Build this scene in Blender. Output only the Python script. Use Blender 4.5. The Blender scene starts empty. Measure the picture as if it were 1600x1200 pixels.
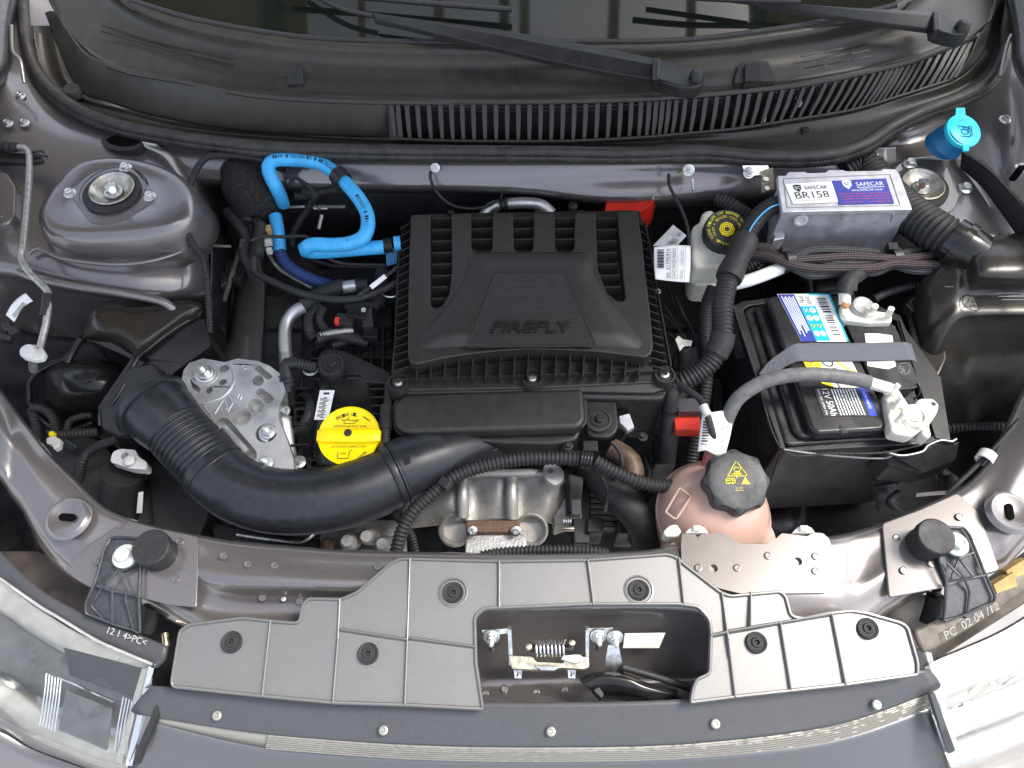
import bpy, bmesh, math, random
from mathutils import Vector, Matrix
from mathutils.geometry import tessellate_polygon
random.seed(7)
S = bpy.context.scene
C = S.collection
R = math.radians

# ---------------------------------------------------------------- camera, sky, sun, exposure
CAMH, FPX, TILT = 0.85, 1209.0, R(30)
cd = bpy.data.cameras.new('camera'); cam = bpy.data.objects.new('camera', cd); C.objects.link(cam)
cam.location = (0, 0, CAMH); cam.rotation_euler = (TILT, 0, 0)
cd.sensor_width = 36; cd.lens = 36*FPX/1600; cd.clip_start = .02; cd.clip_end = 500
S.camera = cam
W = bpy.data.worlds.new('World'); S.world = W; W.use_nodes = True
nt = W.node_tree; bgn = nt.nodes['Background']
sky = nt.nodes.new('ShaderNodeTexSky'); sky.sky_type = 'NISHITA'; sky.sun_disc = False
SUN_EL, SUN_AZ = R(58), R(76)      # azimuth clockwise from +Y
sky.sun_elevation = SUN_EL; sky.sun_rotation = SUN_AZ; sky.dust_density = 3.0; sky.air_density = 1.0; sky.ozone_density = 1.0
hsv = nt.nodes.new('ShaderNodeHueSaturation'); hsv.inputs['Saturation'].default_value = .5; hsv.inputs['Value'].default_value = 1.0
nt.links.new(sky.outputs[0], hsv.inputs['Color']); nt.links.new(hsv.outputs[0], bgn.inputs[0]); bgn.inputs[1].default_value = 0.15
sl = bpy.data.lights.new('sun', 'SUN'); sl.energy = 1.4; sl.angle = R(18); sl.color = (1, .95, .87)
so = bpy.data.objects.new('sun', sl); C.objects.link(so)
sd = Vector((math.sin(SUN_AZ)*math.cos(SUN_EL), math.cos(SUN_AZ)*math.cos(SUN_EL), math.sin(SUN_EL)))
so.rotation_euler = sd.to_track_quat('Z', 'Y').to_euler(); so.location = sd*5
S.view_settings.view_transform = 'Standard'; S.view_settings.look = 'None'
S.view_settings.exposure = 1.55; S.view_settings.gamma = 1

# ---------------------------------------------------------------- helpers
_u = Vector((0, math.cos(TILT), math.sin(TILT))); _f = Vector((0, math.sin(TILT), -math.cos(TILT))); _r = Vector((1, 0, 0))
def P(px, py, z=0.0):
    """point of the place that lies at height z where the photograph shows (px,py)"""
    d = _f + _r*((px-800)/FPX) + _u*((600-py)/FPX)
    t = (z-CAMH)/d.z
    return Vector((d.x*t, d.y*t, z))
def V(p): return p if isinstance(p, Vector) else P(*p)
def mpx(py, z=0.0):
    """metres per pixel near a picture row at height z"""
    d = _f + _u*((600-py)/FPX)
    return ((z-CAMH)/d.z)/FPX
WL = {}
def tag(o, label=None, cat=None, group=None, kind=None):
    if label: o['label'] = label
    if cat: o['category'] = cat
    if group: o['group'] = group
    if kind: o['kind'] = kind
    return o
def thing(name, label, cat, loc, group=None):
    o = bpy.data.objects.new(name, None); C.objects.link(o); o.empty_display_size = .02
    loc = V(loc); o.location = loc; WL[o.name] = loc.copy()
    return tag(o, label, cat, group)
def link_mesh(name, me, m, parent=None, loc=None):
    o = bpy.data.objects.new(name, me); C.objects.link(o)
    if m is not None and not me.materials:
        for x in (m if isinstance(m, (list, tuple)) else [m]): me.materials.append(x)
    loc = loc if loc is not None else Vector()
    WL[o.name] = loc.copy()
    if parent is not None:
        o.parent = parent; o.location = loc - WL[parent.name]
    else: o.location = loc
    return o
def obj(name, bm, m, parent=None, smooth=40, bev=0, seg=2, sub=0, solid=0):
    if len(bm.verts) == 0: raise ValueError(name)
    bmesh.ops.recalc_face_normals(bm, faces=bm.faces) if not solid else None
    mn = Vector([min(v.co[i] for v in bm.verts) for i in range(3)]); mx = Vector([max(v.co[i] for v in bm.verts) for i in range(3)])
    c = (mn+mx)/2
    for v in bm.verts: v.co -= c
    me = bpy.data.meshes.new(name); bm.to_mesh(me); bm.free()
    if smooth:
        for p in me.polygons: p.use_smooth = True
        me.set_sharp_from_angle(angle=R(smooth))
    o = link_mesh(name, me, m, parent, c)
    if solid:
        s = o.modifiers.new('s', 'SOLIDIFY'); s.thickness = solid; s.offset = -1
    if bev:
        b = o.modifiers.new('b', 'BEVEL'); b.width = bev; b.segments = seg; b.limit_method = 'ANGLE'; b.angle_limit = R(32)
        b.use_clamp_overlap = True
        if smooth: b.harden_normals = True
    if sub:
        s = o.modifiers.new('u', 'SUBSURF'); s.levels = sub; s.render_levels = sub
    return o
def cr(p0, p1, p2, p3, t):
    return 0.5*((2*p1) + (p2-p0)*t + (2*p0-5*p1+4*p2-p3)*t*t + (3*p1-p0-3*p2+p3)*t*t*t)
def spline(pts, n=8, closed=False):
    L = len(pts); out = []
    rng = L if closed else L-1
    for i in range(rng):
        if closed: a, b, c, d = pts[(i-1) % L], pts[i], pts[(i+1) % L], pts[(i+2) % L]
        else: a, b, c, d = pts[max(i-1, 0)], pts[i], pts[i+1], pts[min(i+2, L-1)]
        for k in range(n): out.append(cr(a, b, c, d, k/n))
    if not closed: out.append(pts[-1].copy())
    return out
def roundpoly(pts, r, n=4):
    if r <= 0: return pts
    out = []; L = len(pts)
    for i in range(L):
        p = pts[i]; a = pts[i-1]-p; b = pts[(i+1) % L]-p
        la, lb = a.length, b.length
        if la < 1e-6 or lb < 1e-6: continue
        rr = min(r, la*.45, lb*.45)
        if a.angle(b, 0) > R(170): out.append(p); continue
        s, e = p+a/la*rr, p+b/lb*rr
        for k in range(n+1):
            t = k/n; out.append(s*(1-t)**2+p*2*t*(1-t)+e*t*t)
    return out
def area2(l): return sum(l[i-1].x*l[i].y-l[i].x*l[i-1].y for i in range(len(l)))
def prism_bm(outline, zbot, holes=(), rnd=0, draft=0, bm=None, smooth_outline=False, hz=None):
    """solid with the given top outline, walls straight down to zbot; holes go through; draft widens the foot"""
    bm = bm or bmesh.new()
    o = [V(p) for p in outline]
    if smooth_outline: o = spline(o, 5, True)
    o = roundpoly(o, rnd)
    if area2(o) < 0: o.reverse()
    loops = [o]
    for h in holes:
        h = [V(p) for p in h]
        if area2(h) > 0: h.reverse()
        loops.append(h)
    allp = [p for l in loops for p in l]
    cx = sum((p for p in o), Vector())/len(o)
    top = [bm.verts.new(p) for p in allp]; bot = []
    for p in allp:
        q = p.copy(); q.z = zbot if not callable(zbot) else zbot(p)
        if draft: d = (q-cx); d.z = 0; q += d.normalized()*draft
        bot.append(bm.verts.new(q))
    if len(loops) == 1:
        bm.faces.new(top)
        try: bm.faces.new(list(reversed(bot)))
        except ValueError: pass
    else:
        tris = tessellate_polygon([[Vector((p.x, p.y, 0)) for p in l] for l in loops])
        for t in tris:
            try: bm.faces.new([top[i] for i in t]); bm.faces.new([bot[i] for i in reversed(t)])
            except ValueError: pass
    i = 0
    for l in loops:
        n = len(l)
        for k in range(n):
            a, b = i+k, i+(k+1) % n
            bm.faces.new([top[a], bot[a], bot[b], top[b]])
        i += n
    return bm
def prism(name, outline, zbot, m, parent=None, bev=.002, seg=3, holes=(), rnd=0, draft=0, so=False, smooth=40):
    return obj(name, prism_bm(outline, zbot, holes, rnd, draft, None, so), m, parent, smooth, bev, seg)
def circ(px, py, z, rpx, n=14, ry=None, rot=0):
    """circle on a level plane, radius given in metres (>1 means pixels)"""
    c = P(px, py, z); r = rpx if rpx < .5 else rpx*mpx(py, z); r2 = r if ry is None else (ry if ry < .5 else ry*mpx(py, z))
    cs, sn = math.cos(R(rot)), math.sin(R(rot))
    return [Vector((c.x+r*math.cos(a)*cs-r2*math.sin(a)*sn, c.y+r*math.cos(a)*sn+r2*math.sin(a)*cs, z)) for a in [2*math.pi*i/n for i in range(n)]]
def capsule(a, b, r, n=6):
    """stadium outline between two points"""
    a, b = V(a), V(b); d = (b-a); d.z = 0; d.normalize(); s = Vector((-d.y, d.x, 0)); out = []
    for k in range(n+1):
        t = math.pi*k/n; out.append(b + s*r*math.cos(t) + d*r*math.sin(t))
    for k in range(n+1):
        t = math.pi*k/n; out.append(a - s*r*math.cos(t) - d*r*math.sin(t))
    return out
def loft_bm(rows, nu=5, nv=5, bm=None):
    bm = bm or bmesh.new()
    rr = [spline([V(p) for p in r], nu) if nu > 1 else [V(p) for p in r] for r in rows]
    cols = list(zip(*rr)); cc = [spline(list(c), nv) if nv > 1 else list(c) for c in cols]
    g = [[bm.verts.new(p) for p in c] for c in cc]
    for i in range(len(g)-1):
        for j in range(len(g[0])-1):
            try: bm.faces.new([g[i][j], g[i+1][j], g[i+1][j+1], g[i][j+1]])
            except ValueError: pass
    return bm
def loft(name, rows, m, parent=None, nu=5, nv=5, solid=.0015, smooth=50):
    bm = loft_bm(rows, nu, nv)
    bmesh.ops.recalc_face_normals(bm, faces=bm.faces)
    up = sum((f.normal.z*f.calc_area() for f in bm.faces))
    if up < 0: bmesh.ops.reverse_faces(bm, faces=bm.faces)
    return obj(name, bm, m, parent, smooth, 0, 2, 0, solid)
def resample(pts, step):
    d = [0]
    for i in range(1, len(pts)): d.append(d[-1]+(pts[i]-pts[i-1]).length)
    n = max(2, int(d[-1]/step)); out = []; j = 0
    for k in range(n+1):
        s = d[-1]*k/n
        while j < len(d)-2 and d[j+1] < s: j += 1
        t = (s-d[j])/max(1e-9, d[j+1]-d[j]); out.append((pts[j].lerp(pts[j+1], t), s, d[-1]))
    return out
def tube_bm(path, r, nr=12, corr=None, step=None, bm=None, caps=True, sx=1.0, straight=False):
    """path: picture points with height of the centre line; r: metres or function of 0..1; corr=(pitch, depth)"""
    bm = bm or bmesh.new()
    pts = [V(p) for p in path]
    sp = pts if straight else spline(pts, 14)
    rf = r if callable(r) else (lambda t: r)
    if corr: step = corr[0]/6
    step = step or max(rf(.5)*.7, .003)
    rs = resample(sp, step)
    uvl = bm.loops.layers.uv.verify()
    nrm = None; rings = []
    for k, (p, s, L) in enumerate(rs):
        a = rs[max(0, k-1)][0]; b = rs[min(len(rs)-1, k+1)][0]; t = (b-a).normalized()
        if nrm is None:
            nrm = Vector((0, 0, 1)) if abs(t.z) < .9 else Vector((0, 1, 0))
        nrm = (nrm - t*nrm.dot(t)).normalized(); bi = t.cross(nrm)
        rad = rf(s/L)
        if corr:
            ph = (s/corr[0]) % 1.0
            rad -= corr[1]*(0.0 if ph < .45 else (.6 if ph < .55 or ph > .9 else 1.0))
        rings.append(([bm.verts.new(p + nrm*rad*math.cos(2*math.pi*i/nr) + bi*rad*sx*math.sin(2*math.pi*i/nr)) for i in range(nr)], s))
    for k in range(len(rings)-1):
        (A, s0), (B, s1) = rings[k], rings[k+1]
        for i in range(nr):
            j = (i+1) % nr
            f = bm.faces.new([A[i], A[j], B[j], B[i]])
            for lp, uv in zip(f.loops, ((i/nr, s0), ((i+1)/nr, s0), ((i+1)/nr, s1), (i/nr, s1))): lp[uvl].uv = uv
    if caps:
        bm.faces.new(list(reversed(rings[0][0]))); bm.faces.new(rings[-1][0])
    return bm
def tube(name, path, r, m, parent=None, nr=12, corr=None, caps=True, smooth=60, step=None, sx=1.0, straight=False):
    return obj(name, tube_bm(path, r, nr, corr, step, None, caps, sx, straight), m, parent, smooth if not corr else 80)
def axes(ax):
    ax = Vector(ax).normalized(); t = Vector((1, 0, 0)) if abs(ax.x) < .8 else Vector((0, 1, 0))
    u = (t-ax*t.dot(ax)).normalized(); return u, ax.cross(u), ax
def mound(name, outline, steps, m, parent, hole=None, n=6):
    """pressed sheet-metal dome: rings of the outline pushed outward by d and down by dz; optional round hole"""
    o = spline([V(p) for p in outline], n, True); L = len(o)
    if area2(o) < 0: o.reverse()
    c = sum(o, Vector())/L; rings = []
    if hole:
        hc, hr = V(hole[0]), hole[1]
        for rr, dz in ((hr, -.012), (hr, -.001), (hr+.001, 0)):
            rings.append([hc+Vector(((p-hc).x, (p-hc).y, 0)).normalized()*rr+Vector((0, 0, dz)) for p in o])
        rings.append([hc.lerp(p, .75)*1.0 for p in o])
    nr = []
    for i in range(L):
        t = o[(i+1) % L]-o[i-1]; t.z = 0; t.normalize(); nr.append(Vector((t.y, -t.x, 0)))
    for d, dz in steps: rings.append([p+q*d+Vector((0, 0, dz)) for p, q in zip(o, nr)])
    bm = bmesh.new(); R_ = [[bm.verts.new(p) for p in r] for r in rings]
    for a, b in zip(R_, R_[1:]):
        for i in range(L): j = (i+1) % L; bm.faces.new([a[i], b[i], b[j], a[j]])
    if not hole: bm.faces.new(R_[0])
    bmesh.ops.recalc_face_normals(bm, faces=bm.faces)
    if sum(f.normal.z*f.calc_area() for f in bm.faces) < 0: bmesh.ops.reverse_faces(bm, faces=bm.faces)
    return obj(name, bm, m, parent, 70, 0, 2, 0, .0015)
def lathe_bm(c, prof, ax=(0, 0, 1), n=28, bm=None, rfun=None, a0=0):
    """prof: (radius, height along axis) pairs"""
    bm = bm or bmesh.new(); c = V(c); u, v, w = axes(ax); rings = []
    for (r, h) in prof:
        if r <= 1e-6: rings.append([bm.verts.new(c+w*h)]); continue
        ring = []
        for i in range(n):
            a = 2*math.pi*i/n + a0; rr = r*(rfun(a, h) if rfun else 1)
            ring.append(bm.verts.new(c+w*h+u*rr*math.cos(a)+v*rr*math.sin(a)))
        rings.append(ring)
    for A, B in zip(rings, rings[1:]):
        for i in range(n):
            j = (i+1) % n
            if len(A) == 1 and len(B) == 1: continue
            if len(A) == 1: bm.faces.new([A[0], B[j], B[i]])
            elif len(B) == 1: bm.faces.new([A[i], A[j], B[0]])
            else: bm.faces.new([A[i], A[j], B[j], B[i]])
    return bm
def lathe(name, c, prof, m, parent=None, ax=(0, 0, 1), n=28, smooth=35, rfun=None, bev=0):
    return obj(name, lathe_bm(c, prof, ax, n, None, rfun), m, parent, smooth, bev)
def slab_bm(q, t, bm=None):
    """four corner points of the visible face (in order), thickness t behind it"""
    bm = bm or bmesh.new(); q = [V(p) for p in q]
    n = (q[1]-q[0]).cross(q[3]-q[0]).normalized()
    if n.dot(cam.location-q[0]) < 0: n = -n
    a = [bm.verts.new(p) for p in q]; b = [bm.verts.new(p-n*t) for p in q]
    bm.faces.new(a); bm.faces.new(b[::-1])
    for i in range(4): j = (i+1) % 4; bm.faces.new([a[i], b[i], b[j], a[j]])
    return bm
def slab(name, q, t, m, parent=None, bev=.0005, seg=2): return obj(name, slab_bm(q, t), m, parent, 30, bev, seg)
def box_bm(c, s, bm=None, rz=0):
    bm = bm or bmesh.new(); c = V(c)
    g = bmesh.ops.create_cube(bm, size=1)['verts']
    M = Matrix.Translation(c) @ Matrix.Rotation(R(rz), 4, 'Z') @ Matrix.Diagonal((s[0], s[1], s[2], 1))
    bmesh.ops.transform(bm, matrix=M, verts=g); return bm
def box(name, c, s, m, parent=None, bev=.001, rz=0): return obj(name, box_bm(c, s, None, rz), m, parent, 30, bev, 2)
# a surface patch given by four corners as read: bottom-left, bottom-right, top-right, top-left
def quad(*pts):
    q = [V(p) for p in pts]; n = (q[1]-q[0]).cross(q[3]-q[0]).normalized()
    return q, n
def qpt(Q, u, v, h=0):
    q, n = Q; return (q[0]*(1-u)*(1-v)+q[1]*u*(1-v)+q[2]*u*v+q[3]*(1-u)*v) + n*h
def patch(name, Q, u0, v0, u1, v1, m, parent, h=.0006, bm=None):
    b = bm or bmesh.new()
    lo = [b.verts.new(qpt(Q, *p, 0)) for p in ((u0, v0), (u1, v0), (u1, v1), (u0, v1))]
    hi = [b.verts.new(qpt(Q, *p, h)) for p in ((u0, v0), (u1, v0), (u1, v1), (u0, v1))]
    b.faces.new(hi)
    for i in range(4): j = (i+1) % 4; b.faces.new([lo[i], lo[j], hi[j], hi[i]])
    if bm is None: return obj(name, b, m, parent, 0)
_tc = {}
def text_verts(s):
    if s in _tc: return _tc[s]
    cu = bpy.data.curves.new('t', 'FONT'); cu.body = s; cu.resolution_u = 3
    o = bpy.data.objects.new('t', cu); C.objects.link(o)
    dg = bpy.context.evaluated_depsgraph_get(); me = bpy.data.meshes.new_from_object(o.evaluated_get(dg))
    vs = [v.co.copy() for v in me.vertices]; fs = [tuple(p.vertices) for p in me.polygons]
    bpy.data.objects.remove(o); bpy.data.curves.remove(cu); bpy.data.meshes.remove(me)
    x0, x1 = min(v.x for v in vs), max(v.x for v in vs); y0, y1 = min(v.y for v in vs), max(v.y for v in vs)
    vs = [Vector(((v.x-x0)/(x1-x0), (v.y-y0)/(y1-y0), 0)) for v in vs]
    _tc[s] = (vs, fs); return _tc[s]
def letters(s, Q, u0, v0, u1, v1, m, parent, h=.0009, name='lettering', ext=0, shear=0):
    vs, fs = text_verts(s); bm = bmesh.new()
    bv = [bm.verts.new(qpt(Q, u0+(u1-u0)*(v.x+shear*v.y), v0+(v1-v0)*v.y, h)) for v in vs]
    for f in fs:
        try: bm.faces.new([bv[i] for i in f])
        except ValueError: pass
    if ext:
        g = bmesh.ops.extrude_face_region(bm, geom=bm.faces[:])
        n = Q[1]
        for v in [e for e in g['geom'] if isinstance(e, bmesh.types.BMVert)]: v.co += n*ext
    return obj(name, bm, m, parent, 0)
def arc_letters(s, c, r, a0, a1, size, m, parent, ax=(0, 0, 1), h=0, name='lettering', inward=False):
    """letters standing round a circle; angles in degrees in the plane across ax"""
    u, v, w = axes(ax); c = V(c); bm = bmesh.new(); n = len(s)
    for i, ch in enumerate(s):
        if ch == ' ': continue
        vs, fs = text_verts(ch); a = R(a0+(a1-a0)*(i+.5)/n)
        rad = u*math.cos(a)+v*math.sin(a); tan = (u*math.sin(a)-v*math.cos(a))
        if inward: rad, tan = -rad, -tan
        base = c+w*h+(u*math.cos(a)+v*math.sin(a))*r
        bv = [bm.verts.new(base+tan*(q.x-.5)*size*.7+rad*(q.y-.5)*size) for q in vs]
        for f in fs:
            try: bm.faces.new([bv[k] for k in f])
            except ValueError: pass
    return obj(name, bm, m, parent, 0)

# ---------------------------------------------------------------- materials
def mat(name, col, rough=.5, metal=0.0, nscale=60, cvar=.12, rvar=.1, bump=.0, bscale=600, coat=0, trans=0, spec=.5, sss=0, emit=None, col2=None, detail=4, alpha=1, ior=1.45, stretch=None, uv=False, dirt=0, dirtcol=(.12, .11, .1), croug=.1):
    m = bpy.data.materials.new(name); m.use_nodes = True; t = m.node_tree; n = t.nodes; l = t.links
    b = n['Principled BSDF']
    tc = n.new('ShaderNodeTexCoord'); src = tc.outputs['Object']
    if stretch:
        mp = n.new('ShaderNodeMapping'); mp.inputs['Scale'].default_value = stretch; l.new(src, mp.inputs[0]); src = mp.outputs[0]
    no = n.new('ShaderNodeTexNoise'); no.inputs['Scale'].default_value = nscale; no.inputs['Detail'].default_value = detail; l.new(src, no.inputs['Vector'])
    mx = n.new('ShaderNodeMix'); mx.data_type = 'RGBA'
    c2 = col2 or tuple(min(1, c*(1+cvar*2)) for c in col); c1 = col if col2 else tuple(c*(1-cvar) for c in col)
    mx.inputs[6].default_value = (*c1, 1); mx.inputs[7].default_value = (*c2, 1)
    rmp = n.new('ShaderNodeMapRange'); rmp.inputs[1].default_value = .3; rmp.inputs[2].default_value = .7; l.new(no.outputs['Fac'], rmp.inputs[0])
    l.new(rmp.outputs[0], mx.inputs[0]); cout = mx.outputs[2]
    rr = n.new('ShaderNodeMapRange'); rr.inputs[1].default_value = .25; rr.inputs[2].default_value = .75
    rr.inputs[3].default_value = max(.02, rough-rvar); rr.inputs[4].default_value = min(1, rough+rvar)
    n2 = n.new('ShaderNodeTexNoise'); n2.inputs['Scale'].default_value = nscale*.37; n2.inputs['Detail'].default_value = 5; l.new(src, n2.inputs['Vector']); l.new(n2.outputs['Fac'], rr.inputs[0])
    rout = rr.outputs[0]
    if dirt:
        n3 = n.new('ShaderNodeTexNoise'); n3.inputs['Scale'].default_value = 22; n3.inputs['Detail'].default_value = 9; n3.inputs['Roughness'].default_value = .7; l.new(tc.outputs['Object'], n3.inputs['Vector'])
        d = n.new('ShaderNodeMapRange'); d.inputs[1].default_value = .5; d.inputs[2].default_value = .78; d.inputs[4].default_value = dirt; l.new(n3.outputs['Fac'], d.inputs[0])
        mx2 = n.new('ShaderNodeMix'); mx2.data_type = 'RGBA'; l.new(d.outputs[0], mx2.inputs[0]); l.new(cout, mx2.inputs[6]); mx2.inputs[7].default_value = (*dirtcol, 1); cout = mx2.outputs[2]
        ra = n.new('ShaderNodeMath'); ra.operation = 'ADD'; l.new(rout, ra.inputs[0]); l.new(d.outputs[0], ra.inputs[1]); ra.use_clamp = True; rout = ra.outputs[0]
    l.new(cout, b.inputs['Base Color']); l.new(rout, b.inputs['Roughness'])
    b.inputs['Metallic'].default_value = metal; b.inputs['Specular IOR Level'].default_value = spec; b.inputs['IOR'].default_value = ior
    b.inputs['Coat Weight'].default_value = coat; b.inputs['Coat Roughness'].default_value = croug
    b.inputs['Transmission Weight'].default_value = trans
    if sss: b.inputs['Subsurface Weight'].default_value = sss; b.inputs['Subsurface Radius'].default_value = (.01, .006, .004); b.inputs['Subsurface Scale'].default_value = 1
    if bump:
        nb = n.new('ShaderNodeTexNoise'); nb.inputs['Scale'].default_value = bscale; nb.inputs['Detail'].default_value = 3; l.new(src, nb.inputs['Vector'])
        bp = n.new('ShaderNodeBump'); bp.inputs['Strength'].default_value = bump; bp.inputs['Distance'].default_value = .001; l.new(nb.outputs['Fac'], bp.inputs['Height']); l.new(bp.outputs[0], b.inputs['Normal'])
    return m
def weave(name, c1, c2, su, sv, rough=.6, dist=.0006):
    """woven sleeve or webbing: fine relief and two thread colours, along the tube's own coordinates"""
    m = bpy.data.materials.new(name); m.use_nodes = True; t = m.node_tree; n = t.nodes; l = t.links; b = n['Principled BSDF']
    tc = n.new('ShaderNodeTexCoord'); s = n.new('ShaderNodeSeparateXYZ'); l.new(tc.outputs['UV'], s.inputs[0])
    def mth(op, a, c=None):
        q = n.new('ShaderNodeMath'); q.operation = op
        for i, x in enumerate((a, c)):
            if x is None: continue
            if isinstance(x, (int, float)): q.inputs[i].default_value = x
            else: l.new(x, q.inputs[i])
        return q.outputs[0]
    a = mth('MULTIPLY', s.outputs[0], su); c = mth('MULTIPLY', s.outputs[1], sv)
    d1 = mth('SINE', mth('ADD', a, c)); d2 = mth('SINE', mth('SUBTRACT', a, c))
    h = mth('MULTIPLY', d1, d2); f = mth('GREATER_THAN', h, .1)
    mx = n.new('ShaderNodeMix'); mx.data_type = 'RGBA'; l.new(f, mx.inputs[0]); mx.inputs[6].default_value = (*c1, 1); mx.inputs[7].default_value = (*c2, 1)
    l.new(mx.outputs[2], b.inputs['Base Color']); b.inputs['Roughness'].default_value = rough
    bp = n.new('ShaderNodeBump'); bp.inputs['Strength'].default_value = .9; bp.inputs['Distance'].default_value = dist; l.new(h, bp.inputs['Height']); l.new(bp.outputs[0], b.inputs['Normal'])
    return m
M = {}
M['paint'] = mat('metallic_brown_grey_paint', (.178, .164, .16), .29, .6, 500, .05, .015, 0, coat=1, dirt=.05, dirtcol=(.17, .16, .155), croug=.1)
M['paintdull'] = mat('dull_primer_overspray_paint', (.085, .08, .085), .38, .55, 300, .2, .1, .1, 500, coat=.3, dirt=.25, dirtcol=(.11, .1, .1), croug=.3)
M['bumper'] = mat('blue_grey_bumper_paint', (.125, .128, .136), .36, .5, 900, .06, .05, 0, coat=.4, croug=.25)
M['cover'] = mat('grey_metallic_plastic', (.188, .185, .179), .38, .5, 700, .05, .07, .04, 900, coat=.1, dirt=.08, dirtcol=(.3, .29, .28))
M['plastic'] = mat('black_satin_plastic', (.018, .018, .018), .38, 0, 120, .2, .08, .25, 1400, dirt=.15, dirtcol=(.045, .04, .035))
M['airbox'] = mat('dark_brown_black_plastic', (.025, .023, .0205), .4, 0, 90, .12, .05, .3, 1500, dirt=.12, dirtcol=(.035, .031, .026))
M['cowl'] = mat('grained_cowl_plastic', (.03, .027, .0225), .3, 0, 60, .12, .05, .2, 1800, dirt=.14, dirtcol=(.035, .03, .025))
M['gloss'] = mat('glossy_black_plastic', (.012, .012, .012), .18, 0, 50, .2, .06, .05, 200, dirt=.25, dirtcol=(.04, .037, .03))
M['rubber'] = mat('black_rubber', (.018, .018, .019), .55, 0, 200, .2, .1, .3, 900, dirt=.3, dirtcol=(.05, .047, .043))
M['seal'] = mat('weathered_rubber_seal', (.03, .028, .026), .42, 0, 80, .3, .1, .4, 700, dirt=.45, dirtcol=(.09, .08, .07))
M['dark'] = mat('dark_grimy_metal', (.03, .03, .033), .5, .3, 60, .3, .15, .3, 200, dirt=.4, dirtcol=(.05, .045, .04))
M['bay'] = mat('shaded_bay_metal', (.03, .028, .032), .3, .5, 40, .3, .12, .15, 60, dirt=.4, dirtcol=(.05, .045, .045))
M['tape'] = mat('black_cloth_tape', (.02, .02, .021), .62, 0, 300, .3, .1, .6, 500)
M['alu'] = mat('cast_aluminium', (.56, .56, .55), .44, .85, 45, .14, .12, .5, 420, dirt=.35, dirtcol=(.3, .29, .27))
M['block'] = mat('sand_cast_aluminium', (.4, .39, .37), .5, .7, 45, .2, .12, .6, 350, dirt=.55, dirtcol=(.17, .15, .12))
M['ecu'] = mat('die_cast_box_metal', (.56, .55, .57), .5, .6, 60, .12, .12, .35, 240, dirt=.4, dirtcol=(.4, .4, .4))
M['zinc'] = mat('zinc_plated_steel', (.62, .62, .6), .3, .95, 200, .2, .12, .2, 300)
M['brass'] = mat('yellow_zinc_steel', (.7, .64, .46), .3, .95, 200, .2, .12, .2, 300)
M['steelrod'] = mat('grey_coated_steel_rod', (.34, .33, .31), .4, .6, 200, .2, .1)
M['rust'] = mat('rusty_steel', (.12, .07, .05), .6, .5, 200, .3, .1, .4, 500, col2=(.2, .13, .09))
M['cream'] = mat('pale_plated_clamp', (.78, .76, .66), .45, .35, 160, .12, .1, .35, 400, dirt=.3, dirtcol=(.5, .45, .33))
M['white'] = mat('white_plastic', (.56, .56, .54), .4, 0, 40, .05, .1, dirt=.15, dirtcol=(.5, .48, .44))
M['paper'] = mat('white_paper_label', (.8, .8, .78), .55, 0, 40, .05, .1, .2, 120, dirt=.15, dirtcol=(.5, .48, .44))
M['ink'] = mat('black_print', (.02, .02, .02), .5, 0, 50, .1, .05)
M['greyink'] = mat('grey_print', (.25, .25, .26), .5, 0, 50, .1, .05)
M['whiteink'] = mat('white_print', (.8, .8, .8), .5, 0, 50, .05, .05)
M['yellowink'] = mat('yellow_print', (.75, .66, .03), .5, 0, 50, .05, .05)
M['redink'] = mat('red_print', (.7, .08, .03), .5, 0, 50, .05, .05)
M['blue'] = mat('bright_blue_hose_rubber', (.055, .4, .78), .36, 0, 60, .08, .06, .1, 500)
M['bluecap'] = mat('turquoise_plastic', (.02, .55, .72), .35, 0, 60, .05, .06, .05)
M['bluedark'] = mat('deep_blue_plastic', (.01, .13, .3), .4, 0, 60, .1, .06)
M['yellow'] = mat('yellow_plastic', (.88, .68, .0), .38, 0, 60, .04, .06, .05)
M['red'] = mat('red_plastic', (.62, .03, .015), .45, 0, 60, .1, .06)
M['pink'] = mat('peach_coolant_tank_plastic', (.45, .285, .235), .3, 0, 14, .1, .08, .1, 90, sss=.6, col2=(.52, .36, .3))
M['milk'] = mat('milky_reservoir_plastic', (.72, .69, .6), .38, 0, 18, .08, .06, .1, 90, sss=.25)
M['labelblue'] = mat('blue_label', (.03, .05, .28), .35, 0, 60, .08, .06)
M['labelcyan'] = mat('cyan_label', (.0, .42, .6), .35, 0, 60, .06, .06)
M['blueprint'] = mat('royal_blue_label', (.02, .06, .5), .35, 0, 60, .06, .06)
M['cable'] = mat('dusty_grey_cable', (.11, .11, .112), .55, 0, 120, .2, .1, .5, 500, dirt=.4, dirtcol=(.2, .2, .2))
M['foam'] = mat('black_open_foam', (.02, .02, .02), .95, 0, 300, .4, .04, 1.0, 350, spec=.2)
M['hose'] = mat('blue_black_intake_plastic', (.016, .0175, .02), .33, 0, 120, .2, .05, .12, 900, dirt=.1, dirtcol=(.03, .03, .03))
M['chrome'] = mat('chrome_reflector', (.85, .85, .85), .12, 1, 30, .03, .05)
M['bezel'] = mat('grey_headlight_bezel', (.5, .49, .46), .3, .3, 60, .1, .08)
M['bezeldark'] = mat('dark_headlight_bezel', (.15, .15, .15), .3, .3, 60, .2, .08)
M['white_lamp'] = mat('sun_whitened_lamp_interior', (.85, .85, .85), .3, .3, 60, .04, .08)  # white colour stands in for sun glare on the right headlight
M['concrete'] = mat('grey_concrete', (.3, .29, .28), .85, 0, 6, .2, .05, .5, 60)
M['bumperdark'] = mat('dark_grey_bumper_plastic', (.058, .06, .065), .4, 0, 300, .06, .05, .1, 1200, dirt=.06, dirtcol=(.1, .1, .1))
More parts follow.
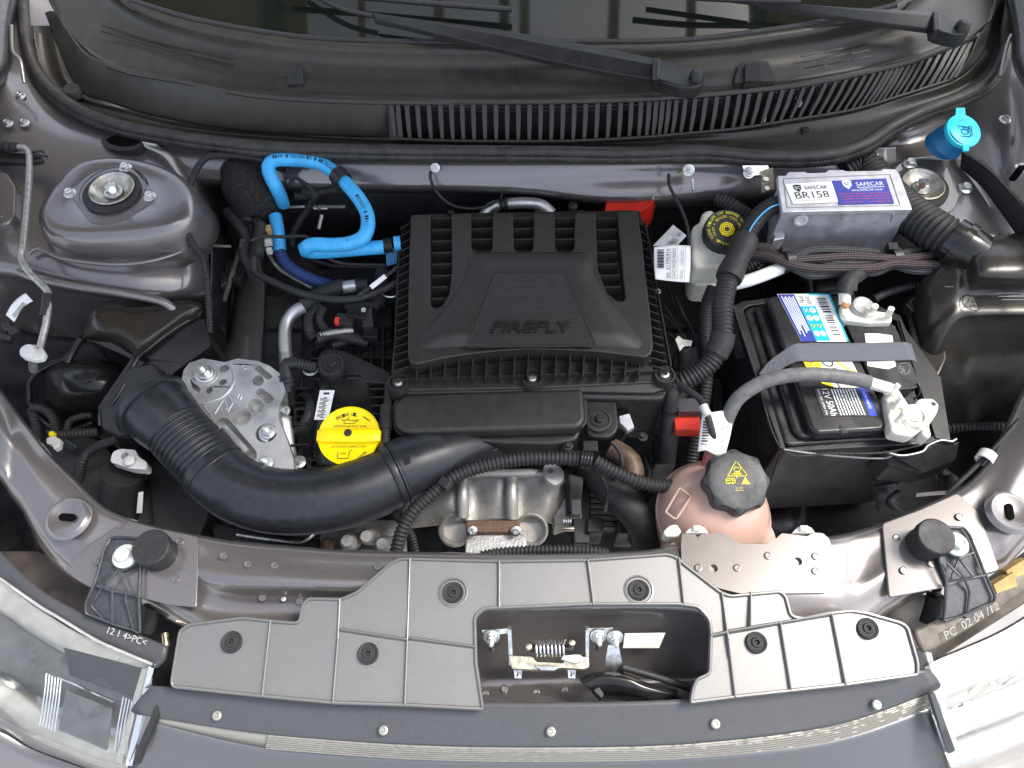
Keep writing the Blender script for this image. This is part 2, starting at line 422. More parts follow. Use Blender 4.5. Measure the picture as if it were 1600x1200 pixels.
M['bracketgrey'] = mat('slate_grey_plastic', (.045, .048, .054), .38, 0, 200, .2, .08, .2, 900)
M['white_zinc'] = mat('white_coated_bolt', (.6, .62, .6), .35, .1, 100, .05, .1)
M['tan'] = mat('dusty_tan_plastic', (.11, .095, .075), .5, 0, 60, .3, .1, .2, 600, dirt=.3, dirtcol=(.1, .09, .08))
M['foamtan'] = mat('ochre_foam_pad', (.36, .25, .1), .85, 0, 60, .2, .05, .6, 300)
M['dusty'] = mat('dusty_brown_plastic', (.07, .055, .045), .6, 0, 30, .4, .1, .3, 200, dirt=.5, dirtcol=(.13, .11, .09))
M['labelnavy'] = mat('slate_reflector', (.06, .065, .07), .25, .2, 60, .1, .06)
M['badge'] = mat('shadow_toned_lettering', (.016, .015, .014), .3, 0, 100, .2, .06)  # darker than the lid plastic, in place of the letters' shadow edges
M['rustred'] = mat('dull_red_gasket', (.3, .1, .07), .6, 0, 100, .3, .06)
M['batt'] = mat('battery_black_polypropylene', (.014, .014, .015), .3, 0, 100, .2, .08, .1, 700, dirt=.3, dirtcol=(.05, .048, .045))
M['foamblack'] = mat('black_insulation_sheet', (.01, .01, .012), .45, 0, 100, .3, .12, .3, 500, dirt=.3, dirtcol=(.03, .03, .03))
M['lead'] = mat('dull_lead', (.4, .4, .4), .45, .6, 80, .15, .1, .3, 300)
M['copper'] = mat('copper', (.5, .25, .12), .4, .9, 80, .15, .1)
M['foil'] = mat('grey_foil_label', (.45, .45, .45), .35, .3, 80, .1, .1)
M['blueprint2'] = mat('indigo_sticker', (.035, .045, .3), .35, 0, 60, .06, .06)
M['capblack'] = mat('charcoal_cap_plastic', (.03, .031, .034), .42, 0, 120, .2, .08, .3, 900, dirt=.25, dirtcol=(.06, .058, .055))
M['pinkdark'] = mat('dark_pink_plastic', (.35, .1, .09), .4, 0, 30, .15, .06)
M['gasketbrown'] = mat('brown_grimy_clamp', (.1, .07, .05), .5, .3, 80, .3, .1, .3, 300)
M['strutcup'] = mat('dull_plated_cup', (.42, .4, .35), .38, .9, 150, .2, .12, .2, 300, dirt=.3, dirtcol=(.2, .17, .13))
M['scoopgloss'] = mat('clean_glossy_black_plastic', (.026, .022, .018), .2, 0, 50, .1, .04)
M['roofsheet'] = mat('tan_roof_sheet', (.3, .25, .17), .7, 0, 3, .1, .05)
M['void'] = mat('black_hole_fill', (.004, .004, .004), .95, 0, 50, .1, .03, spec=.05)  # near-black solid fill painted in for the darkness inside holes
M['satin'] = mat('brown_black_satin_plastic', (.024, .022, .019), .27, 0, 50, .1, .05, .05, 300, dirt=.15, dirtcol=(.045, .04, .033))
M['strip'] = mat('ribbed_silver_strip', (.25, .24, .215), .42, .3, 8, .05, .06)
M['sleeve'] = weave('braided_cable_sleeve', (.01, .01, .011), (.13, .128, .135), 31.4, 1500)
M['sleevered'] = weave('braided_sleeve_with_reddish_wires', (.013, .01, .01), (.12, .085, .088), 31.4, 1500)
M['bluesleeve'] = weave('blue_braided_sleeve', (.01, .02, .06), (.03, .09, .35), 40, 2000)
M['webbing'] = weave('grey_woven_webbing', (.1, .105, .125), (.26, .27, .3), 2200, 2200)
def glass_mat(name, col, rough=.02, ior=1.45):
    m = bpy.data.materials.new(name); m.use_nodes = True; t = m.node_tree; b = t.nodes['Principled BSDF']
    b.inputs['Base Color'].default_value = (*col, 1); b.inputs['Transmission Weight'].default_value = 1; b.inputs['IOR'].default_value = ior
    no = t.nodes.new('ShaderNodeTexNoise'); no.inputs['Scale'].default_value = 8; mr = t.nodes.new('ShaderNodeMapRange'); mr.inputs[3].default_value = rough; mr.inputs[4].default_value = rough+.04
    tc = t.nodes.new('ShaderNodeTexCoord'); t.links.new(tc.outputs['Object'], no.inputs[0]); t.links.new(no.outputs[0], mr.inputs[0]); t.links.new(mr.outputs[0], b.inputs['Roughness'])
    return m
M['lens'] = glass_mat('clear_headlight_lens', (.97, .97, .95), .14)
M['windscreen'] = mat('dark_tinted_windscreen_glass', (.008, .01, .008), .03, 0, 3, .3, .015, spec=.5)

# ---------------------------------------------------------------- fasteners
def frame_mx(c, ax):
    u, v, w = axes(ax); m = Matrix((u, v, w)).transposed().to_4x4(); m.translation = c; return m
_fm = {}
def fastener_mesh(kind, m):
    k = (kind, m.name)
    if k in _fm: return _fm[k]
    bm = bmesh.new(); z = Vector((0, 0, 0))
    if kind == 'bolt':      # flanged hex head, unit flange radius 1
        lathe_bm(z, [(0, -.2), (1, -.2), (1, .05), (.88, .14), (.6, .2), (.6, .2)], n=24, bm=bm)
        lathe_bm(z, [(.66, .1), (.66, .62), (.55, .72), (.42, .72), (.36, .6), (0, .6)], n=6, bm=bm)
    elif kind == 'nut':     # nut on washer with threaded stud
        lathe_bm(z, [(0, -.1), (1, -.1), (1, .08), (.9, .12), (.75, .12), (.78, .2), (.7, .3), (.5, .32)], n=24, bm=bm)
        lathe_bm(z, [(.58, .25), (.58, .8), (.5, .88), (.3, .88)], n=6, bm=bm)
        pr = [(.27, .5)]
        for i in range(9): pr += [(.3, .9+i*.09), (.25, .945+i*.09)]
        lathe_bm(z, pr+[(.2, 1.72), (0, 1.74)], n=12, bm=bm)
    elif kind == 'screw':   # round head with a star recess
        lathe_bm(z, [(0, -.3), (1, -.3), (1, .06), (.86, .24), (.6, .32), (.52, .32)], n=24, bm=bm)
        lathe_bm(z, [(.52, .32), (.4, .05), (0, .05)], n=24, bm=bm, rfun=lambda a, h: 1 if h > .2 else .8+.2*math.cos(6*a))
    elif kind == 'clip':    # flat disc fastener with small star drive in a raised hub
        lathe_bm(z, [(0, -.2), (1, -.2), (1, .1), (.92, .17), (.74, .1), (.7, .05), (.52, .05), (.48, .15), (.42, .2), (.27, .2)], n=28, bm=bm)
        lathe_bm(z, [(.27, .2), (.2, -.05), (0, -.05)], n=24, bm=bm, rfun=lambda a, h: 1 if h > .15 else .8+.25*math.cos(6*a))
    elif kind == 'weld':
        lathe_bm(z, [(1, -.2), (1, .0), (.9, .16), (.72, .18), (.6, .06), (0, .04)], n=14, bm=bm)
    bmesh.ops.recalc_face_normals(bm, faces=bm.faces)
    me = bpy.data.meshes.new(kind); bm.to_mesh(me); bm.free()
    for p in me.polygons: p.use_smooth = True
    me.set_sharp_from_angle(angle=R(30)); me.materials.append(m)
    _fm[k] = me; return me
def fasten(kind, c, r, m, parent, ax=(0, 0, 1), name=None, spin=0):
    """r in metres or pixels (>0.5)"""
    if not isinstance(c, Vector):
        if r > .5: r = r*mpx(c[1], c[2])
        c = P(*c)
    o = link_mesh(name or kind, fastener_mesh(kind, m), None, parent, c)
    u, v, w = axes(ax); o.rotation_euler = (Matrix((u, v, w)).transposed() @ Matrix.Rotation(R(spin), 3, 'Z')).to_euler(); o.scale = (r, r, r)
    return o
# ================================================================ ground and car body
gb = bmesh.new(); bmesh.ops.create_grid(gb, x_segments=2, y_segments=2, size=60)
for v in gb.verts: v.co.z = -.78
tag(obj('ground', gb, M['concrete'], None, 0), kind='structure')

car = thing('car_body', 'brown grey painted sheet metal of the car front around the open engine bay', 'car body', (800, 860, -.1))
# left inner wing with its bulging strut turret
loft('inner_wing', [
 [(-160, -60, .16), (-30, -60, .16), (40, -60, .14), (110, -40, .10), (200, 0, .06), (300, 60, .0), (340, 80, -.1)],
 [(-160, 60, .13), (-30, 60, .13), (30, 80, .10), (90, 150, .075), (200, 190, .055), (300, 220, .0), (345, 225, -.12)],
 [(-160, 190, .10), (-20, 190, .095), (45, 195, .085), (120, 215, .07), (200, 228, .062), (285, 250, .03), (345, 262, -.12)],
 [(-160, 290, .09), (-20, 290, .08), (50, 300, .068), (120, 300, .06), (220, 300, .055), (312, 310, .03), (350, 325, -.12)],
 [(-160, 370, .08), (-20, 370, .068), (50, 385, .056), (130, 392, .05), (230, 388, .045), (318, 372, .01), (356, 385, -.13)],
 [(-160, 425, .06), (-20, 420, .05), (45, 432, .038), (130, 450, .03), (230, 462, .02), (318, 455, -.02), (358, 450, -.16)],
 [(-160, 470, .04), (-20, 450, .02), (45, 452, .0), (130, 468, -.02), (225, 482, -.03), (310, 480, -.08), (358, 490, -.2)],
 [(-160, 600, .0), (-40, 560, -.04), (50, 540, -.10), (130, 560, -.14), (230, 570, -.16), (310, 570, -.17), (360, 580, -.24)],
 [(-160, 800, -.03), (-10, 720, -.1), (60, 740, -.16), (130, 760, -.19), (230, 780, -.2), (310, 780, -.21), (380, 790, -.28)],
 [(-60, 980, -.12), (0, 930, -.16), (80, 900, -.2), (160, 880, -.22), (240, 870, -.23), (310, 860, -.24), (380, 850, -.3)]],
 M['paint'], car, 6, 6)
tl = [(66, 345, .088), (66, 318, .09), (110, 262, .094), (160, 246, .094), (225, 252, .094), (275, 272, .092), (296, 300, .088), (292, 328, .082), (266, 350, .08), (205, 362, .08), (125, 366, .082), (84, 360, .085)]
mound('strut_turret', [(x, y, .088) for x, y, z in tl], [(-.012, .001), (-.004, .0005), (0, -.001), (.004, -.005), (.0075, -.012), (.011, -.024), (.015, -.04), (.019, -.06)], M['paint'], car, ((176, 297, .088), .041))
lathe('turret_well', (176, 297, .09), [(.043, .0), (.04, -.012), (.02, -.02), (0, -.02)], M['dark'], car, n=32)
# seam flange folded along the front of the turret
tube('seam_flange', [(30, 424, .054), (60, 436, .05), (120, 448, .045), (190, 458, .04), (250, 470, .03), (272, 484, .018)], .006, M['paint'], car, 8)
tube('seam_flange', [(45, 396, .062), (62, 388, .064), (100, 404, .062), (170, 413, .06), (230, 409, .057), (285, 392, .048), (306, 372, .04)], .003, M['paint'], car, 8)
# oval grommet behind the left turret, its hole filled near-black
prism('oval_grommet', circ(190, 222, .072, .03, 28, .0165, -10), .058, M['rubber'], car, .002, 3, holes=[circ(192, 219, .072, .0245, 24, .0125, -10)])
prism('oval_hole_fill', circ(192, 219, .0695, .0246, 24, .0126, -10), .058, M['void'], car, 0)
for p in [(38, 192, .085), (12, 193, .09), (5, 340, .07), (32, 150, .087)]: fasten('bolt', (*p[:2], p[2]+.006), 8, M['zinc'], car)
# plate under the hood hinge
prism('hinge_plate', [(-30, 270, .095), (10, 268, .09), (25, 292, .085), (22, 335, .08), (12, 350, .078), (-30, 355, .08)], .05, M['paint'], car, .003, rnd=.006)
# right inner wing
loft('inner_wing', [
 [(1240, 60, -.1), (1300, 60, .0), (1400, 30, .03), (1500, 0, .05), (1560, -30, .07), (1640, -60, .1), (1800, -60, .12)],
 [(1260, 200, -.1), (1320, 190, .02), (1400, 180, .055), (1490, 150, .05), (1545, 120, .065), (1620, 80, .09), (1800, 80, .11)],
 [(1270, 262, -.1), (1330, 250, -.02), (1400, 230, .03), (1480, 215, .035), (1545, 200, .05), (1620, 195, .08), (1800, 200, .09)],
 [(1270, 330, -.12), (1340, 315, -.06), (1400, 300, .02), (1480, 300, .03), (1550, 300, .038), (1620, 300, .06), (1800, 300, .07)],
 [(1270, 400, -.15), (1340, 390, -.12), (1400, 385, -.04), (1480, 380, .02), (1550, 375, .03), (1620, 372, .045), (1800, 372, .06)],
 [(1270, 450, -.22), (1340, 450, -.18), (1400, 450, -.12), (1480, 450, -.04), (1550, 450, -.01), (1620, 450, .05), (1800, 450, .06)],
 [(1270, 600, -.26), (1330, 600, -.22), (1400, 600, -.2), (1480, 600, -.18), (1560, 580, -.12), (1640, 560, -.04), (1800, 560, .0)],
 [(1240, 860, -.3), (1310, 870, -.26), (1400, 880, -.24), (1480, 900, -.2), (1560, 860, -.14), (1640, 800, -.1), (1800, 800, -.03)]],
 M['paint'], car, 6, 6)
tr = [(1404, 262, .088), (1424, 246, .09), (1500, 244, .092), (1545, 262, .092), (1566, 300, .09), (1590, 340, .088), (1590, 372, .084), (1500, 366, .08), (1440, 356, .078), (1404, 335, .08), (1396, 300, .085)]
mound('strut_turret', [(x, y, .05) for x, y, z in tr], [(-.012, .001), (-.004, .0005), (0, -.001), (.004, -.005), (.0075, -.012), (.011, -.024), (.015, -.04), (.019, -.06)], M['paint'], car, ((1441, 290, .05), .039))
lathe('turret_well', (1441, 290, .05), [(.04, .0), (.037, -.012), (.02, -.02), (0, -.02)], M['dark'], car, n=32)
loft('wing_gusset', [[(1496, 222, .06), (1536, 250, .075), (1600, 318, .08)], [(1502, 238, .07), (1548, 268, .085), (1612, 338, .09)], [(1500, 262, .05), (1540, 300, .055), (1600, 385, .06)]], M['plastic'], car, 6, 4)
for p in [(1570, 187, .08), (1595, 262, .09)]: fasten('bolt', (*p[:2], p[2]+.004), 9, M['zinc'], car)
prism('oval_hole_fill', circ(1596, 262, .1, 8, 14, 5, 30), .08, M['void'], car, 0)
# fender top edges, far left and far right
for s, sx in ((0, 1), (1, -1)):
    X = (lambda x: x) if s == 0 else (lambda x: 1600-x)
    loft('fender_edge', [[(X(-60), y, z+.02), (X(a-30), y, z+.012), (X(a-8), y, z), (X(a), y+2, z-.03)] for y, a, z in ((-60, 40, .17), (40, 22, .15), (100, 18, .14), (150, -6, .13), (220, -20, .12), (400, -30, .11))], M['paintdull'], car, 4, 5)
tube('body_edge_bead', [(18, 40, .15), (20, 80, .14), (32, 95, .135), (38, 130, .12)], .003, M['paint'], car, 8)
tube('body_edge_bead', [(1580, 55, .14), (1572, 75, .135), (1562, 120, .12)], .003, M['paint'], car, 8)
# firewall, floor and rails deep in the bay
loft('firewall', [
 [(220, 205, .045), (500, 236, .05), (800, 240, .05), (1060, 238, .05), (1400, 230, .05)],
 [(230, 226, .04), (500, 252, .045), (800, 256, .045), (1060, 256, .045), (1400, 250, .045)],
 [(260, 262, .025), (500, 276, .03), (800, 278, .03), (1060, 275, .03), (1400, 275, .03)],
 [(290, 285, .005), (500, 294, .012), (800, 300, .01), (1000, 312, .01), (1400, 295, .0)],
 [(300, 295, -.04), (500, 303, -.03), (800, 308, -.03), (1000, 325, -.03), (1400, 310, -.05)]], M['paint'], car, 5, 6)
loft('sound_pad', [
 [(250, 285, -.03), (500, 300, -.025), (800, 305, -.025), (1000, 322, -.025), (1400, 305, -.03)],
 [(280, 330, -.07), (500, 340, -.07), (800, 340, -.07), (1060, 340, -.07), (1400, 340, -.07)],
 [(300, 420, -.18), (500, 400, -.18), (800, 400, -.18), (1060, 400, -.18), (1400, 400, -.18)],
 [(300, 520, -.3), (500, 520, -.3), (800, 520, -.3), (1060, 520, -.3), (1400, 520, -.3)]], M['foamblack'], car, 5, 6)
loft('plenum', [
 [(-100, -300, .06), (40, -300, .06), (400, -300, .06), (800, -300, .06), (1200, -300, .06), (1560, -300, .06), (1700, -300, .06)],
 [(-60, 60, .04), (60, 120, .035), (400, 160, .03), (800, 160, .03), (1200, 160, .03), (1520, 120, .035), (1660, 60, .04)],
 [(60, 180, .03), (150, 205, .03), (400, 225, .03), (800, 235, .03), (1200, 235, .03), (1450, 190, .03), (1540, 150, .03)]], M['foamblack'], car, 3, 4)
prism('undertray', [(150, 440, -.36), (1450, 440, -.36), (1450, 900, -.36), (150, 900, -.36)], -.37, M['dark'], car, 0)
loft('frame_rail', [
 [(352, 330, -.09), (372, 320, -.075), (402, 318, -.075), (416, 325, -.1), (420, 330, -.2)],
 [(356, 400, -.11), (374, 395, -.09), (398, 393, -.09), (410, 398, -.11), (414, 402, -.22)],
 [(366, 450, -.13), (378, 446, -.11), (408, 444, -.11), (416, 450, -.13), (420, 455, -.24)],
 [(352, 540, -.15), (366, 535, -.13), (404, 533, -.13), (414, 540, -.15), (418, 545, -.25)],
 [(330, 620, -.17), (345, 620, -.15), (400, 620, -.15), (412, 620, -.17), (416, 620, -.26)]], M['paint'], car, 5, 6)
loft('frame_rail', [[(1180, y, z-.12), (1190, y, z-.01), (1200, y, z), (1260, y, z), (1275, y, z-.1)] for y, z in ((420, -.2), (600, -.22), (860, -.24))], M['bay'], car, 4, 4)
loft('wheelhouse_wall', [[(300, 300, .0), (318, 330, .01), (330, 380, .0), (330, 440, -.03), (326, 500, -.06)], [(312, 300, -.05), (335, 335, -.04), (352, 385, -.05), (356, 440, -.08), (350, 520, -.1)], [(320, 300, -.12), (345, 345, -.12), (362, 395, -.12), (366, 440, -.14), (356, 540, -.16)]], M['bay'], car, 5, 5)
loft('wing_dark_sheet', [[(-90, 505, -.02), (-20, 495, -.03), (50, 520, -.075), (130, 530, -.115), (220, 545, -.14), (300, 550, -.15), (350, 560, -.2)],  # dark sheets added over the wing paint to blacken both deep gaps
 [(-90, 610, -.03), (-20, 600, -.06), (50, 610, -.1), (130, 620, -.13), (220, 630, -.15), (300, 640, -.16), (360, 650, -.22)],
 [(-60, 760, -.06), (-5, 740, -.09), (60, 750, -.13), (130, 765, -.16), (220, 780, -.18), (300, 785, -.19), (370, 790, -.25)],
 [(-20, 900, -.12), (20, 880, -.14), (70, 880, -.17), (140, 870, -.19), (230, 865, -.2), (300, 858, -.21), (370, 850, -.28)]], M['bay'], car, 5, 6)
loft('wing_dark_sheet', [[(1240, 480, -.2), (1340, 480, -.17), (1400, 490, -.12), (1460, 500, -.1), (1540, 500, -.08), (1640, 500, -.03)],
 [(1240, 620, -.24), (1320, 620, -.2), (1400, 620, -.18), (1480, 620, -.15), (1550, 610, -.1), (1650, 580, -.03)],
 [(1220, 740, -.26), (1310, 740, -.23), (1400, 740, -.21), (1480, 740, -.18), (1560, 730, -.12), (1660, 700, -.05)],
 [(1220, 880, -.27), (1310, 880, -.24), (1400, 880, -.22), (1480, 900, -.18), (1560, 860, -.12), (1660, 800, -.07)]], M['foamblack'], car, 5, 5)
# front cross member with its two diagonal arms (inner edge, outer edge, height, height of crest)
st = [((-70, 520), (-60, 690), .06, .006), ((0, 606), (0, 752), .045, .006), ((28, 644), (16, 776), .035, .006), ((50, 672), (34, 800), .03, .006), ((82, 712), (46, 824), .022, .006), ((118, 748), (60, 850), .015, .005), ((162, 791), (84, 881), .008, .003), ((220, 815), (125, 912), .002, .001), ((310, 835), (216, 945), 0, .001),
      ((371, 845), (330, 1000), 0, .006), ((469, 854), (450, 1000), 0, .01), ((560, 860), (560, 1000), 0, .01), ((700, 863), (700, 975), 0, .01), ((860, 864), (860, 957), 0, .01), ((1000, 860), (1000, 952), 0, .01),
      ((1064, 850), (1064, 950), 0, .004), ((1180, 850), (1160, 985), 0, .002), ((1292, 838), (1296, 1000), 0, .002), ((1340, 828), (1340, 1000), -.006, .001), ((1392, 810), (1389, 960), -.002, .001), ((1440, 790), (1465, 918), .004, .001), ((1500, 762), (1560, 893), .01, .001), ((1545, 715), (1582, 876), .018, .003), ((1575, 655), (1625, 830), .028, .005), ((1600, 605), (1680, 780), .04, .006), ((1660, 520), (1760, 700), .055, .006)]
rows = []
for k, (f, zz) in enumerate(((0, -.05), (.0, -.012), (.03, .0), (.1, .003), (.25, 1), (.42, 1), (.55, .002), (.72, -.004), (.9, -.012), (1.0, -.04))):
    row = []
    for (i, o, z, c) in st:
        h = z + (c if zz == 1 else zz)
        valley = (-.012 if c >= .006 and z == 0 and f in (.55, .72) else 0)
        row.append((i[0]+(o[0]-i[0])*f, i[1]+(o[1]-i[1])*f, h+valley))
    rows.append(row)
loft('cross_member', rows, M['paint'], car, 5, 3, .002)
prism('corner_plate', [(196, 812, .005), (250, 826, .005), (310, 838, .005), (309, 900, .0045), (307, 949, .004), (262, 944, .004), (216, 933, .004), (140, 917, .005), (124, 908, .007), (100, 890, .009), (140, 850, .011)], lambda p: p.z-.003, M['paint'], car, .0012, 2, rnd=.004)
prism('corner_plate', [(1378, 818, .0045), (1440, 795, .009), (1496, 770, .015), (1530, 800, .017), (1562, 890, .0155), (1465, 920, .0085), (1389, 934, .002), (1384, 880, .003)], lambda p: p.z-.003, M['paint'], car, .0012, 2, rnd=.004)
prism('reservoir_plate', [(1066, 905, .008), (1064, 850, .008), (1066, 833, .008), (1086, 834, .008), (1090, 841, .008), (1097, 833, .008), (1131, 833, .008), (1142, 840, .008), (1158, 850, .008), (1198, 850, .008), (1212, 842, .008), (1222, 833, .008), (1262, 838, .008), (1270, 832, .008), (1286, 833, .008), (1296, 842, .008), (1310, 905, .008), (1302, 920, .008), (1290, 926, .008), (1160, 928, .008)], -.004, M['paint'], car, .001, 2, rnd=.002,
      holes=[circ(1115, 888, .008, 6.5, 16), circ(1247, 877, .008, 6.5, 16)])
prism('hole_backing', circ(1115, 888, -.001, 9, 16), -.003, M['rust'], car, 0)
prism('hole_backing', circ(1247, 877, -.001, 9, 16), -.003, M['void'], car, 0)
for c, a in (((105, 808, .024), -5), ((1578, 799, .03), 80)):
    lathe('stamped_boss', c, [(.026, -.003), (.023, .0008), (.0205, .0018), (.018, .0012), (.012, -.0015), (0, -.002)], M['paint'], car, n=32)
    c2 = P(*c); u = Vector((math.cos(R(a)), math.sin(R(a)), 0))*.0055
    prism('slot_hole_fill', capsule(c2-u+Vector((0, 0, .0004)), c2+u+Vector((0, 0, .0004)), .0042), c[2]-.004, M['void'], car, 0)
for x, y, z in [(189, 824, .006), (280, 846, .006), (150, 878, .01), (274, 905, .006), (349, 868, .011), (387, 881, .009), (429, 883, .008), (502, 891, .008), (410, 934, -.008), (468, 939, -.01), (590, 885, .01),
              (1091, 887, .0085), (1152, 887, .0085), (1200, 868, .0085), (1274, 869, .0085), (1274, 892, .0085), (1401, 840, .005), (1412, 891, .006), (1499, 807, .015), (1523, 847, .0155), (1455, 880, .009)]:
    fasten('weld', (x, y, z+.0006), 6, M['paint'], car, name='spot_weld')
fasten('screw', (443, 936, -.006), 4, M['zinc'], car)
# panel behind the latch
loft('latch_panel', [
 [(720, 945, .0), (800, 945, .0), (900, 945, .0), (1000, 943, .0), (1075, 943, .0), (1130, 960, .0)],
 [(725, 955, -.004), (800, 955, -.004), (900, 953, -.004), (1000, 952, -.004), (1080, 955, -.004), (1120, 970, -.004)],
 [(730, 980, -.03), (800, 978, -.03), (900, 975, -.03), (1000, 975, -.03), (1080, 980, -.03), (1112, 990, -.03)],
 [(735, 1040, -.075), (800, 1040, -.075), (900, 1040, -.075), (1000, 1040, -.075), (1080, 1040, -.075), (1110, 1040, -.07)],
 [(740, 1075, -.085), (800, 1075, -.085), (900, 1070, -.085), (1000, 1070, -.085), (1080, 1065, -.085), (1110, 1060, -.08)],
 [(742, 1100, -.07), (800, 1098, -.07), (900, 1095, -.07), (1000, 1092, -.07), (1080, 1085, -.07), (1110, 1080, -.07)],
 [(745, 1130, -.04), (800, 1130, -.04), (900, 1130, -.04), (1000, 1125, -.04), (1080, 1120, -.04), (1110, 1110, -.04)]], M['paint'], car, 5, 5)
for x, y in ((758, 1084), (788, 1076), (838, 1082), (882, 1078)): fasten('weld', (x, y, -.082), 6, M['paint'], car, name='spot_weld')
slab('bright_opening_plate', [(976, 990, -.028), (1040, 989, -.028), (1030, 1013, -.04), (973, 1013, -.04)], .001, M['cream'], car)  # solid pale plate painted in for sunlit ground seen through an opening

# raised hood, above the frame: its inner side shades and mirrors in the bay
hood = thing('hood', 'grey painted hood propped open above the engine bay, outside the picture', 'hood', Vector((0, .92, .30)))
def hp(u, v): return Vector(((u-.5)*1.42*(1-.08*v), 0.92-.44*v, .30+.80*v+.03*(1-(2*u-1)**2)))
loft('hood_skin', [[hp(u/6, v/4) for u in range(7)] for v in range(5)], M['paint'], hood, 4, 4, .004)
loft('insulation_pad', [[hp(u/6*.8+.1, v/4*.8+.1)+Vector((0, -.015, -.012)) for u in range(7)] for v in range(5)], M['foam'], hood, 4, 4, .006)

# canopy roof over the rear of the car; the windscreen mirrors it
can = thing('canopy_roof', 'tan canopy roof with a row of skylights behind the hood, outside the picture', 'roof', Vector((0, 2.0, 2.6)))
def rect(x0, y0, x1, y1): return [Vector((x0, y0, 2.62)), Vector((x1, y0, 2.62)), Vector((x1, y1, 2.62)), Vector((x0, y1, 2.62))]
sk = [rect(-.95+k*.34, 1.17+j*.24, -.65+k*.34, 1.33+j*.24) for k in range(6) for j in range(6)]
prism('roof_sheet', rect(-3.5, 1.12, 3.5, 2.9), 2.58, M['roofsheet'], can, 0, holes=sk)
for x in (-1.05, -.03, 1.1): box('roof_beam', Vector((x, 2.01, 2.54)), (.04, 1.76, .08), M['dark'], can)
# ================================================================ windscreen, cowl, seal, wipers
ge = [(180, -20, .19), (202, 0, .185), (304, 30, .18), (439, 54, .172), (540, 62, .17), (700, 66, .168), (900, 66, .168), (1060, 63, .17), (1180, 50, .175), (1296, 32, .18), (1400, 8, .186), (1430, -20, .19)]
gp = [P(*p) for p in ge]
ws = thing('windscreen', 'dark windscreen glass above the black plastic cowl', 'windscreen', (800, 60, .17))
loft('glass', [[p+Vector((0, -.01, -.008)) for p in gp], [p+Vector((0, .12, .055)) for p in gp], [p+Vector((0, .45, .24)) for p in gp]], M['windscreen'], ws, 3, 5, .004)

cowl = thing('cowl_panel', 'black grained plastic cowl with vent slats below the windscreen', 'cowl', (800, 150, .1))
crease = [(62, -40, .16), (90, 20, .145), (135, 84, .135), (210, 108, .13), (297, 126, .127), (405, 146, .125), (540, 154, .124), (700, 156, .123), (860, 155, .123), (1000, 151, .123), (1060, 147, .123), (1161, 138, .124), (1262, 126, .126), (1364, 106, .128), (1431, 88, .131), (1500, 66, .135), (1545, 30, .14), (1562, -40, .15)]
def resP(pts, n):
    sp = spline([V(p) for p in pts], 12); r = resample(sp, 1e-4 + sum((a-b).length for a, b in zip(sp, sp[1:]))/n)
    return [q[0] for q in r]
NC = 16
gtop = resP(ge, NC); ctop = resP(crease, NC); n_ = min(len(gtop), len(ctop)); gtop, ctop = gtop[:n_], ctop[:n_]
mid1 = [a.lerp(b, .35)+Vector((0, 0, -.004)) for a, b in zip(ctop, gtop)]; mid2 = [a.lerp(b, .7)+Vector((0, 0, -.009)) for a, b in zip(ctop, gtop)]
ctop0 = [p+Vector((0, -.004, -.006)) for p in ctop]
loft('upper_shelf', [ctop0, ctop, [p+Vector((0, .006, .001)) for p in ctop], mid1, mid2, [p+Vector((0, -.012, -.004)) for p in gtop], gtop], M['cowl'], cowl, 3, 3, .003)
tube('rolled_edge', ge[1:-1], .004, M['rubber'], cowl, 8)
lowL = [(70, 20, .13), (118, 135, .085), (170, 160, .078), (236, 181, .075), (337, 200, .073), (450, 210, .072), (608, 215, .072)]
crL = [(88, 20, .146), (135, 84, .135), (200, 105, .131), (270, 120, .128), (380, 142, .126), (480, 151, .125), (604, 155, .124)]
midL = [((a[0]+b[0])/2, (a[1]+b[1])/2-3, (a[2]+b[2])/2+.004) for a, b in zip(lowL, crL)]
loft('front_face', [lowL, midL, crL], M['cowl'], cowl, 5, 5, .003)
top = [(611, 160), (700, 162), (800, 163), (900, 162), (1000, 159), (1065, 155), (1161, 147), (1262, 135), (1364, 115), (1431, 98), (1526, 62)]
bot = [(617, 215), (703, 218), (800, 219), (898, 218), (996, 213), (1058, 208), (1150, 199), (1240, 185), (1330, 170), (1400, 150), (1492, 121)]
T = [P(x, y, .119+.010*max(0, (x-1100)/430)) for x, y in top]; B = [P(x, y, .080+.024*max(0, (x-1100)/430)) for x, y in bot]
cr_ = [P(x, y-8 if x < 1100 else y-8, .1245+.0105*max(0, (x-1100)/430)) for x, y in top]
loft('upper_rail', [T, [a.lerp(b, .5)+Vector((0, 0, .001)) for a, b in zip(T, cr_)], cr_], M['cowl'], cowl, 5, 3, .003)
low = [P(x, y+5, .076+.024*max(0, (x-1100)/430)) for x, y in bot]
loft('lower_rail', [low, B], M['cowl'], cowl, 5, 2, .003)
Ts, Bs = spline(T, 40), spline(B, 40)
NS = 62; xs = [0]
for i in range(NS): xs.append(xs[-1]+ (1.0 if i < 33 else 1.0-.012*(i-33)))
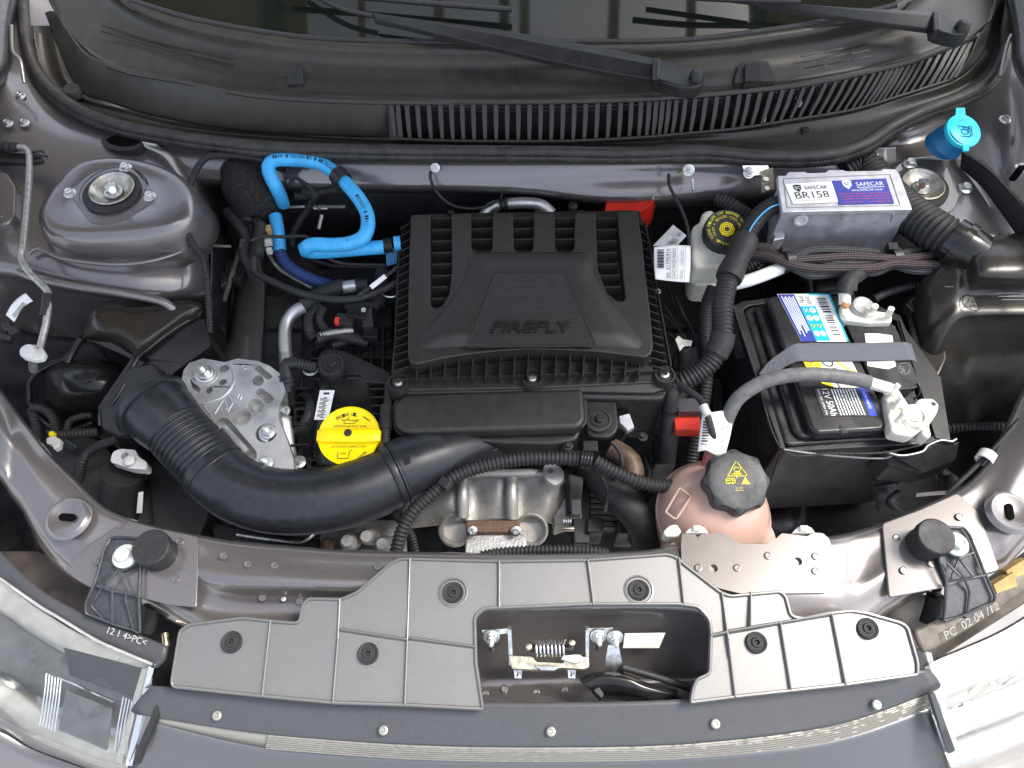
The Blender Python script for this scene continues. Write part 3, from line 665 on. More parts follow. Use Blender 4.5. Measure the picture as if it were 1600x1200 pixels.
for i, s in enumerate(xs):
    t = s/xs[-1]
    ia = min(len(Ts)-1, int(t*(len(Ts)-1)))
    # arc-length position measured in the picture's x so that the spacing follows the photograph
    a, b = Ts[ia], Bs[ia]
    d = (b-a); sl_ = Vector((1, 0, 0)); w = .0033 if i < 40 else .003
    out = Vector((0, -d.z, d.y)).normalized();
    if out.z < 0: out = -out
    bm = bmesh.new()
    m_ = a.lerp(b, .5)+out*.003
    pts = [a, m_, b]
    A = [[bm.verts.new(p+sl_*sx*w*(1 if k < 2 else .75)-out*o) for p_i, (sx, o) in enumerate(((-1, 0), (1, 0), (1, .009), (-1, .009)))] for k, p in enumerate(pts)]
    for k in range(2):
        for q in range(4): bm.faces.new([A[k][q], A[k][(q+1) % 4], A[k+1][(q+1) % 4], A[k+1][q]])
    bm.faces.new(A[0]); bm.faces.new(A[2][::-1])
    obj('slat', bm, M['cowl'], cowl, 30, .0006, 1)
# right end of the face, and the dark chamber behind the slats
loft('front_face', [[(1492, 125, .098), (1520, 105, .104), (1545, 60, .12), (1560, -20, .135)], [(1515, 90, .12), (1535, 66, .127), (1548, 35, .135), (1556, -30, .145)], [(1528, 60, .134), (1540, 40, .137), (1552, 10, .142), (1560, -40, .15)]], M['cowl'], cowl, 5, 4, .003)
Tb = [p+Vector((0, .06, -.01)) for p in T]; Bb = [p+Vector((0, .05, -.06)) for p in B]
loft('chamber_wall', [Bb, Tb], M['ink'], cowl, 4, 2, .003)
tube('linkage_bar', [p.lerp(q, .22)+Vector((0, .02, -.014)) for p, q in zip(T, B)][:9], .005, M['rubber'], cowl, 10)
lathe('wiper_motor_cap', (1000, 177, .08), [(0, .01), (.014, .008), (.018, .0), (.018, -.02)], M['dark'], cowl)
slab('tag', [(1242, 152, .09), (1250, 150, .09), (1256, 165, .085), (1246, 168, .085)], .001, M['paper'], cowl)
slab('tag', [(1196, 163, .09), (1203, 160, .09), (1196, 190, .085), (1190, 190, .085)], .001, M['paper'], cowl)
# drip tray between face and seal
trayT = [(80, 40, .12), (112, 140, .083), (200, 172, .075), (337, 200, .07), (600, 219, .07), (800, 223, .07), (1000, 217, .07), (1060, 213, .071), (1161, 204, .074), (1240, 190, .08), (1330, 175, .085), (1400, 155, .09), (1492, 126, .097), (1535, 80, .11), (1565, -20, .13)]
trayB = [(50, 40, .12), (75, 130, .083), (180, 190, .072), (337, 216, .068), (600, 228, .068), (800, 230, .068), (1000, 230, .068), (1060, 226, .068), (1200, 236, .07), (1300, 234, .072), (1380, 214, .076), (1440, 180, .08), (1520, 145, .088), (1565, 90, .1), (1580, -20, .13)]
tm = [((a[0]+b[0])/2, (a[1]+b[1])/2, (a[2]+b[2])/2-.006) for a, b in zip(trayT, trayB)]
loft('drip_tray', [trayB, tm, trayT], M['cowl'], cowl, 5, 4, .003)
lathe('round_plug', (112, 140, .088), [(0, .003), (.011, .003), (.013, 0), (.013, -.01)], M['rubber'], cowl)
prism('small_hook', [(1252, 198, .078), (1262, 197, .078), (1266, 201, .078), (1256, 204, .078)], .07, M['rubber'], cowl, .001)
# two slots on the left shelf, clip recesses, stamped dashes on the right
for a in (((160, 39), (250, 66), (330, 84), (367, 92)), ((158, 48), (250, 74), (330, 92), (366, 100))):
    tube('slot', [(x, y, .158-(y-39)*.00012) for x, y in a], .0016, M['ink'], cowl, 6)
shz = lambda y: .1205+(150-y)/86*.046
for cx, cy in ((462, 117), (1178, 112)):
    prism('clip_recess', [(cx-32, cy+17, shz(cy+17)), (cx-22, cy-16, shz(cy-16)), (cx+22, cy-18, shz(cy-18)), (cx+36, cy+14, shz(cy+14))], .1, M['cowl'], cowl, .0012, rnd=.005)
    prism('clip', [(cx-14, cy+14, shz(cy+14)+.005), (cx-14, cy-12, shz(cy-12)+.005), (cx+11, cy-13, shz(cy-13)+.005), (cx+12, cy+13, shz(cy+13)+.005)], .11, M['plastic'], cowl, .002, rnd=.002)
for r_ in range(3):
    for c_ in range(3):
        x, y = 1252+c_*37+r_*3, 88-c_*6.5+r_*9.5
        tube('stamped_dash', [(x, y, .152), (x+14, y-3, .153), (x+29, y-6, .154)], .0011, M['cowl'], cowl, 6, smooth=30)

sealp = [(35, -60, .13), (38, 40, .12), (55, 110, .1), (100, 160, .088), (170, 194, .08), (260, 214, .076), (400, 232, .074), (560, 238, .074), (700, 240, .074), (850, 241, .074), (980, 243, .074), (1100, 240, .074), (1200, 248, .074), (1290, 246, .075), (1350, 229, .078), (1392, 202, .083), (1440, 178, .088), (1500, 156, .09), (1545, 130, .094), (1568, 85, .1), (1574, 40, .115), (1590, -60, .13)]
seal = thing('hood_seal', 'long black rubber hood seal running round the front of the cowl', 'rubber seal', (800, 240, .07))
tube('seal_tube', [(p[0], p[1]-4, p[2]+.003) for p in sealp], .0085, M['seal'], seal, 14, caps=False)
tube('seal_ribbed_skirt', [(p[0], p[1]+4, p[2]-.005) for p in sealp], .0088, M['seal'], seal, 14, corr=(.005, .0006))
tube('seal_lip', [(p[0], p[1]-10, p[2]+.006) for p in sealp], .0022, M['rubber'], seal, 8)

def wiper(label, up, lo, z0, z1, head, ball, blade, zh):
    w = thing('wiper', label, 'wiper', (*ball, zh))
    n = len(up); bm = bmesh.new(); rings = []
    for k in range(n):
        z = z0+(z1-z0)*k/(n-1)
        a, b = P(*up[k], z), P(*lo[k], z-.006); c = (a+b)/2
        rings.append([bm.verts.new(q) for q in (a+Vector((0, 0, -.01)), a, c+Vector((0, 0, .006)), b, b+Vector((0, 0, -.008)))])
    for r1, r2 in zip(rings, rings[1:]):
        for q in range(5): bm.faces.new([r1[q], r1[(q+1) % 5], r2[(q+1) % 5], r2[q]])
    bm.faces.new(rings[0]); bm.faces.new(rings[-1][::-1])
    obj('arm', bm, M['plastic'], w, 35, .0012, 2)
    prism('arm_head', [(*p, zh) for p in head], zh-.02, M['plastic'], w, .004, 4, rnd=.006)
    lathe('pivot_cap', (*ball, zh), [(0, .012), (.006, .011), (.0095, .006), (.0105, -.002), (.0105, -.02)], M['plastic'], w)
    prism('hinge_clip', [(up[-1][0]-4, up[-1][1]-2, z1+.008), (up[-1][0]+8, up[-1][1]-1, z1+.008), (lo[-1][0]+8, lo[-1][1]-2, z1+.004), (lo[-1][0]-3, lo[-1][1], z1+.004)], z1-.015, M['gloss'], w, .002)
    tube('blade_rod', [(*blade[0], z0-.004), (*blade[1], z0), (*blade[2], z0+.01)], .0035, M['plastic'], w, 8)
    fasten('screw', (lo[-1][0]-2, lo[-1][1]-3, z1-.002), 4, M['dark'], w)
    return w
w1 = wiper('black wiper arm crossing the middle of the windscreen foot', [(583, 21), (640, 28), (740, 40), (850, 57), (960, 77), (1024, 91)], [(585, 30), (640, 42), (740, 66), (850, 92), (960, 114), (1022, 124)], .2, .185,
       [(1026, 92), (1036, 92), (1075, 104), (1098, 112), (1100, 130), (1085, 136), (1060, 134), (1024, 124)], (1088, 122), ((583, 25), (530, 12), (470, -20)), .175)
w2 = wiper('black wiper arm in the upper right corner of the windscreen foot', [(1185, 3), (1250, 8), (1320, 11), (1400, 15), (1462, 18)], [(1185, 7), (1250, 16), (1330, 28), (1400, 38), (1462, 46)], .21, .195,
       [(1462, 20), (1470, 22), (1495, 34), (1510, 40), (1508, 54), (1490, 54), (1462, 46)], (1503, 44), ((1185, 5), (1100, -6), (1020, -24)), .185)
tube('blade', [(440, -20, .215), (560, -5, .207), (760, 12, .2), (800, 14, .2)], .004, M['rubber'], w1, 8)
tube('blade', [(1000, -15, .22), (1100, -3, .214), (1250, 2, .21)], .004, M['rubber'], w2, 8)
# ================================================================ front cover, latch, bumper, headlights, brackets
cz = .018
ol = [(270, 1075), (267, 1066), (280, 986), (294, 975), (381, 964), (435, 970), (467, 972), (472, 944), (482, 934), (533, 935), (557, 925), (608, 881), (624, 872), (641, 872), (780, 876), (918, 874), (1002, 868), (1042, 865), (1056, 869), (1070, 881), (1127, 925), (1141, 930), (1219, 923), (1229, 932), (1237, 962), (1252, 965), (1293, 957), (1330, 953), (1354, 957), (1408, 972), (1419, 980), (1435, 1036), (1435, 1056), (1320, 1072), (1148, 1091), (1077, 1100), (1080, 1078), (1087, 1060), (1107, 1051), (1109, 989), (1107, 969), (1090, 950), (1060, 946), (928, 946), (756, 953), (744, 965), (746, 1036), (757, 1110), (640, 1104), (520, 1100), (412, 1090)]
def czf(x, y): return cz - .018*max(0, (y-960)/140.)
cov = thing('front_cover', 'long grey ribbed plastic cover screwed over the front cross member', 'plastic cover', (640, 1000, 0))
prism('cover_plate', [(x, y, czf(x, y)) for x, y in ol], lambda p: p.z-.006, M['cover'], cov, .0015, 3, rnd=.004)
# raised rim following the outline
rim = roundpoly([P(x, y, czf(x, y)) for x, y in ol], .004)
if area2(rim) < 0: rim.reverse()
bm = bmesh.new(); L = len(rim); prev = None; first = None
def nrm2(i):
    a = rim[(i+1) % L]-rim[i-1]; a.z = 0; a.normalize(); return Vector((-a.y, a.x, 0))
rings = []
for i in range(L):
    n = nrm2(i); p = rim[i]
    rings.append([bm.verts.new(p+n*o+Vector((0, 0, h))) for o, h in ((-.0002, -.004), (-.0002, .0022), (.0006, .0032), (.0022, .0032), (.003, .0022), (.0032, -.001))])
for i in range(L):
    a, b = rings[i], rings[(i+1) % L]
    for k in range(5): bm.faces.new([a[k], b[k], b[k+1], a[k+1]])
obj('cover_rim', bm, M['cover'], cov, 50)
bm = bmesh.new()
def rib(a, b, w=.0012, h=.0045, name='rib', par=cov, m='cover'):
    pa, pb = P(a[0], a[1], czf(*a)), P(b[0], b[1], czf(*b)); d = (pb-pa).normalized(); s = Vector((-d.y, d.x, 0))*w
    bm = bmesh.new(); lo = [bm.verts.new(p) for p in (pa-s*2-Vector((0, 0, .001)), pb-s*2-Vector((0, 0, .001)), pb+s*2-Vector((0, 0, .001)), pa+s*2-Vector((0, 0, .001)))]
    hi = [bm.verts.new(p+Vector((0, 0, h))) for p in (pa-s*.6, pb-s*.6, pb+s*.6, pa+s*.6)]
    bm.faces.new(hi)
    for i in range(4): j = (i+1) % 4; bm.faces.new([lo[i], lo[j], hi[j], hi[i]])
    obj(name, bm, M[m], par, 0, .0006, 2)
for a, b in [((424, 970), (411, 1089)), ((532, 936), (529, 1000)), ((529, 1000), (521, 1099)), ((641, 873), (637, 1000)), ((637, 1000), (633, 1102)), ((780, 877), (780, 951)), ((918, 875), (927, 946)), ((1060, 872), (1068, 945)),
             ((1127, 926), (1137, 1000)), ((1137, 1000), (1148, 1090)), ((1218, 974), (1235, 1079)), ((1298, 958), (1320, 1071)), ((532, 984), (638, 1000)), ((638, 997), (744, 1011)), ((1109, 994), (1135, 988)), ((1137, 987), (1298, 960)), ((1172, 926), (1172, 980))]:
    rib(a, b)
for x, y in ((362, 1003), (575, 1021), (708, 926), (998, 922), (1182, 1004), (1356, 982)):
    big = y < 930
    if big: lathe('boss_ring', (x, y, czf(x, y)), [(.0165, -.001), (.016, .0012), (.0145, .0014), (.0135, .0002)], M['cover'], cov, n=36)
    fasten('clip', (x, y, czf(x, y)+.0012), 16.5, M['rubber'], cov, name='push_clip')

lt = thing('hood_latch', 'zinc plated hood latch with coil spring in the recess of the front cover', 'latch', (862, 1030, -.03))
lp = lambda pts: [P(*p) for p in pts]
slab('mounting_ear', lp([(752, 985, -.01), (795, 982, -.01), (795, 990, -.014), (757, 994, -.014)]), .0022, M['zinc'], lt)
slab('mounting_ear', lp([(917, 982, -.01), (958, 981, -.01), (956, 992, -.014), (917, 990, -.014)]), .0022, M['zinc'], lt)
slab('side_arm', lp([(793, 984, -.008), (799, 984, -.008), (802, 1040, -.03), (795, 1040, -.03)]), .012, M['zinc'], lt)
slab('side_arm', lp([(915, 984, -.008), (921, 984, -.008), (920, 1040, -.03), (914, 1040, -.03)]), .012, M['zinc'], lt)
prism('latch_bar', [(794, 1024, -.022), (832, 1026, -.02), (838, 1034, -.02), (880, 1036, -.02), (886, 1028, -.018), (920, 1026, -.018), (921, 1042, -.022), (912, 1046, -.022), (868, 1043, -.024), (838, 1047, -.024), (800, 1045, -.024)], -.034, M['brass'], lt, .0015, rnd=.002)
prism('latch_pawl', [(876, 1030, -.012), (880, 1024, -.012), (905, 1022, -.012), (916, 1030, -.012), (908, 1034, -.012), (896, 1036, -.012)], -.02, M['zinc'], lt, .0012, rnd=.002)
prism('strike_plate', [(834, 1040, -.018), (878, 1042, -.018), (866, 1048, -.02), (846, 1048, -.02)], -.026, M['zinc'], lt, .001)
for a in ((826, 1012, -.012), (893, 1006, -.01)): lathe('rivet', a, [(0, .008), (.003, .007), (.0038, .004), (.003, .001), (.003, -.01)], M['brass'], lt, n=16)
sp = []
c0, c1 = P(836, 1013, -.016), P(884, 1013, -.016); nturn = 8
for i in range(nturn*14+1):
    t = i/(nturn*14); a = t*nturn*2*math.pi
    sp.append(c0.lerp(c1, t)+Vector((0, .0085*math.cos(a), .0085*math.sin(a))))
tube('coil_spring', sp, .00115, M['zinc'], lt, 6, straight=True, step=.0015)
tube('spring_core', [c0-Vector((.006, 0, 0)), c1+Vector((.008, 0, 0))], .004, M['dark'], lt, 10, straight=True)
for i, (x, y) in enumerate(((768, 1000), (935, 999), (961, 1001))):
    fasten('nut', (x, y-5, -.012), 13, M['zinc'], lt, (0, -.75, .66), 'mounting_nut')
    tube('stud', [(x, y+2, -.018), (x+1, y+16, -.026)], .0035, M['dark'], lt, 8, corr=(.0018, .0006))
for x in (809, 893): prism('eyelet_tab', [(x-6, 1046, -.03), (x+7, 1046, -.03), (x+6, 1060, -.034), (x-5, 1060, -.034)], -.037, M['zinc'], lt, .0006, holes=[circ(x, 1055, -.033, 2, 8)])
slab('cable_bracket', lp([(942, 1055, -.04), (976, 1055, -.04), (967, 1008, -.016), (950, 1008, -.016)]), .002, M['zinc'], lt)
loft('release_shield', [
 [(905, 1062, -.03), (930, 1050, -.03), (975, 1052, -.028), (1010, 1066, -.03), (1060, 1078, -.04)],
 [(915, 1072, -.026), (940, 1058, -.022), (980, 1062, -.022), (1010, 1075, -.026), (1060, 1088, -.036)],
 [(930, 1085, -.034), (960, 1080, -.03), (990, 1085, -.03), (1020, 1094, -.034), (1075, 1098, -.045)],
 [(935, 1092, -.05), (965, 1094, -.05), (1000, 1098, -.05), (1030, 1102, -.05), (1075, 1104, -.055)]], M['gloss'], lt, 6, 5, .002)
tube('release_cable', [(972, 1042, -.03), (1000, 1050, -.035), (1040, 1062, -.04), (1085, 1078, -.05)], .004, M['rubber'], lt, 10)
prism('shield_end', [(926, 1078, -.022), (936, 1073, -.022), (944, 1084, -.022), (940, 1092, -.022)], -.04, M['plastic'], lt, .001)

# bumper
bp = thing('front_bumper', 'dark grey bumper top with five star screws and ribbed silver strip', 'bumper', (860, 1150, -.06))
bt = [(236, 1072, -.012), (430, 1082, -.012), (640, 1094, -.012), (860, 1098, -.012), (1080, 1092, -.012), (1300, 1068, -.012), (1452, 1045, -.012)]
bs = [(205, 1110, -.02), (425, 1120, -.02), (640, 1135, -.02), (860, 1138, -.02), (1080, 1132, -.02), (1300, 1105, -.02), (1470, 1070, -.02)]
b1 = [(235, 1120, -.026), (420, 1148, -.026), (640, 1164, -.026), (860, 1168, -.026), (1080, 1162, -.026), (1300, 1134, -.026), (1455, 1082, -.026)]
loft('bumper_shelf', [bt, bs, b1], M['plastic2'] if 'plastic2' in M else M['bumperdark'], bp, 6, 4, .003)
def lerpL(a, b, t): return [tuple(p+(q-p)*t for p, q in zip(x, y)) for x, y in zip(a, b)]
b2 = [(232, 1128, -.03), (415, 1170, -.045), (640, 1186, -.045), (860, 1190, -.045), (1080, 1184, -.045), (1300, 1158, -.045), (1462, 1102, -.045)]
for k in range(7):
    t = (k+.5)/7
    tube('strip_rib', lerpL(b1[1:], b2[1:], t) if k else lerpL(b1, b2, t)[1:], .0016, M['strip'], bp, 6, caps=True)
loft('strip_bed', [[(x, y, z-.002) for x, y, z in b1], [(x, y, z-.002) for x, y, z in b2]], M['strip'], bp, 6, 2, .002)
b3 = [(160, 1290, -.13), (415, 1290, -.12), (640, 1300, -.12), (860, 1300, -.12), (1080, 1300, -.12), (1300, 1290, -.12), (1500, 1260, -.12)]
loft('bumper_skin', [b2, lerpL(b2, b3, .35), b3], M['bumper'], bp, 6, 4, .003)
for x, y in ((339, 1118), (599, 1141), (861, 1143), (1118, 1131), (1370, 1101)): fasten('screw', (x, y, -.017), 7.5, M['steelrod'], bp, name='star_screw')
slab('end_flap', [(243, 1102, -.015), (246, 1118, -.018), (214, 1195, -.05), (206, 1195, -.05)], .006, M['plastic'], bp)
slab('end_flap', [(1453, 1085, -.012), (1461, 1083, -.012), (1492, 1172, -.05), (1482, 1178, -.05)], .006, M['bumperdark'], bp)

# headlights
def headlight(label, side):
    X = (lambda x: x) if side == 0 else (lambda x: 1684-x)
    h = thing('headlight', label, 'headlight', (X(100), 1080, -.08))
    outer = [(X(-60), 880, .01), (X(0), 905, .0), (X(60), 948, -.006), (X(120), 985, -.01), (X(180), 1012, -.012), (X(232), 1034, -.014), (X(240), 1045, -.016)]
    midd = [(X(-60), 990, .0), (X(0), 1010, -.01), (X(55), 1045, -.016), (X(112), 1075, -.02), (X(170), 1095, -.024), (X(215), 1115, -.028), (X(226), 1120, -.03)]
    low = [(X(-60), 1080, -.02), (X(0), 1104, -.035), (X(50), 1140, -.045), (X(105), 1166, -.05), (X(150), 1184, -.055), (X(185), 1194, -.06), (X(200), 1198, -.06)]
    fr = [(X(-60), 1130, -.09), (X(0), 1140, -.1), (X(50), 1170, -.12), (X(105), 1190, -.12), (X(150), 1206, -.12), (X(185), 1216, -.12), (X(200), 1216, -.12)]
    loft('lens', [outer, midd, low, fr], M['lens'], h, 6, 6, .003)
    dn = lambda pts, d, s=0: [(x, y+s, z-d) for x, y, z in pts]
    if side == 0:
        mid_t = lerpL(outer, midd, .45)
        loft('upper_bezel', [dn(outer, .006), dn(mid_t, .008)], M['bezel'], h, 5, 3, .002)
        loft('inner_bezel', [dn(lerpL(outer, midd, .5), .012), dn(midd, .018), dn(lerpL(midd, low, .4), .03)], M['bezeldark'], h, 5, 4, .002)
        loft('chin', [dn(lerpL(midd, low, .55), .02), dn(low, .012)], M['bezel'], h, 5, 3, .002)
        loft('chrome_bowl', [[(-20, 1010, -.03), (20, 1030, -.04), (60, 1060, -.06)], [(-20, 1060, -.07), (15, 1080, -.09), (60, 1110, -.09)], [(-20, 1100, -.05), (20, 1130, -.06), (60, 1150, -.06)]], M['chrome'], h, 6, 6, .002)
        for k in range(6): tube('chrome_fin', [(74+k*4.5, 1052+k*2, -.028), (70+k*4.5, 1090+k*2, -.034), (64+k*4.5, 1132+k*2, -.048)], .0009, M['chrome'], h, 6)
        for k in range(5): tube('chrome_fin', [(194+k*4.5, 1088+k*2, -.032), (186+k*4.5, 1130+k*2, -.045), (180+k*4.5, 1172+k*2, -.06)], .0009, M['chrome'], h, 6)
        tube('chrome_line', [(92, 1058, -.022), (130, 1074, -.024), (178, 1096, -.027)], .0014, M['chrome'], h, 6)
        slab('side_blade', [(240, 1046, -.014), (232, 1040, -.012), (196, 1196, -.06), (206, 1197, -.062)], .02, M['chrome'], h)
        slab('side_post', [(232, 1044, -.016), (222, 1044, -.016), (180, 1190, -.06), (190, 1195, -.06)], .01, M['bezel'], h)
        slab('dark_window', [(104, 1078, -.03), (176, 1108, -.036), (168, 1172, -.055), (92, 1140, -.05)], .002, M['bezeldark'], h)
        slab('dark_window', [(100, 1012, -.02), (222, 1044, -.02), (212, 1090, -.03), (110, 1055, -.027)], .002, M['labelnavy'], h)
    else:
        loft('upper_bezel', [dn(outer, .006), dn(lerpL(outer, midd, .8), .01)], M['white_lamp'], h, 5, 3, .002)  # right interior all white, sun glare put into the colour
        loft('inner_bezel', [dn(midd, .014), dn(lerpL(midd, low, .5), .022)], M['white_lamp'], h, 5, 4, .002)
        loft('chin', [dn(lerpL(midd, low, .5), .03), dn(low, .012)], M['white_lamp'], h, 5, 3, .002)
        slab('side_blade', [(1447, 1022, -.012), (1455, 1020, -.012), (1500, 1180, -.06), (1488, 1178, -.06)], .02, M['white_lamp'], h)
        for k in range(2): slab('grey_insert', [(1512+k*40, 1082-k*22, -.03), (1545+k*40, 1056-k*16, -.028), (1548+k*34, 1070-k*12, -.032), (1528+k*34, 1090-k*20, -.034)], .002, M['bezel'], h)
        tube('chrome_line', [(1490, 1105, -.03), (1540, 1085, -.028), (1600, 1050, -.022)], .0016, M['chrome'], h, 6)
    ro = lambda pts, dx: [(x, y, z) for x, y, z in pts]
    if side == 0:
        loft('housing_rim', [[(-60, 800, .005), (0, 862, .0), (60, 918, -.004), (130, 958, -.01), (200, 984, -.012), (262, 1010, -.014)],
                          [(-60, 830, .002), (0, 882, .0), (60, 935, -.004), (126, 975, -.01), (190, 1003, -.012), (258, 1030, -.016)],
                          [(-60, 880, -.004), (0, 906, -.004), (60, 949, -.01), (120, 986, -.014), (180, 1013, -.016), (245, 1044, -.02)]], M['bumperdark'], h, 5, 3, .004)
        tube('sealing_bead', [(0, 904, .002), (60, 946, -.003), (90, 964, -.005), (150, 1000, -.009), (200, 1022, -.011), (238, 1038, -.012)], .0016, M['bezel'], h, 6)
    else:
        loft('housing_rim', [[(1700, 790, .005), (1640, 842, .0), (1580, 890, -.004), (1520, 935, -.008), (1470, 965, -.01), (1428, 985, -.012)],
                          [(1700, 815, .002), (1640, 862, .0), (1585, 910, -.004), (1525, 955, -.008), (1475, 985, -.01), (1434, 1005, -.014)],
                          [(1700, 880, -.004), (1640, 900, -.006), (1600, 925, -.008), (1525, 975, -.012), (1475, 1005, -.014), (1444, 1020, -.016)]], M['tan'], h, 5, 3, .004)
    return h
hl = headlight('clear headlight with dark inner bezel and chrome fins at the lower left corner', 0)
hr = headlight('headlight at the lower right corner, painted white inside for sun glare', 1)
letters('12 1 4>PC<', quad((168, 990, -.0085), (228, 1010, -.0105), (232, 1000, -.0105), (172, 980, -.0085)), 0, 0, 1, 1, M['bezel'], hl, .002, ext=.0004)
letters('PC  02 04 /12', quad((1478, 1000, -.009), (1560, 952, -.004), (1556, 940, -.004), (1472, 988, -.008)), 0, 0, 1, 1, M['greyink'], hr, .002, ext=.0004)
slab('locating_tab', [(1490, 938, .0), (1502, 930, .0), (1524, 962, -.006), (1510, 966, -.006)], .006, M['bumperdark'], hr)
for k, (x0, y0) in enumerate(((1560, 900), (1580, 878))): slab('foam_pad', [(x0-8, y0+14, .001), (x0+24, y0-6, .003), (x0+30, y0+16, -.001), (x0-2, y0+28, -.003)], .012, M['foamtan'], hr)

# fender skin under the headlight on the left
fd = thing('front_fender', 'grey painted fender curving round under the left headlight', 'fender', (20, 1160, -.1))
loft('fender_skin', [[(-160, 1110, -.03), (-60, 1132, -.085), (0, 1144, -.1), (50, 1172, -.115), (150, 1208, -.12), (200, 1220, -.12)], [(-160, 1200, -.08), (-60, 1220, -.13), (0, 1240, -.15), (50, 1260, -.16), (150, 1280, -.17), (200, 1290, -.17)]], M['paint'], fd, 5, 4, .003)

# brackets, washers, rubber stops
def bracket(label, o1, ribs, wx, wy, z, m):
    b = thing('headlight_bracket', label, 'bracket', (wx, wy, z))
    prism('bracket_plate', [(x, y, z - .03*max(0, (y-(wy+45))/90)) for x, y in o1], lambda p: p.z-.006, m, b, .0015, 2, rnd=.005)
    pts = [P(x, y, z+.004 - .03*max(0, (y-(wy+45))/90)) for x, y in o1]
    tube('raised_edge', pts+[pts[0]], .0016, m, b, 6, straight=True)
    for r_ in ribs: tube('rib', [(x, y, z+.003 - .03*max(0, (y-(wy+45))/90)) for x, y in r_], .0014, m, b, 6, straight=True)
    fasten('bolt', (wx, wy, z+.006), 19, M['white_zinc'], b, name='washer_bolt', spin=20)
    return b
bracket('dark grey plastic headlight bracket with a white bolt, left side of the car front', [(172, 842), (182, 839), (214, 841), (221, 850), (217, 928), (219, 990), (208, 984), (175, 974), (160, 968), (134, 958), (134, 943), (148, 911), (162, 861)],
        [((151, 915), (216, 928)), ((166, 912), (185, 890), (198, 922)), ((176, 915), (175, 972)), ((160, 918), (142, 946), (160, 965)), ((198, 922), (196, 935), (208, 982)), ((187, 892), (170, 870)), ((190, 892), (214, 880))], 195, 869, .014, M['bracketgrey'])
bracket('dark grey plastic headlight bracket with a white bolt, right side of the car front', [(1463, 826), (1470, 823), (1506, 825), (1515, 837), (1537, 891), (1555, 932), (1553, 940), (1535, 948), (1513, 958), (1495, 965), (1474, 970), (1477, 945), (1479, 911), (1467, 870)],
        [((1478, 910), (1542, 898)), ((1486, 905), (1498, 872), (1520, 900)), ((1508, 905), (1515, 925), (1512, 956)), ((1498, 872), (1525, 862)), ((1480, 880), (1500, 900))], 1494, 850, .02, M['bracketgrey'])
for (x, y, z, l) in ((248, 861, .01, 'left'), (1448, 844, .015, 'right')):
    st_ = thing('rubber_stop', 'round black rubber hood stop beside the white bolt on the %s bracket' % l, 'rubber stop', (x, y, z))
    lathe('stop', (x, y+4, z), [(.0195, -.006), (.019, .004), (.0205, .012), (.0205, .022), (.019, .0235), (.0, .0225)], M['rubber'], st_, n=40, bev=.0008)
    0 and tube('scuff_ring', [Vector((P(x, y+4, z).x+.012*math.cos(a), P(x, y+4, z).y+.012*math.sin(a), z+.0229)) for a in [i*math.pi/8 for i in range(17)]], .0004, M['greyink'], st_, 6)
# adjusters below the left and right plates
for pts, l in (([(240, 945, -.03), (236, 960, -.04), (228, 985, -.05)], 'left'), ([(1462, 930, -.04), (1458, 950, -.05), (1450, 975, -.06)], 'right')):
    a_ = thing('headlight_adjuster', 'dark adjuster tube in the gap beside the %s headlight bracket' % l, 'adjuster', pts[1])
    tube('adjuster_tube', pts, .010, M['rubber'], a_, 14); tube('adjuster_pin', [(pts[0][0]+2, pts[0][1]-12, -.02), pts[0]], .005, M['plastic'], a_, 10)
    if l == 'left': tube('pin', [(258, 990, -.05), (260, 1010, -.05)], .004, M['brass'], a_, 8)
carrier = thing('front_carrier', 'black plastic carrier under the front cover between the headlights', 'carrier', (800, 1050, -.09))
prism('carrier_beam', [(215, 925, -.1), (320, 935, -.1), (740, 1000, -.11), (1110, 1000, -.11), (1390, 925, -.1), (1480, 930, -.1), (1460, 1080, -.1), (860, 1130, -.12), (240, 1080, -.1)], -.2, M['plastic'], carrier, .003)
prism('apron_shade', [(-60, 860, -.12), (60, 860, -.12), (220, 940, -.12), (260, 1040, -.12), (100, 1000, -.12), (-60, 900, -.12)], -.2, M['dusty'], carrier, .003)
prism('apron_shade', [(1480, 940, -.12), (1560, 900, -.12), (1700, 800, -.12), (1700, 880, -.12), (1450, 1040, -.12)], -.2, M['dusty'], carrier, .003)
# ================================================================ engine block and cast parts below
eng = thing('engine_block', 'cast aluminium engine block and exhaust flange seen below the intake duct', 'engine', (760, 790, -.2))
prism('crankcase', [(470, 420, -.14), (900, 400, -.14), (900, 700, -.14), (880, 735, -.14), (640, 735, -.14), (470, 700, -.14)], -.34, M['dark'], eng, .006)
loft('casting', [
 [(628, 760, -.13), (660, 752, -.11), (700, 745, -.10), (740, 742, -.09), (780, 738, -.09), (820, 738, -.09), (858, 738, -.10), (885, 750, -.12)],
 [(630, 790, -.13), (665, 775, -.115), (704, 765, -.095), (742, 760, -.105), (780, 755, -.09), (818, 757, -.105), (856, 760, -.095), (884, 775, -.12)],
 [(630, 810, -.14), (668, 800, -.12), (706, 790, -.10), (744, 785, -.115), (780, 780, -.098), (816, 783, -.115), (856, 785, -.10), (880, 800, -.13)],
 [(640, 826, -.15), (675, 822, -.13), (710, 818, -.115), (745, 815, -.12), (780, 812, -.11), (816, 815, -.12), (850, 816, -.115), (872, 822, -.14)]], M['block'], eng, 6, 6, .004)
for x in (723, 800): tube('casting_rib', [(x, 738, -.085), (x, 770, -.085), (x, 808, -.1)], .008, M['block'], eng, 12)
tube('casting_boss', [(700, 745, -.085), (760, 741, -.08), (830, 740, -.08), (862, 744, -.085)], .006, M['block'], eng, 12)
for x, r in ((712, 24), (830, 22)):
    lathe('port_mouth', (x, 828, -.115), [(.02, -.01), (.022, .006), (.0195, .008), (.017, .004), (.016, -.012), (0, -.012)], M['block'], eng, ax=(0, -.35, .9), n=28)
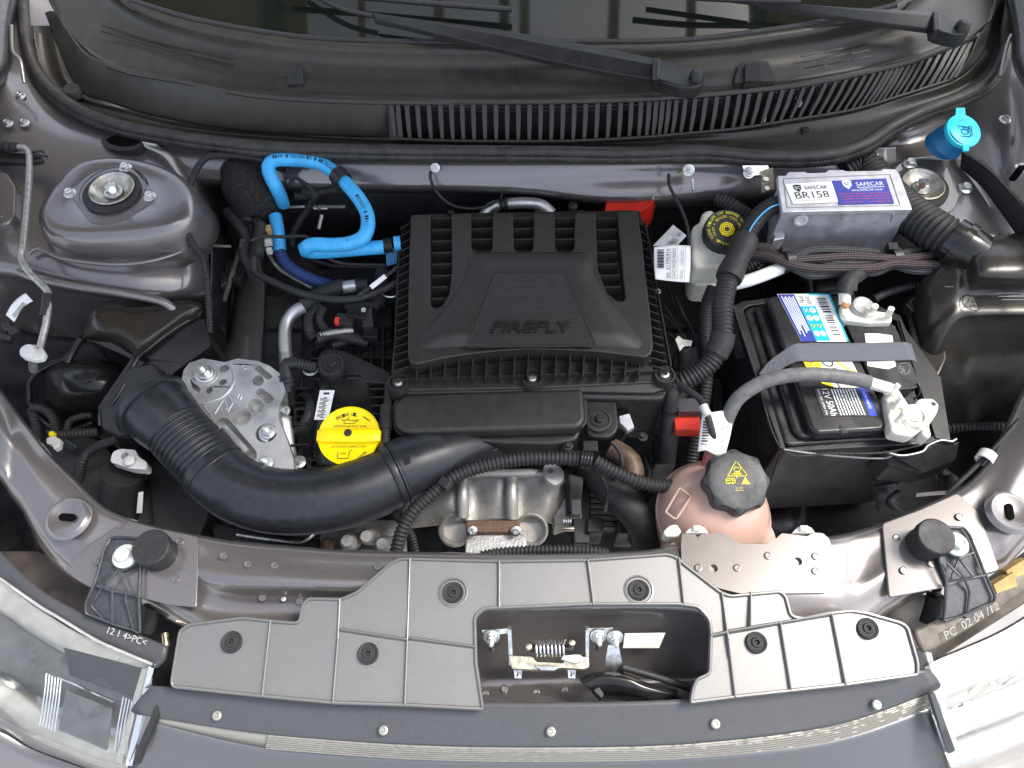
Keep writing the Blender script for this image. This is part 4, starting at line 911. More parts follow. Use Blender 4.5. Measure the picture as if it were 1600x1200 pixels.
prism('gasket', [(728, 812, -.10), (812, 812, -.10), (812, 832, -.10), (728, 832, -.10)], -.12, M['rust'], eng, .002, rnd=.004)
prism('flange', [(728, 838, -.11), (760, 832, -.11), (820, 834, -.11), (826, 862, -.11), (726, 866, -.11)], -.15, M['alu'], eng, .004, rnd=.006)
for x in (738, 806): fasten('bolt', (x, 830, -.095), 8, M['zinc'], eng, ax=(0, -.5, .86))
prism('lifting_eye', [(848, 728, -.06), (862, 722, -.06), (880, 733, -.06), (882, 748, -.06), (868, 760, -.06), (852, 748, -.06)], -.075, M['alu'], eng, .002, rnd=.006, holes=[circ(860, 735, -.06, 5, 12)])
prism('thermostat_block', [(862, 780, -.12), (884, 770, -.12), (888, 815, -.12), (866, 822, -.12)], -.16, M['block'], eng, .003)
for x, y in ((897, 782), (900, 806), (889, 826)): tube('brass_fitting', [(x-8, y, -.1), (x+8, y, -.1)], .0035, M['brass'], eng, 8)
for x, y, r in ((545, 845, 15), (600, 850, 15), (575, 838, 12)):
    lathe('cast_stub', (x, y, -.10), [(0, .012), (.007, .012), (.01, .008), (.011, 0), (.011, -.03)], M['block'], eng, ax=(0, -.3, .95))
prism('cast_shelf', [(500, 832, -.14), (560, 810, -.14), (630, 812, -.14), (632, 862, -.14), (498, 866, -.14)], -.18, M['block'], eng, .004)
fasten('bolt', (512, 850, -.11), 11, M['rust'], eng)
for k in range(9): prism('fin', [(905+0*k, 748+k*9, -.14), (1000, 752+k*9, -.14), (1000, 754+k*9, -.14), (905, 750+k*9, -.14)], -.16, M['dark'], eng, 0)
prism('dark_bracket', [(888, 700, -.12), (925, 705, -.12), (922, 850, -.13), (896, 850, -.13)], -.17, M['plastic'], eng, .003)

vc = thing('valve_cover', 'black plastic valve cover around the yellow oil filler cap', 'valve cover', (540, 680, -.06))
prism('cover_body', [(466, 583, -.05), (480, 570, -.05), (610, 566, -.05), (622, 600, -.05), (622, 700, -.05), (600, 742, -.05), (500, 748, -.05), (470, 730, -.05), (462, 700, -.05)], -.14, M['gloss'], vc, .006, 4, rnd=.008)
loft('cam_hump', [[(484, 590, -.05), (500, 588, -.03), (535, 586, -.025), (570, 586, -.03), (600, 588, -.05)], [(484, 640, -.05), (498, 640, -.03), (535, 640, -.024), (575, 640, -.03), (606, 640, -.05)], [(482, 730, -.06), (498, 732, -.04), (535, 735, -.035), (575, 732, -.04), (604, 730, -.06)]], M['gloss'], vc, 6, 5, .003)
for k in range(6):
    prism('side_web', [(454, 606+k*22, -.045), (486, 604+k*22, -.045), (486, 607+k*22, -.045), (454, 609+k*22, -.045)], -.07, M['plastic'], vc, .0006)
for k in range(5):
    prism('side_web', [(578, 606+k*13, -.03), (612, 605+k*13, -.03), (612, 608+k*13, -.03), (578, 609+k*13, -.03)], -.06, M['plastic'], vc, .0006)
prism('square_pocket', [(458, 634, -.036), (482, 634, -.036), (482, 664, -.036), (458, 664, -.036)], -.06, M['gloss'], vc, .002, holes=[[(463, 640, -.036), (477, 640, -.036), (477, 658, -.036), (463, 658, -.036)]])
lathe('flange_rim', (468, 650, -.055), [(.032, -.02), (.034, 0), (.03, .008), (.024, .01)], M['plastic'], vc, ax=(-.6, 0, .8))
fasten('bolt', (447, 642, -.03), 8, M['zinc'], vc, ax=(-.5, -.3, .8)); fasten('bolt', (467, 722, -.045), 11, M['zinc'], vc)
prism('bolt_boss', [(455, 705, -.055), (478, 705, -.055), (482, 738, -.055), (456, 738, -.055)], -.1, M['plastic'], vc, .003, rnd=.005)
prism('front_lip', [(478, 716, -.04), (515, 716, -.04), (515, 742, -.04), (480, 742, -.04)], -.08, M['plastic'], vc, .002, holes=[[(486, 720, -.04), (510, 720, -.04), (510, 728, -.04), (486, 728, -.04)]])
Qs = quad((491, 656, -.018), (513, 656, -.016), (523, 610, -.016), (500, 610, -.018))
patch('sticker', Qs, 0, 0, 1, 1, M['paper'], vc, .0006)
for k in range(16):
    patch('print_line', Qs, .15+.25*(k % 3 == 0), .06+k*.045, .55+.3*random.random(), .085+k*.045, M['ink'], vc, .0008)
patch('print_mark', Qs, .3, .85, .7, .92, M['ink'], vc, .0008)

cap = thing('oil_filler_cap', 'round bright yellow engine oil cap with a raised grip bar', 'oil cap', (543, 682, -.02))
ca = Vector((.0, -.12, 1)).normalized()
cc = P(545, 680, .0)
lathe('cap_disc', cc, [(0, -.004), (.0, -.004), (.034, -.004), (.0365, -.003), (.0378, -.0005), (.0372, -.006), (.036, -.012), (.030, -.014), (.030, -.03)], M['yellow'], cap, ax=ca, n=56)
cu_, cv_, cw_ = Vector((1, 0, 0)), ca.cross(Vector((1, 0, 0))), ca
def cp(x, y, h): return cc+cu_*x+cv_*y+cw_*h
bm = bmesh.new(); rr = []
for i in range(13):
    x = -.0385+.077*i/12; e = 1-abs(x/.0395)**8
    prof = [(-.0105, -.006), (-.0095, .001+.003*e), (-.0075, .0045*e+.001), (0, .0052*e+.001), (.0055, .0045*e+.001), (.0075, .002), (.0085, -.006)]
    rr.append([bm.verts.new(cp(x, y*(.75+.25*e), h)) for y, h in prof])
for a, b in zip(rr, rr[1:]):
    for k in range(len(a)-1): bm.faces.new([a[k], a[k+1], b[k+1], b[k]])
bm.faces.new(rr[0]); bm.faces.new(rr[-1][::-1])
obj('grip_bar', bm, M['yellow'], cap, 45)
lathe('centre_hole', cp(0, .001, .0062), [(.0048, -.001), (.0048, .0004), (0, .0004)], M['ink'], cap, ax=ca, n=12)
tx = lambda s, x0, y0, x1, y1: letters(s, ([cp(-.035, -.035, -.0036), cp(.035, -.035, -.0036), cp(.035, .035, -.0036), cp(-.035, .035, -.0036)], ca), (x0+.035)/.07, (y0+.035)/.07, (x1+.035)/.07, (y1+.035)/.07, M['ink'], cap, .0003)
tx('SYNTHETIC OIL', -.02, .0115, .021, .014); tx('ADVANCED LUBRICATION', -.021, -.0145, .0215, -.012)
arc_letters('ENGINE OIL', cc, .0285, 128, 74, .0045, M['ink'], cap, ca, -.0034)
def strokes(name, polys, m, par, r=.0004):
    bm = bmesh.new()
    for p in polys: tube_bm(p, r, 5, step=.004, bm=bm, straight=True)
    obj(name, bm, m, par, 0)
strokes('oil_can_symbol', [[cp(*p, -.0033) for p in q] for q in (
  [(-.012, .021), (-.008, .021), (-.008, .0165), (.004, .0165), (.011, .022), (.004, .02), (-.002, .021), (-.012, .021)], [(-.004, .021), (-.004, .0235), (-.001, .0235)], [(.015, .026), (.022, .021)], [(.0165, .0245), (.0235, .0195)], [(.022, .021), (.0235, .0195)])], M['ink'], cap)
strokes('dipstick_symbol', [[cp(*p, -.0033) for p in q] for q in (
  [(-.012, -.02), (-.012, -.0285), (0.001, -.0285), (.002, -.02), (.005, -.017)], [(-.009, -.022), (-.002, -.022)], [(.012, -.028), (.021, -.02)], [(.014, -.029), (.0225, -.021)], [(.021, -.02), (.0225, -.021)])], M['ink'], cap)

# ================================================================ air filter box
ab = thing('air_filter_box', 'large black ribbed air filter housing with a raised lettered lid', 'air filter box', (830, 460, .0))
zt = .03
prism('lower_housing', [(628, 350, -.01), (1002, 340, -.01), (1046, 590, -.01), (1040, 625, -.01), (620, 615, -.01), (612, 585, -.01)], -.1, M['plastic'], ab, .005, rnd=.01)
fl = [(642, 336, .005), (700, 333, .005), (1000, 328, .005), (1012, 380, .005), (1030, 470, .005), (1050, 566, .005), (1046, 590, .003), (1020, 598, .0), (850, 606, .0), (640, 610, .0), (614, 600, .003), (611, 582, .005), (618, 500, .005), (626, 400, .005)]
prism('flange', fl, lambda p: -.014, M['airbox'], ab, .002, 3, rnd=.005)
prism('front_skirt', [(616, 592, -.002), (640, 600, -.002), (850, 603, -.002), (1046, 590, -.002), (1046, 606, -.004), (1020, 614, -.004), (930, 612, -.004), (850, 611, -.004), (640, 616, -.004), (616, 612, -.004)], -.04, M['airbox'], ab, .002)
# raised lid: outline with comb notches left open
nt_ = [(675, 706, 479, 484), (736, 770, 392, 392), (802, 834, 392, 392), (867, 898, 392, 392), (931, 964, 471, 471)]
lo = [(641, 334), (675, 334)]
zl = lambda y: zt
Lo = [(642, 335), (674, 334)]
Lo += [(673, 350), (673, 476), (679, 481), (690, 478), (702, 458), (706, 420), (705, 334)]
for a, b in ((736, 770), (802, 834), (867, 898)): Lo += [(a, 333), (a+1, 388), (a+6, 393), (b-6, 393), (b-1, 388), (b, 332)]
Lo += [(931, 331), (934, 420), (948, 456), (964, 470), (975, 470), (977, 464), (964, 330), (996, 328), (1004, 380), (1014, 470), (1021, 540), (1018, 551), (1010, 558), (975, 554), (935, 549), (880, 546), (824, 545), (780, 548), (732, 553), (690, 560), (650, 569), (641, 566), (637, 556), (638, 450), (640, 380)]
prism('raised_lid', [(x, y, zt) for x, y in Lo], .004, M['airbox'], ab, .0045, 4, rnd=.003)
# recess ribs inside the windows (cross webs)
def web(a, b, z0, z1, w=.0007, name='rib', par=ab, m='airbox', tilt=0):
    pa, pb = P(a[0], a[1], z1), P(b[0], b[1], z1); d = pb-pa; d.z = 0; d.normalize(); s = Vector((-d.y, d.x, 0))*w
    bm = bmesh.new(); dz = Vector((0, 0, z1-z0))
    hi = [bm.verts.new(p) for p in (pa-s, pb-s, pb+s, pa+s)]; lo_ = [bm.verts.new(p-dz) for p in (pa-s*1.3, pb-s*1.3, pb+s*1.3, pa+s*1.3)]
    bm.faces.new(hi)
    for i in range(4): j = (i+1) % 4; bm.faces.new([lo_[i], lo_[j], hi[j], hi[i]])
    obj(name, bm, M[m], par, 0)
for a, b, yb, q in nt_:
    y = 341
    while y < yb-4:
        xb = b + (0 if a != 931 else max(0, (y-400)*.13)); xa = a + (0 if a != 931 else max(0, (y-440)*.45))
        xb2 = xb if a != 675 else (706 if y < 430 else 706-(y-430)*.35)
        web((xa, y), (xb2, y-1), .004, zt-.0015, name='recess_rib'); y += 16.5 if yb < 400 else 18
        if random.random() < .0: break
prism('lid_floor', [(672, 334, .008), (980, 329, .008), (980, 480, .008), (672, 485, .008)], .004, M['airbox'], ab, 0)
# ribs of the flange: front, left and right, each a piece of its own
n = 17
for i in range(n):
    t = i/(n-1); x = 650+t*348
    ytop = 571-26*(1-((x-835)/190)**2) ; yb = 590-6*t+ (0 if True else 0)
    web((x+2, ytop+6), (x, yb+2), .005, .019, name='front_rib')
web((618, 593), (1046, 578), .0, .012, .0009, 'rim_rib'); web((614, 600), (624, 372), .0, .010, .0008, 'rim_rib'); web((1049, 572), (1008, 345), .0, .010, .0008, 'rim_rib')
for i in range(19):
    y = 352+i*12.4; t = (y-340)/240
    web((628-13*t-2, y+5), (641, y-4), .004, .017, name='side_rib'); web((996+24*t+1, y-4), (1007+38*t, y+3), .004, .017, name='side_rib')
for i in range(5): web((700+i*68, 331), (700+i*68+9, 331), 0, .014, .003, name='rear_stub')
# central bulge
bu = thing  # (the bulge is part of the lid)
bm = bmesh.new()
rowsb = []
for v in range(9):
    t = v/8
    row = []
    y = 392+t*150
    hw = 100+ (0 if t < .35 else 0) + 190*max(0, t-.2)**1.25*.62
    cxm = 829-1*t
    for k in range(13):
        s = -1+2*k/12; a = abs(s)
        prof = 1-max(0, (a-.72)/.28)**2 if a > .72 else 1
        vert = min(1, t/.09)**.6 * min(1, (1-t)/.12)**.6
        row.append(P(cxm+s*hw, y + (7*(s*s) if t > .9 else 0), zt-.001+.0095*prof*vert))
    rowsb.append(row)
loft('lid_bulge', rowsb, M['airbox'], ab, 3, 3, .004, smooth=60)
# striped badge field and raised word
zb = zt+.0092
Qb = quad((731, 543, zb-.0007), (931, 541, zb-.0007), (884, 428, zb+.0002), (774, 428, zb+.0002))
bm = bmesh.new()
patch('badge', Qb, 0, 0, 1, 1, M['airbox'], ab, .0007, bm=bm)
NL = 40
for k in range(NL):
    v = (k+.5)/NL
    lo_ = [bm.verts.new(qpt(Qb, *p)) for p in ((.015, v-.0062, .0006), (.985, v-.0062, .0006), (.985, v, .0014), (.015, v, .0014), )]
    hi = [bm.verts.new(qpt(Qb, *p)) for p in ((.985, v+.0062, .0006), (.015, v+.0062, .0006))]
    bm.faces.new(lo_); bm.faces.new([lo_[3], lo_[2], hi[0], hi[1]])
tag(obj('badge_stripes', bm, M['airbox'], ab, 0), kind='stuff')
for a, b in (((0, 0), (1, 0)), ((1, 0), (1, 1)), ((1, 1), (0, 1)), ((0, 1), (0, 0))): tube('badge_edge', [qpt(Qb, *a, .0008), qpt(Qb, *b, .0008)], .0008, M['airbox'], ab, 6, straight=True)
letters('FIREFLY', Qb, .15, .17, .83, .315, M['badge'], ab, .0008, name='raised_lettering', ext=.0026, shear=.03)
for p in ((622, 598, .006), (832, 591, .008), (1039, 586, .006)):
    lathe('screw_boss', p, [(.015, -.03), (.0145, -.004), (.013, .002), (.011, .002), (.009, -.002), (0, -.002)], M['airbox'], ab, n=24)
    fasten('screw', (p[0], p[1]-1, p[2]), 7, M['zinc'], ab, name='lid_screw')
fasten('screw', (1028, 455, .006), 5, M['zinc'], ab, name='lid_screw')
tube('red_gasket', [(644, 607, -.006), (740, 603, -.006), (820, 600, -.006), (925, 599, -.006)], .0016, M['rustred'], ab, 6)

rb = thing('air_duct_box', 'flat black plastic duct box in front of the air filter housing', 'duct box', (760, 650, -.03))
prism('box_lid', [(630, 615, .0), (906, 606, .0), (912, 612, .0), (915, 655, .0), (905, 668, .0), (760, 672, .0), (634, 676, .0), (617, 666, .0), (615, 632, .0)], -.022, M['airbox'], rb, .007, 5, rnd=.008, smooth=60)
prism('box_lip', [(628, 613, -.014), (908, 604, -.014), (916, 612, -.014), (918, 660, -.014), (905, 674, -.014), (760, 678, -.014), (632, 683, -.014), (614, 672, -.014), (612, 632, -.014)], -.018, M['airbox'], rb, .0015, 3, rnd=.008)
prism('box_base', [(632, 615, -.024), (904, 608, -.024), (911, 662, -.024), (902, 688, -.024), (860, 695, -.024), (790, 693, -.024), (760, 690, -.024), (634, 690, -.024), (616, 674, -.024), (616, 632, -.024)], -.072, M['airbox'], rb, .004, 4, rnd=.008)
loft('base_web', [[(770, 686, -.045), (850, 684, -.045), (905, 672, -.045)], [(800, 700, -.05), (850, 700, -.05), (905, 686, -.05)], [(815, 712, -.06), (845, 712, -.06), (908, 690, -.06)]], M['plastic'], rb, 4, 4, .004)
tb = thing('rubber_mount', 'black bracket tab with round rubber mount right of the duct box', 'rubber mount', (935, 657, -.02))
prism('mount_tab', [(912, 608, -.02), (962, 610, -.02), (964, 640, -.02), (966, 672, -.02), (952, 684, -.02), (922, 682, -.02), (914, 668, -.02)], -.03, M['plastic'], tb, .0025, rnd=.008)
tb2 = thing('rubber_mount', 'black round rubber mount on the plastic arm left of the air filter housing', 'rubber mount', (519, 571, -.03))
for par, x, y, z in ((tb, 935, 657, -.018), (tb2, 518, 571, -.016)):
    lathe('mount_disc', (x, y, z), [(.0175, -.02), (.0175, .0), (.0165, .0025), (.0135, .003), (.0125, .0015), (.0105, .0015), (.0095, .0035), (.0, .0035)], M['rubber'], par, n=40)
    lathe('mount_hex', (x+2, y, z), [(.0062, .003), (.0062, .0075), (.005, .0085), (0, .0085)], M['plastic'], par, n=6, smooth=20)
prism('plastic_arm', [(495, 560, -.028), (502, 548, -.028), (518, 543, -.028), (540, 548, -.028), (612, 582, -.028), (614, 600, -.028), (560, 596, -.028), (505, 592, -.028), (496, 580, -.028)], -.045, M['plastic'], tb2, .003, rnd=.008)
im = thing('intake_manifold', 'black ribbed plastic intake manifold left of the air filter housing', 'manifold', (560, 540, -.06))
prism('manifold_body', [(480, 500, -.055), (612, 470, -.055), (614, 575, -.055), (545, 560, -.055), (495, 545, -.055)], -.1, M['plastic'], im, .004)
for a, b in (((540, 530), (612, 505)), ((545, 545), (612, 532)), ((552, 558), (612, 558)), ((560, 520), (560, 575)), ((580, 512), (580, 580)), ((598, 508), (598, 585)), ((486, 560), (500, 560)), ((484, 548), (505, 540))):
    web(a, b, -.06, -.04, .0009, 'manifold_rib', im, 'plastic')

# ================================================================ big intake hose
ih = thing('intake_hose', 'thick black intake hose with bellows curving from the air scoop to the duct box', 'intake hose', (450, 770, -.03))
hm = M['hose']
tube('duct', [(612, 742, -.035), (660, 722, -.036), (720, 702, -.05), (790, 682, -.075), (850, 650, -.085)], lambda t: .041-.016*t**1.3, hm, ih, 36, sx=1)
prism('duct_tongue', [(628, 690, -.012), (800, 674, -.032), (816, 682, -.048), (770, 706, -.04), (700, 730, -.03), (650, 752, -.02), (632, 745, -.012)], -.05, hm, ih, .006, 4, rnd=.008)
lathe('collar', P(612, 742, -.035), [(.040, -.006), (.0437, -.005), (.0445, -.001), (.0437, .0025), (.040, .004)], hm, ih, ax=P(612, 742, -.035)-P(640, 729, -.036), n=40)
lathe('collar_ring', P(622, 738, -.035), [(.040, -.003), (.0425, -.0015), (.0425, .0015), (.040, .003)], hm, ih, ax=P(612, 742, -.035)-P(640, 729, -.036), n=40)
tube('hose_bend', [(620, 739, -.035), (588, 757, -.033), (540, 774, -.03), (480, 784, -.028), (420, 781, -.026), (370, 764, -.022), (336, 738, -.018)], lambda t: .0395, hm, ih, 40, step=.006)
bel = [(345, 745, -.018), (320, 720, -.012), (292, 690, -.006), (270, 666, -.002)]
tube('bellows', bel, .0385, hm, ih, 40, corr=(.0068, .0034))
tube('hose_cuff', [(276, 672, -.003), (258, 654, .0), (244, 640, .002), (235, 631, .002)], lambda t: .0385+.004*min(1, t*2.2), hm, ih, 40, step=.005)
lathe('flange_ring', P(238, 634, .002), [(.040, -.006), (.0465, -.005), (.0475, 0), (.0465, .004), (.040, .006)], hm, ih, ax=P(238, 634, .002)-P(258, 654, .0), n=44)
tube('cuff_band', [(330, 731, -.016), (338, 739, -.017)], .0402, hm, ih, 40, step=.003)
prism('square_tab', [(629, 712, .006), (638, 708, .006), (642, 722, .006), (632, 726, .006)], -.01, hm, ih, .001)
# ================================================================ left side of the bay
def strut(label, x, y, z, m_rod):
    s = thing('strut_mount', label, 'strut mount', (x, y, z))
    prism('rubber_plate', circ(x-2, y+2, z+.002, .0375, 36), z-.006, M['rubber'], s, .003, 3, holes=[circ(x, y, z+.002, .027, 32)])
    lathe('steel_cup', (x, y, z), [(.0285, .002), (.0295, .004), (.028, .005), (.024, .001), (.018, -.004), (.01, -.006), (0, -.006)], M['strutcup'], s, n=40)
    lathe('rod_washer', (x, y, z), [(.012, -.004), (.012, -.002), (0, -.002)], M['zinc'], s)
    lathe('rod_nut', (x, y, z), [(.0095, -.003), (.0095, .006), (.008, .007), (0, .007)], M['zinc'], s, n=6, smooth=20)
    tube('rod_end', [Vector((0, 0, .0))+P(x, y, z), P(x, y, z+.022)+Vector((0, 0, 0))], .0045, m_rod, s, 12, corr=(.0018, .0004), straight=True)
    return s
s1 = strut('round strut mount with a bare steel rod end on the left turret', 176, 297, .091, M['zinc'])
s2 = strut('round strut mount with a rusty rod end on the right turret', 1441, 290, .053, M['rust'])
for p in ((196, 262), (109, 302), (234, 307)): fasten('bolt', (p[0], p[1], .089), 10, M['zinc'], s1, name='flange_bolt')
for p in ((1421, 256), (1508, 294)): fasten('bolt', (p[0], p[1], .053), 11, M['zinc'], s2, name='flange_bolt')
for s, c in ((s1, [(112, 302, .0885), (125, 325, .0885), (145, 348, .0885), (185, 345, .0885), (215, 328, .0885), (242, 308, .0885), (226, 284, .0885), (205, 262, .0885), (190, 258, .0885), (150, 268, .0885), (125, 285, .0885)]),
             (s2, [(1388, 300, .0505), (1398, 325, .0505), (1440, 338, .0505), (1485, 330, .0505), (1500, 305, .0505), (1514, 290, .0505), (1490, 276, .0505), (1470, 254, .0505), (1425, 248, .0505), (1400, 262, .0505)])):
    prism('mount_plate', [(x, y, z+.0008) for x, y, z in c], c[0][2]-.004, M['paint'], s, .0015, 3, so=True, holes=None or [circ(176 if s is s1 else 1441, 297 if s is s1 else 290, c[0][2]+.0008, .036, 28)])
sn = thing('air_scoop', 'glossy black plastic air scoop box at the left of the bay', 'air scoop', (220, 540, -.0))
loft('scoop_top', [
 [(126, 512, -.006), (140, 492, .014), (158, 474, .018), (184, 471, .019), (200, 479, .018), (236, 478, .018), (268, 472, .018), (298, 470, .018), (316, 477, .014), (318, 488, -.004)],
 [(127, 516, -.006), (144, 500, .0165), (164, 484, .021), (188, 482, .022), (204, 488, .022), (238, 486, .022), (270, 480, .022), (298, 477, .022), (313, 483, .015), (315, 492, -.004)],
 [(130, 522, -.006), (150, 510, .0165), (172, 500, .021), (194, 500, .022), (209, 506, .022), (240, 500, .022), (270, 490, .022), (296, 483, .022), (308, 488, .014), (310, 497, -.004)],
 [(134, 528, -.008), (156, 519, .015), (178, 514, .02), (200, 518, .021), (214, 525, .021), (241, 514, .021), (269, 499, .021), (292, 488, .021), (303, 493, .013), (305, 502, -.006)],
 [(140, 532, -.02), (160, 526, .008), (182, 524, .015), (203, 533, .017), (217, 541, .017), (242, 526, .017), (267, 509, .017), (288, 496, .016), (298, 498, .008), (301, 507, -.014)],
 [(144, 536, -.03), (163, 533, -.006), (184, 536, .002), (202, 548, .004), (214, 556, .004), (241, 538, .004), (266, 518, .004), (288, 503, .004), (298, 504, -.004), (300, 512, -.024)]], M['scoopgloss'], sn, 6, 6, .003, smooth=80)
prism('scoop_body', [(136, 530, -.006), (176, 536, -.002), (213, 558, .0), (304, 502, -.004), (318, 496, -.004), (330, 540, -.02), (290, 568, -.02), (262, 590, -.02), (255, 600, -.02), (215, 630, -.02), (162, 648, -.02), (150, 640, -.02), (205, 560, -.01)], -.09, M['gloss'], sn, .005, 4, rnd=.006)
tube('scoop_seam', [(313, 492, .0), (285, 506, .004), (258, 524, .006), (232, 545, .006), (214, 562, .002), (195, 600, -.004), (175, 632, -.008), (158, 640, -.012), (156, 665, -.02)], .003, M['gloss'], sn, 8)
prism('scoop_skirt', [(154, 640, -.006), (176, 606, .0), (200, 572, .004), (240, 566, .002), (262, 590, -.004), (250, 640, -.012), (225, 684, -.02), (180, 682, -.02), (156, 668, -.016)], -.09, M['gloss'], sn, .004, rnd=.004)
hn = thing('resonator_shell', 'rounded glossy black resonator shell beside the left inner wing', 'resonator', (110, 600, -.05))
loft('shell', [
 [(50, 620, -.1), (52, 590, -.07), (70, 572, -.05), (105, 562, -.04), (160, 562, -.04), (205, 580, -.06)],
 [(50, 640, -.1), (62, 605, -.06), (85, 585, -.03), (120, 576, -.018), (165, 578, -.02), (200, 595, -.05)],
 [(52, 655, -.12), (72, 628, -.06), (100, 615, -.03), (130, 608, -.02), (165, 606, -.025), (192, 612, -.05)],
 [(60, 668, -.14), (85, 650, -.08), (115, 640, -.06), (145, 632, -.05), (170, 628, -.05), (188, 632, -.06)],
 [(80, 680, -.16), (110, 672, -.13), (135, 662, -.11), (155, 655, -.1), (170, 650, -.1), (185, 650, -.1)]], M['gloss'], hn, 6, 6, .003, 70)
tube('shell_rim', [(46, 628, -.07), (46, 600, -.055), (60, 580, -.045), (85, 566, -.038), (100, 562, -.036), (120, 540, -.03), (135, 528, -.025)], .004, M['gloss'], hn, 8)
tube('shell_rim', [(46, 628, -.07), (60, 650, -.07), (85, 668, -.075), (115, 672, -.08), (145, 660, -.08)], .004, M['gloss'], hn, 8)
tube('scoop_arm', [(128, 528, -.02), (115, 548, -.03), (105, 568, -.035)], .005, M['gloss'], hn, 8)
rod = thing('hood_prop_rod', 'thin grey metal hood prop rod with a white end clip at the left edge', 'prop rod', (60, 400, .08))
tube('rod', [(4, 229, .105), (30, 230, .105), (42, 234, .105), (46, 250, .104), (44, 300, .1), (36, 380, .095), (33, 403, .09), (48, 428, .085), (72, 452, .08), (76, 466, .078), (73, 500, .07), (66, 530, .062), (62, 545, .06)], .0042, M['steelrod'], rod, 12, step=.004)
tube('grip_sleeve', [(75, 460, .079), (73, 478, .075), (70, 494, .071)], .0062, M['rubber'], rod, 14)
tube('pivot_sleeve', [(-20, 226, .105), (5, 229, .105), (28, 230, .105)], .007, M['rubber'], rod, 14, corr=(.009, .0012))
clip = thing('rod_clip', 'white plastic clip holding the end of the prop rod', 'clip', (52, 550, .05))
prism('clip_plate', [(36, 543, .062), (48, 537, .062), (64, 540, .062), (71, 552, .062), (66, 561, .062), (50, 563, .062), (37, 558, .062)], .054, M['white'], clip, .0018, rnd=.004)
lathe('clip_knob', (48, 553, .062), [(.009, -.002), (.0095, .006), (.008, .009), (0, .0095)], M['white'], clip)
tube('clip_stud', [(52, 562, .05), (52, 578, .03)], .005, M['steelrod'], clip, 10)
hc = thing('hinge_bracket', 'small painted hinge bracket under the prop rod sleeve', 'bracket', (10, 240, .09))
prism('bracket_plate', [(-10, 235, .098), (44, 240, .098), (62, 238, .098), (66, 250, .098), (40, 254, .098), (-10, 252, .098)], .09, M['plastic'], hc, .002, rnd=.004)
for x, y in ((58, 236), (64, 243), (58, 251)): tube('claw', [(x-8, y+2, .102), (x+4, y, .106), (x+10, y+2, .1)], .0016, M['plastic'], hc, 6)
tg = thing('paper_tag', 'white curved paper tag on the dark inner wing below the left turret', 'tag', (28, 478, .05))
loft('tag_sheet', [[(9, 492, .055), (18, 476, .06), (30, 464, .062), (40, 458, .062)], [(22, 503, .052), (30, 488, .057), (38, 478, .06), (51, 470, .06)]], M['paper'], tg, 4, 3, .0008)
Qt = quad((14, 495, .061), (38, 466, .066), (45, 472, .064), (22, 500, .0605)); 
for k in range(3): patch('print_line', Qt, .1, .2+k*.25, .85, .28+k*.25, M['greyink'], tg, .0006)
cl = thing('hose_clamp', 'black plastic clip cluster under the paper tag at the left edge', 'clip', (15, 515, .03))
for a in (((0, 505), (12, 500), (20, 512), (6, 518)), ((10, 512), (26, 508), (30, 516), (14, 524)), ((0, 520), (18, 524), (14, 532), (0, 530))): prism('clip_leaf', [(x, y, .04) for x, y in a], .03, M['plastic'], cl, .0015)

# engine mount casting
emz = -.015
mo = [(284, 592), (287, 578), (296, 567), (317, 560), (336, 563), (351, 566), (370, 560), (403, 564), (422, 572), (439, 585), (446, 611), (434, 640), (436, 656), (450, 692), (458, 716), (460, 748), (430, 746), (403, 732), (384, 723), (360, 694), (334, 663), (306, 633), (289, 608)]
hl_ = [circ(350, 576, emz, 8.5, 14, 7), circ(348, 597, emz, 6.5, 12, 5.5, 30), circ(327, 610, emz, 5, 12, 6, -20), [(297, 592, emz), (303, 590, emz), (306, 600, emz), (314, 608, emz), (311, 614, emz), (300, 606, emz)],
       capsule((403, 575, emz), (420, 589, emz), .0042), circ(403, 595, emz, 9, 16, 10, 30), capsule((406, 612, emz), (421, 624, emz), .0055), circ(400, 634, emz, 11, 18, 13.5, 40), circ(378, 652, emz, 14, 20, 13), capsule((347, 664, emz), (388, 712, emz), .0105),
       circ(416, 676, emz, 17, 22), circ(414, 724, emz, 15, 22, 13)]
mt = thing('engine_mount', 'cast aluminium engine mount bracket with three bolts and oval pockets', 'engine mount', (370, 650, -.04))
prism('mount_casting', [(x, y, emz) for x, y in mo], -.04, M['alu'], mt, .0028, 4, holes=hl_, so=False)
prism('shaded_pocket_floor', [(x+(370-x)*.05, y+(650-y)*.05, emz-.014) for x, y in mo], -.0395, M['block'], mt, .001)  # darker metal than the casting: pocket shade put into the colour
for a in mo[::3]: pass
pr = [(300, 632, emz), (320, 630, emz), (345, 622, emz), (362, 605, emz), (366, 585, emz), (360, 566, emz)]
tube('cast_ridge', [(x, y, z+.0002) for x, y, z in pr], .0022, M['alu'], mt, 8)
tube('cast_island', [(350, 668, emz-.003), (370, 690, emz-.003), (386, 708, emz-.003)], .0052, M['alu'], mt, 10)
strokes('cast_marks', [[P(x, y, emz+.0003) for x, y in q] for q in ([(318, 628), (322, 640), (332, 652)], [(336, 646), (345, 632), (350, 624), (356, 640), (344, 638)], [(358, 618), (364, 630), (356, 644)], [(371, 622), (374, 616)], [(375, 625), (378, 619)], [(380, 570), (386, 572), (384, 578), (378, 576), (380, 570)])], M['alu'], mt, .0009)
letters('46338045', quad((350, 672, emz+.0022), (382, 712, emz+.0022), (387, 706, emz+.0022), (356, 666, emz+.0022)), .05, .0, .9, 1, M['block'], mt, .0006, ext=.0004)
lathe('bolt_seat', (321, 584, emz), [(.0155, -.006), (.0158, -.001), (.017, .001), (.0185, .0005), (.019, -.004)], M['alu'], mt, n=36)
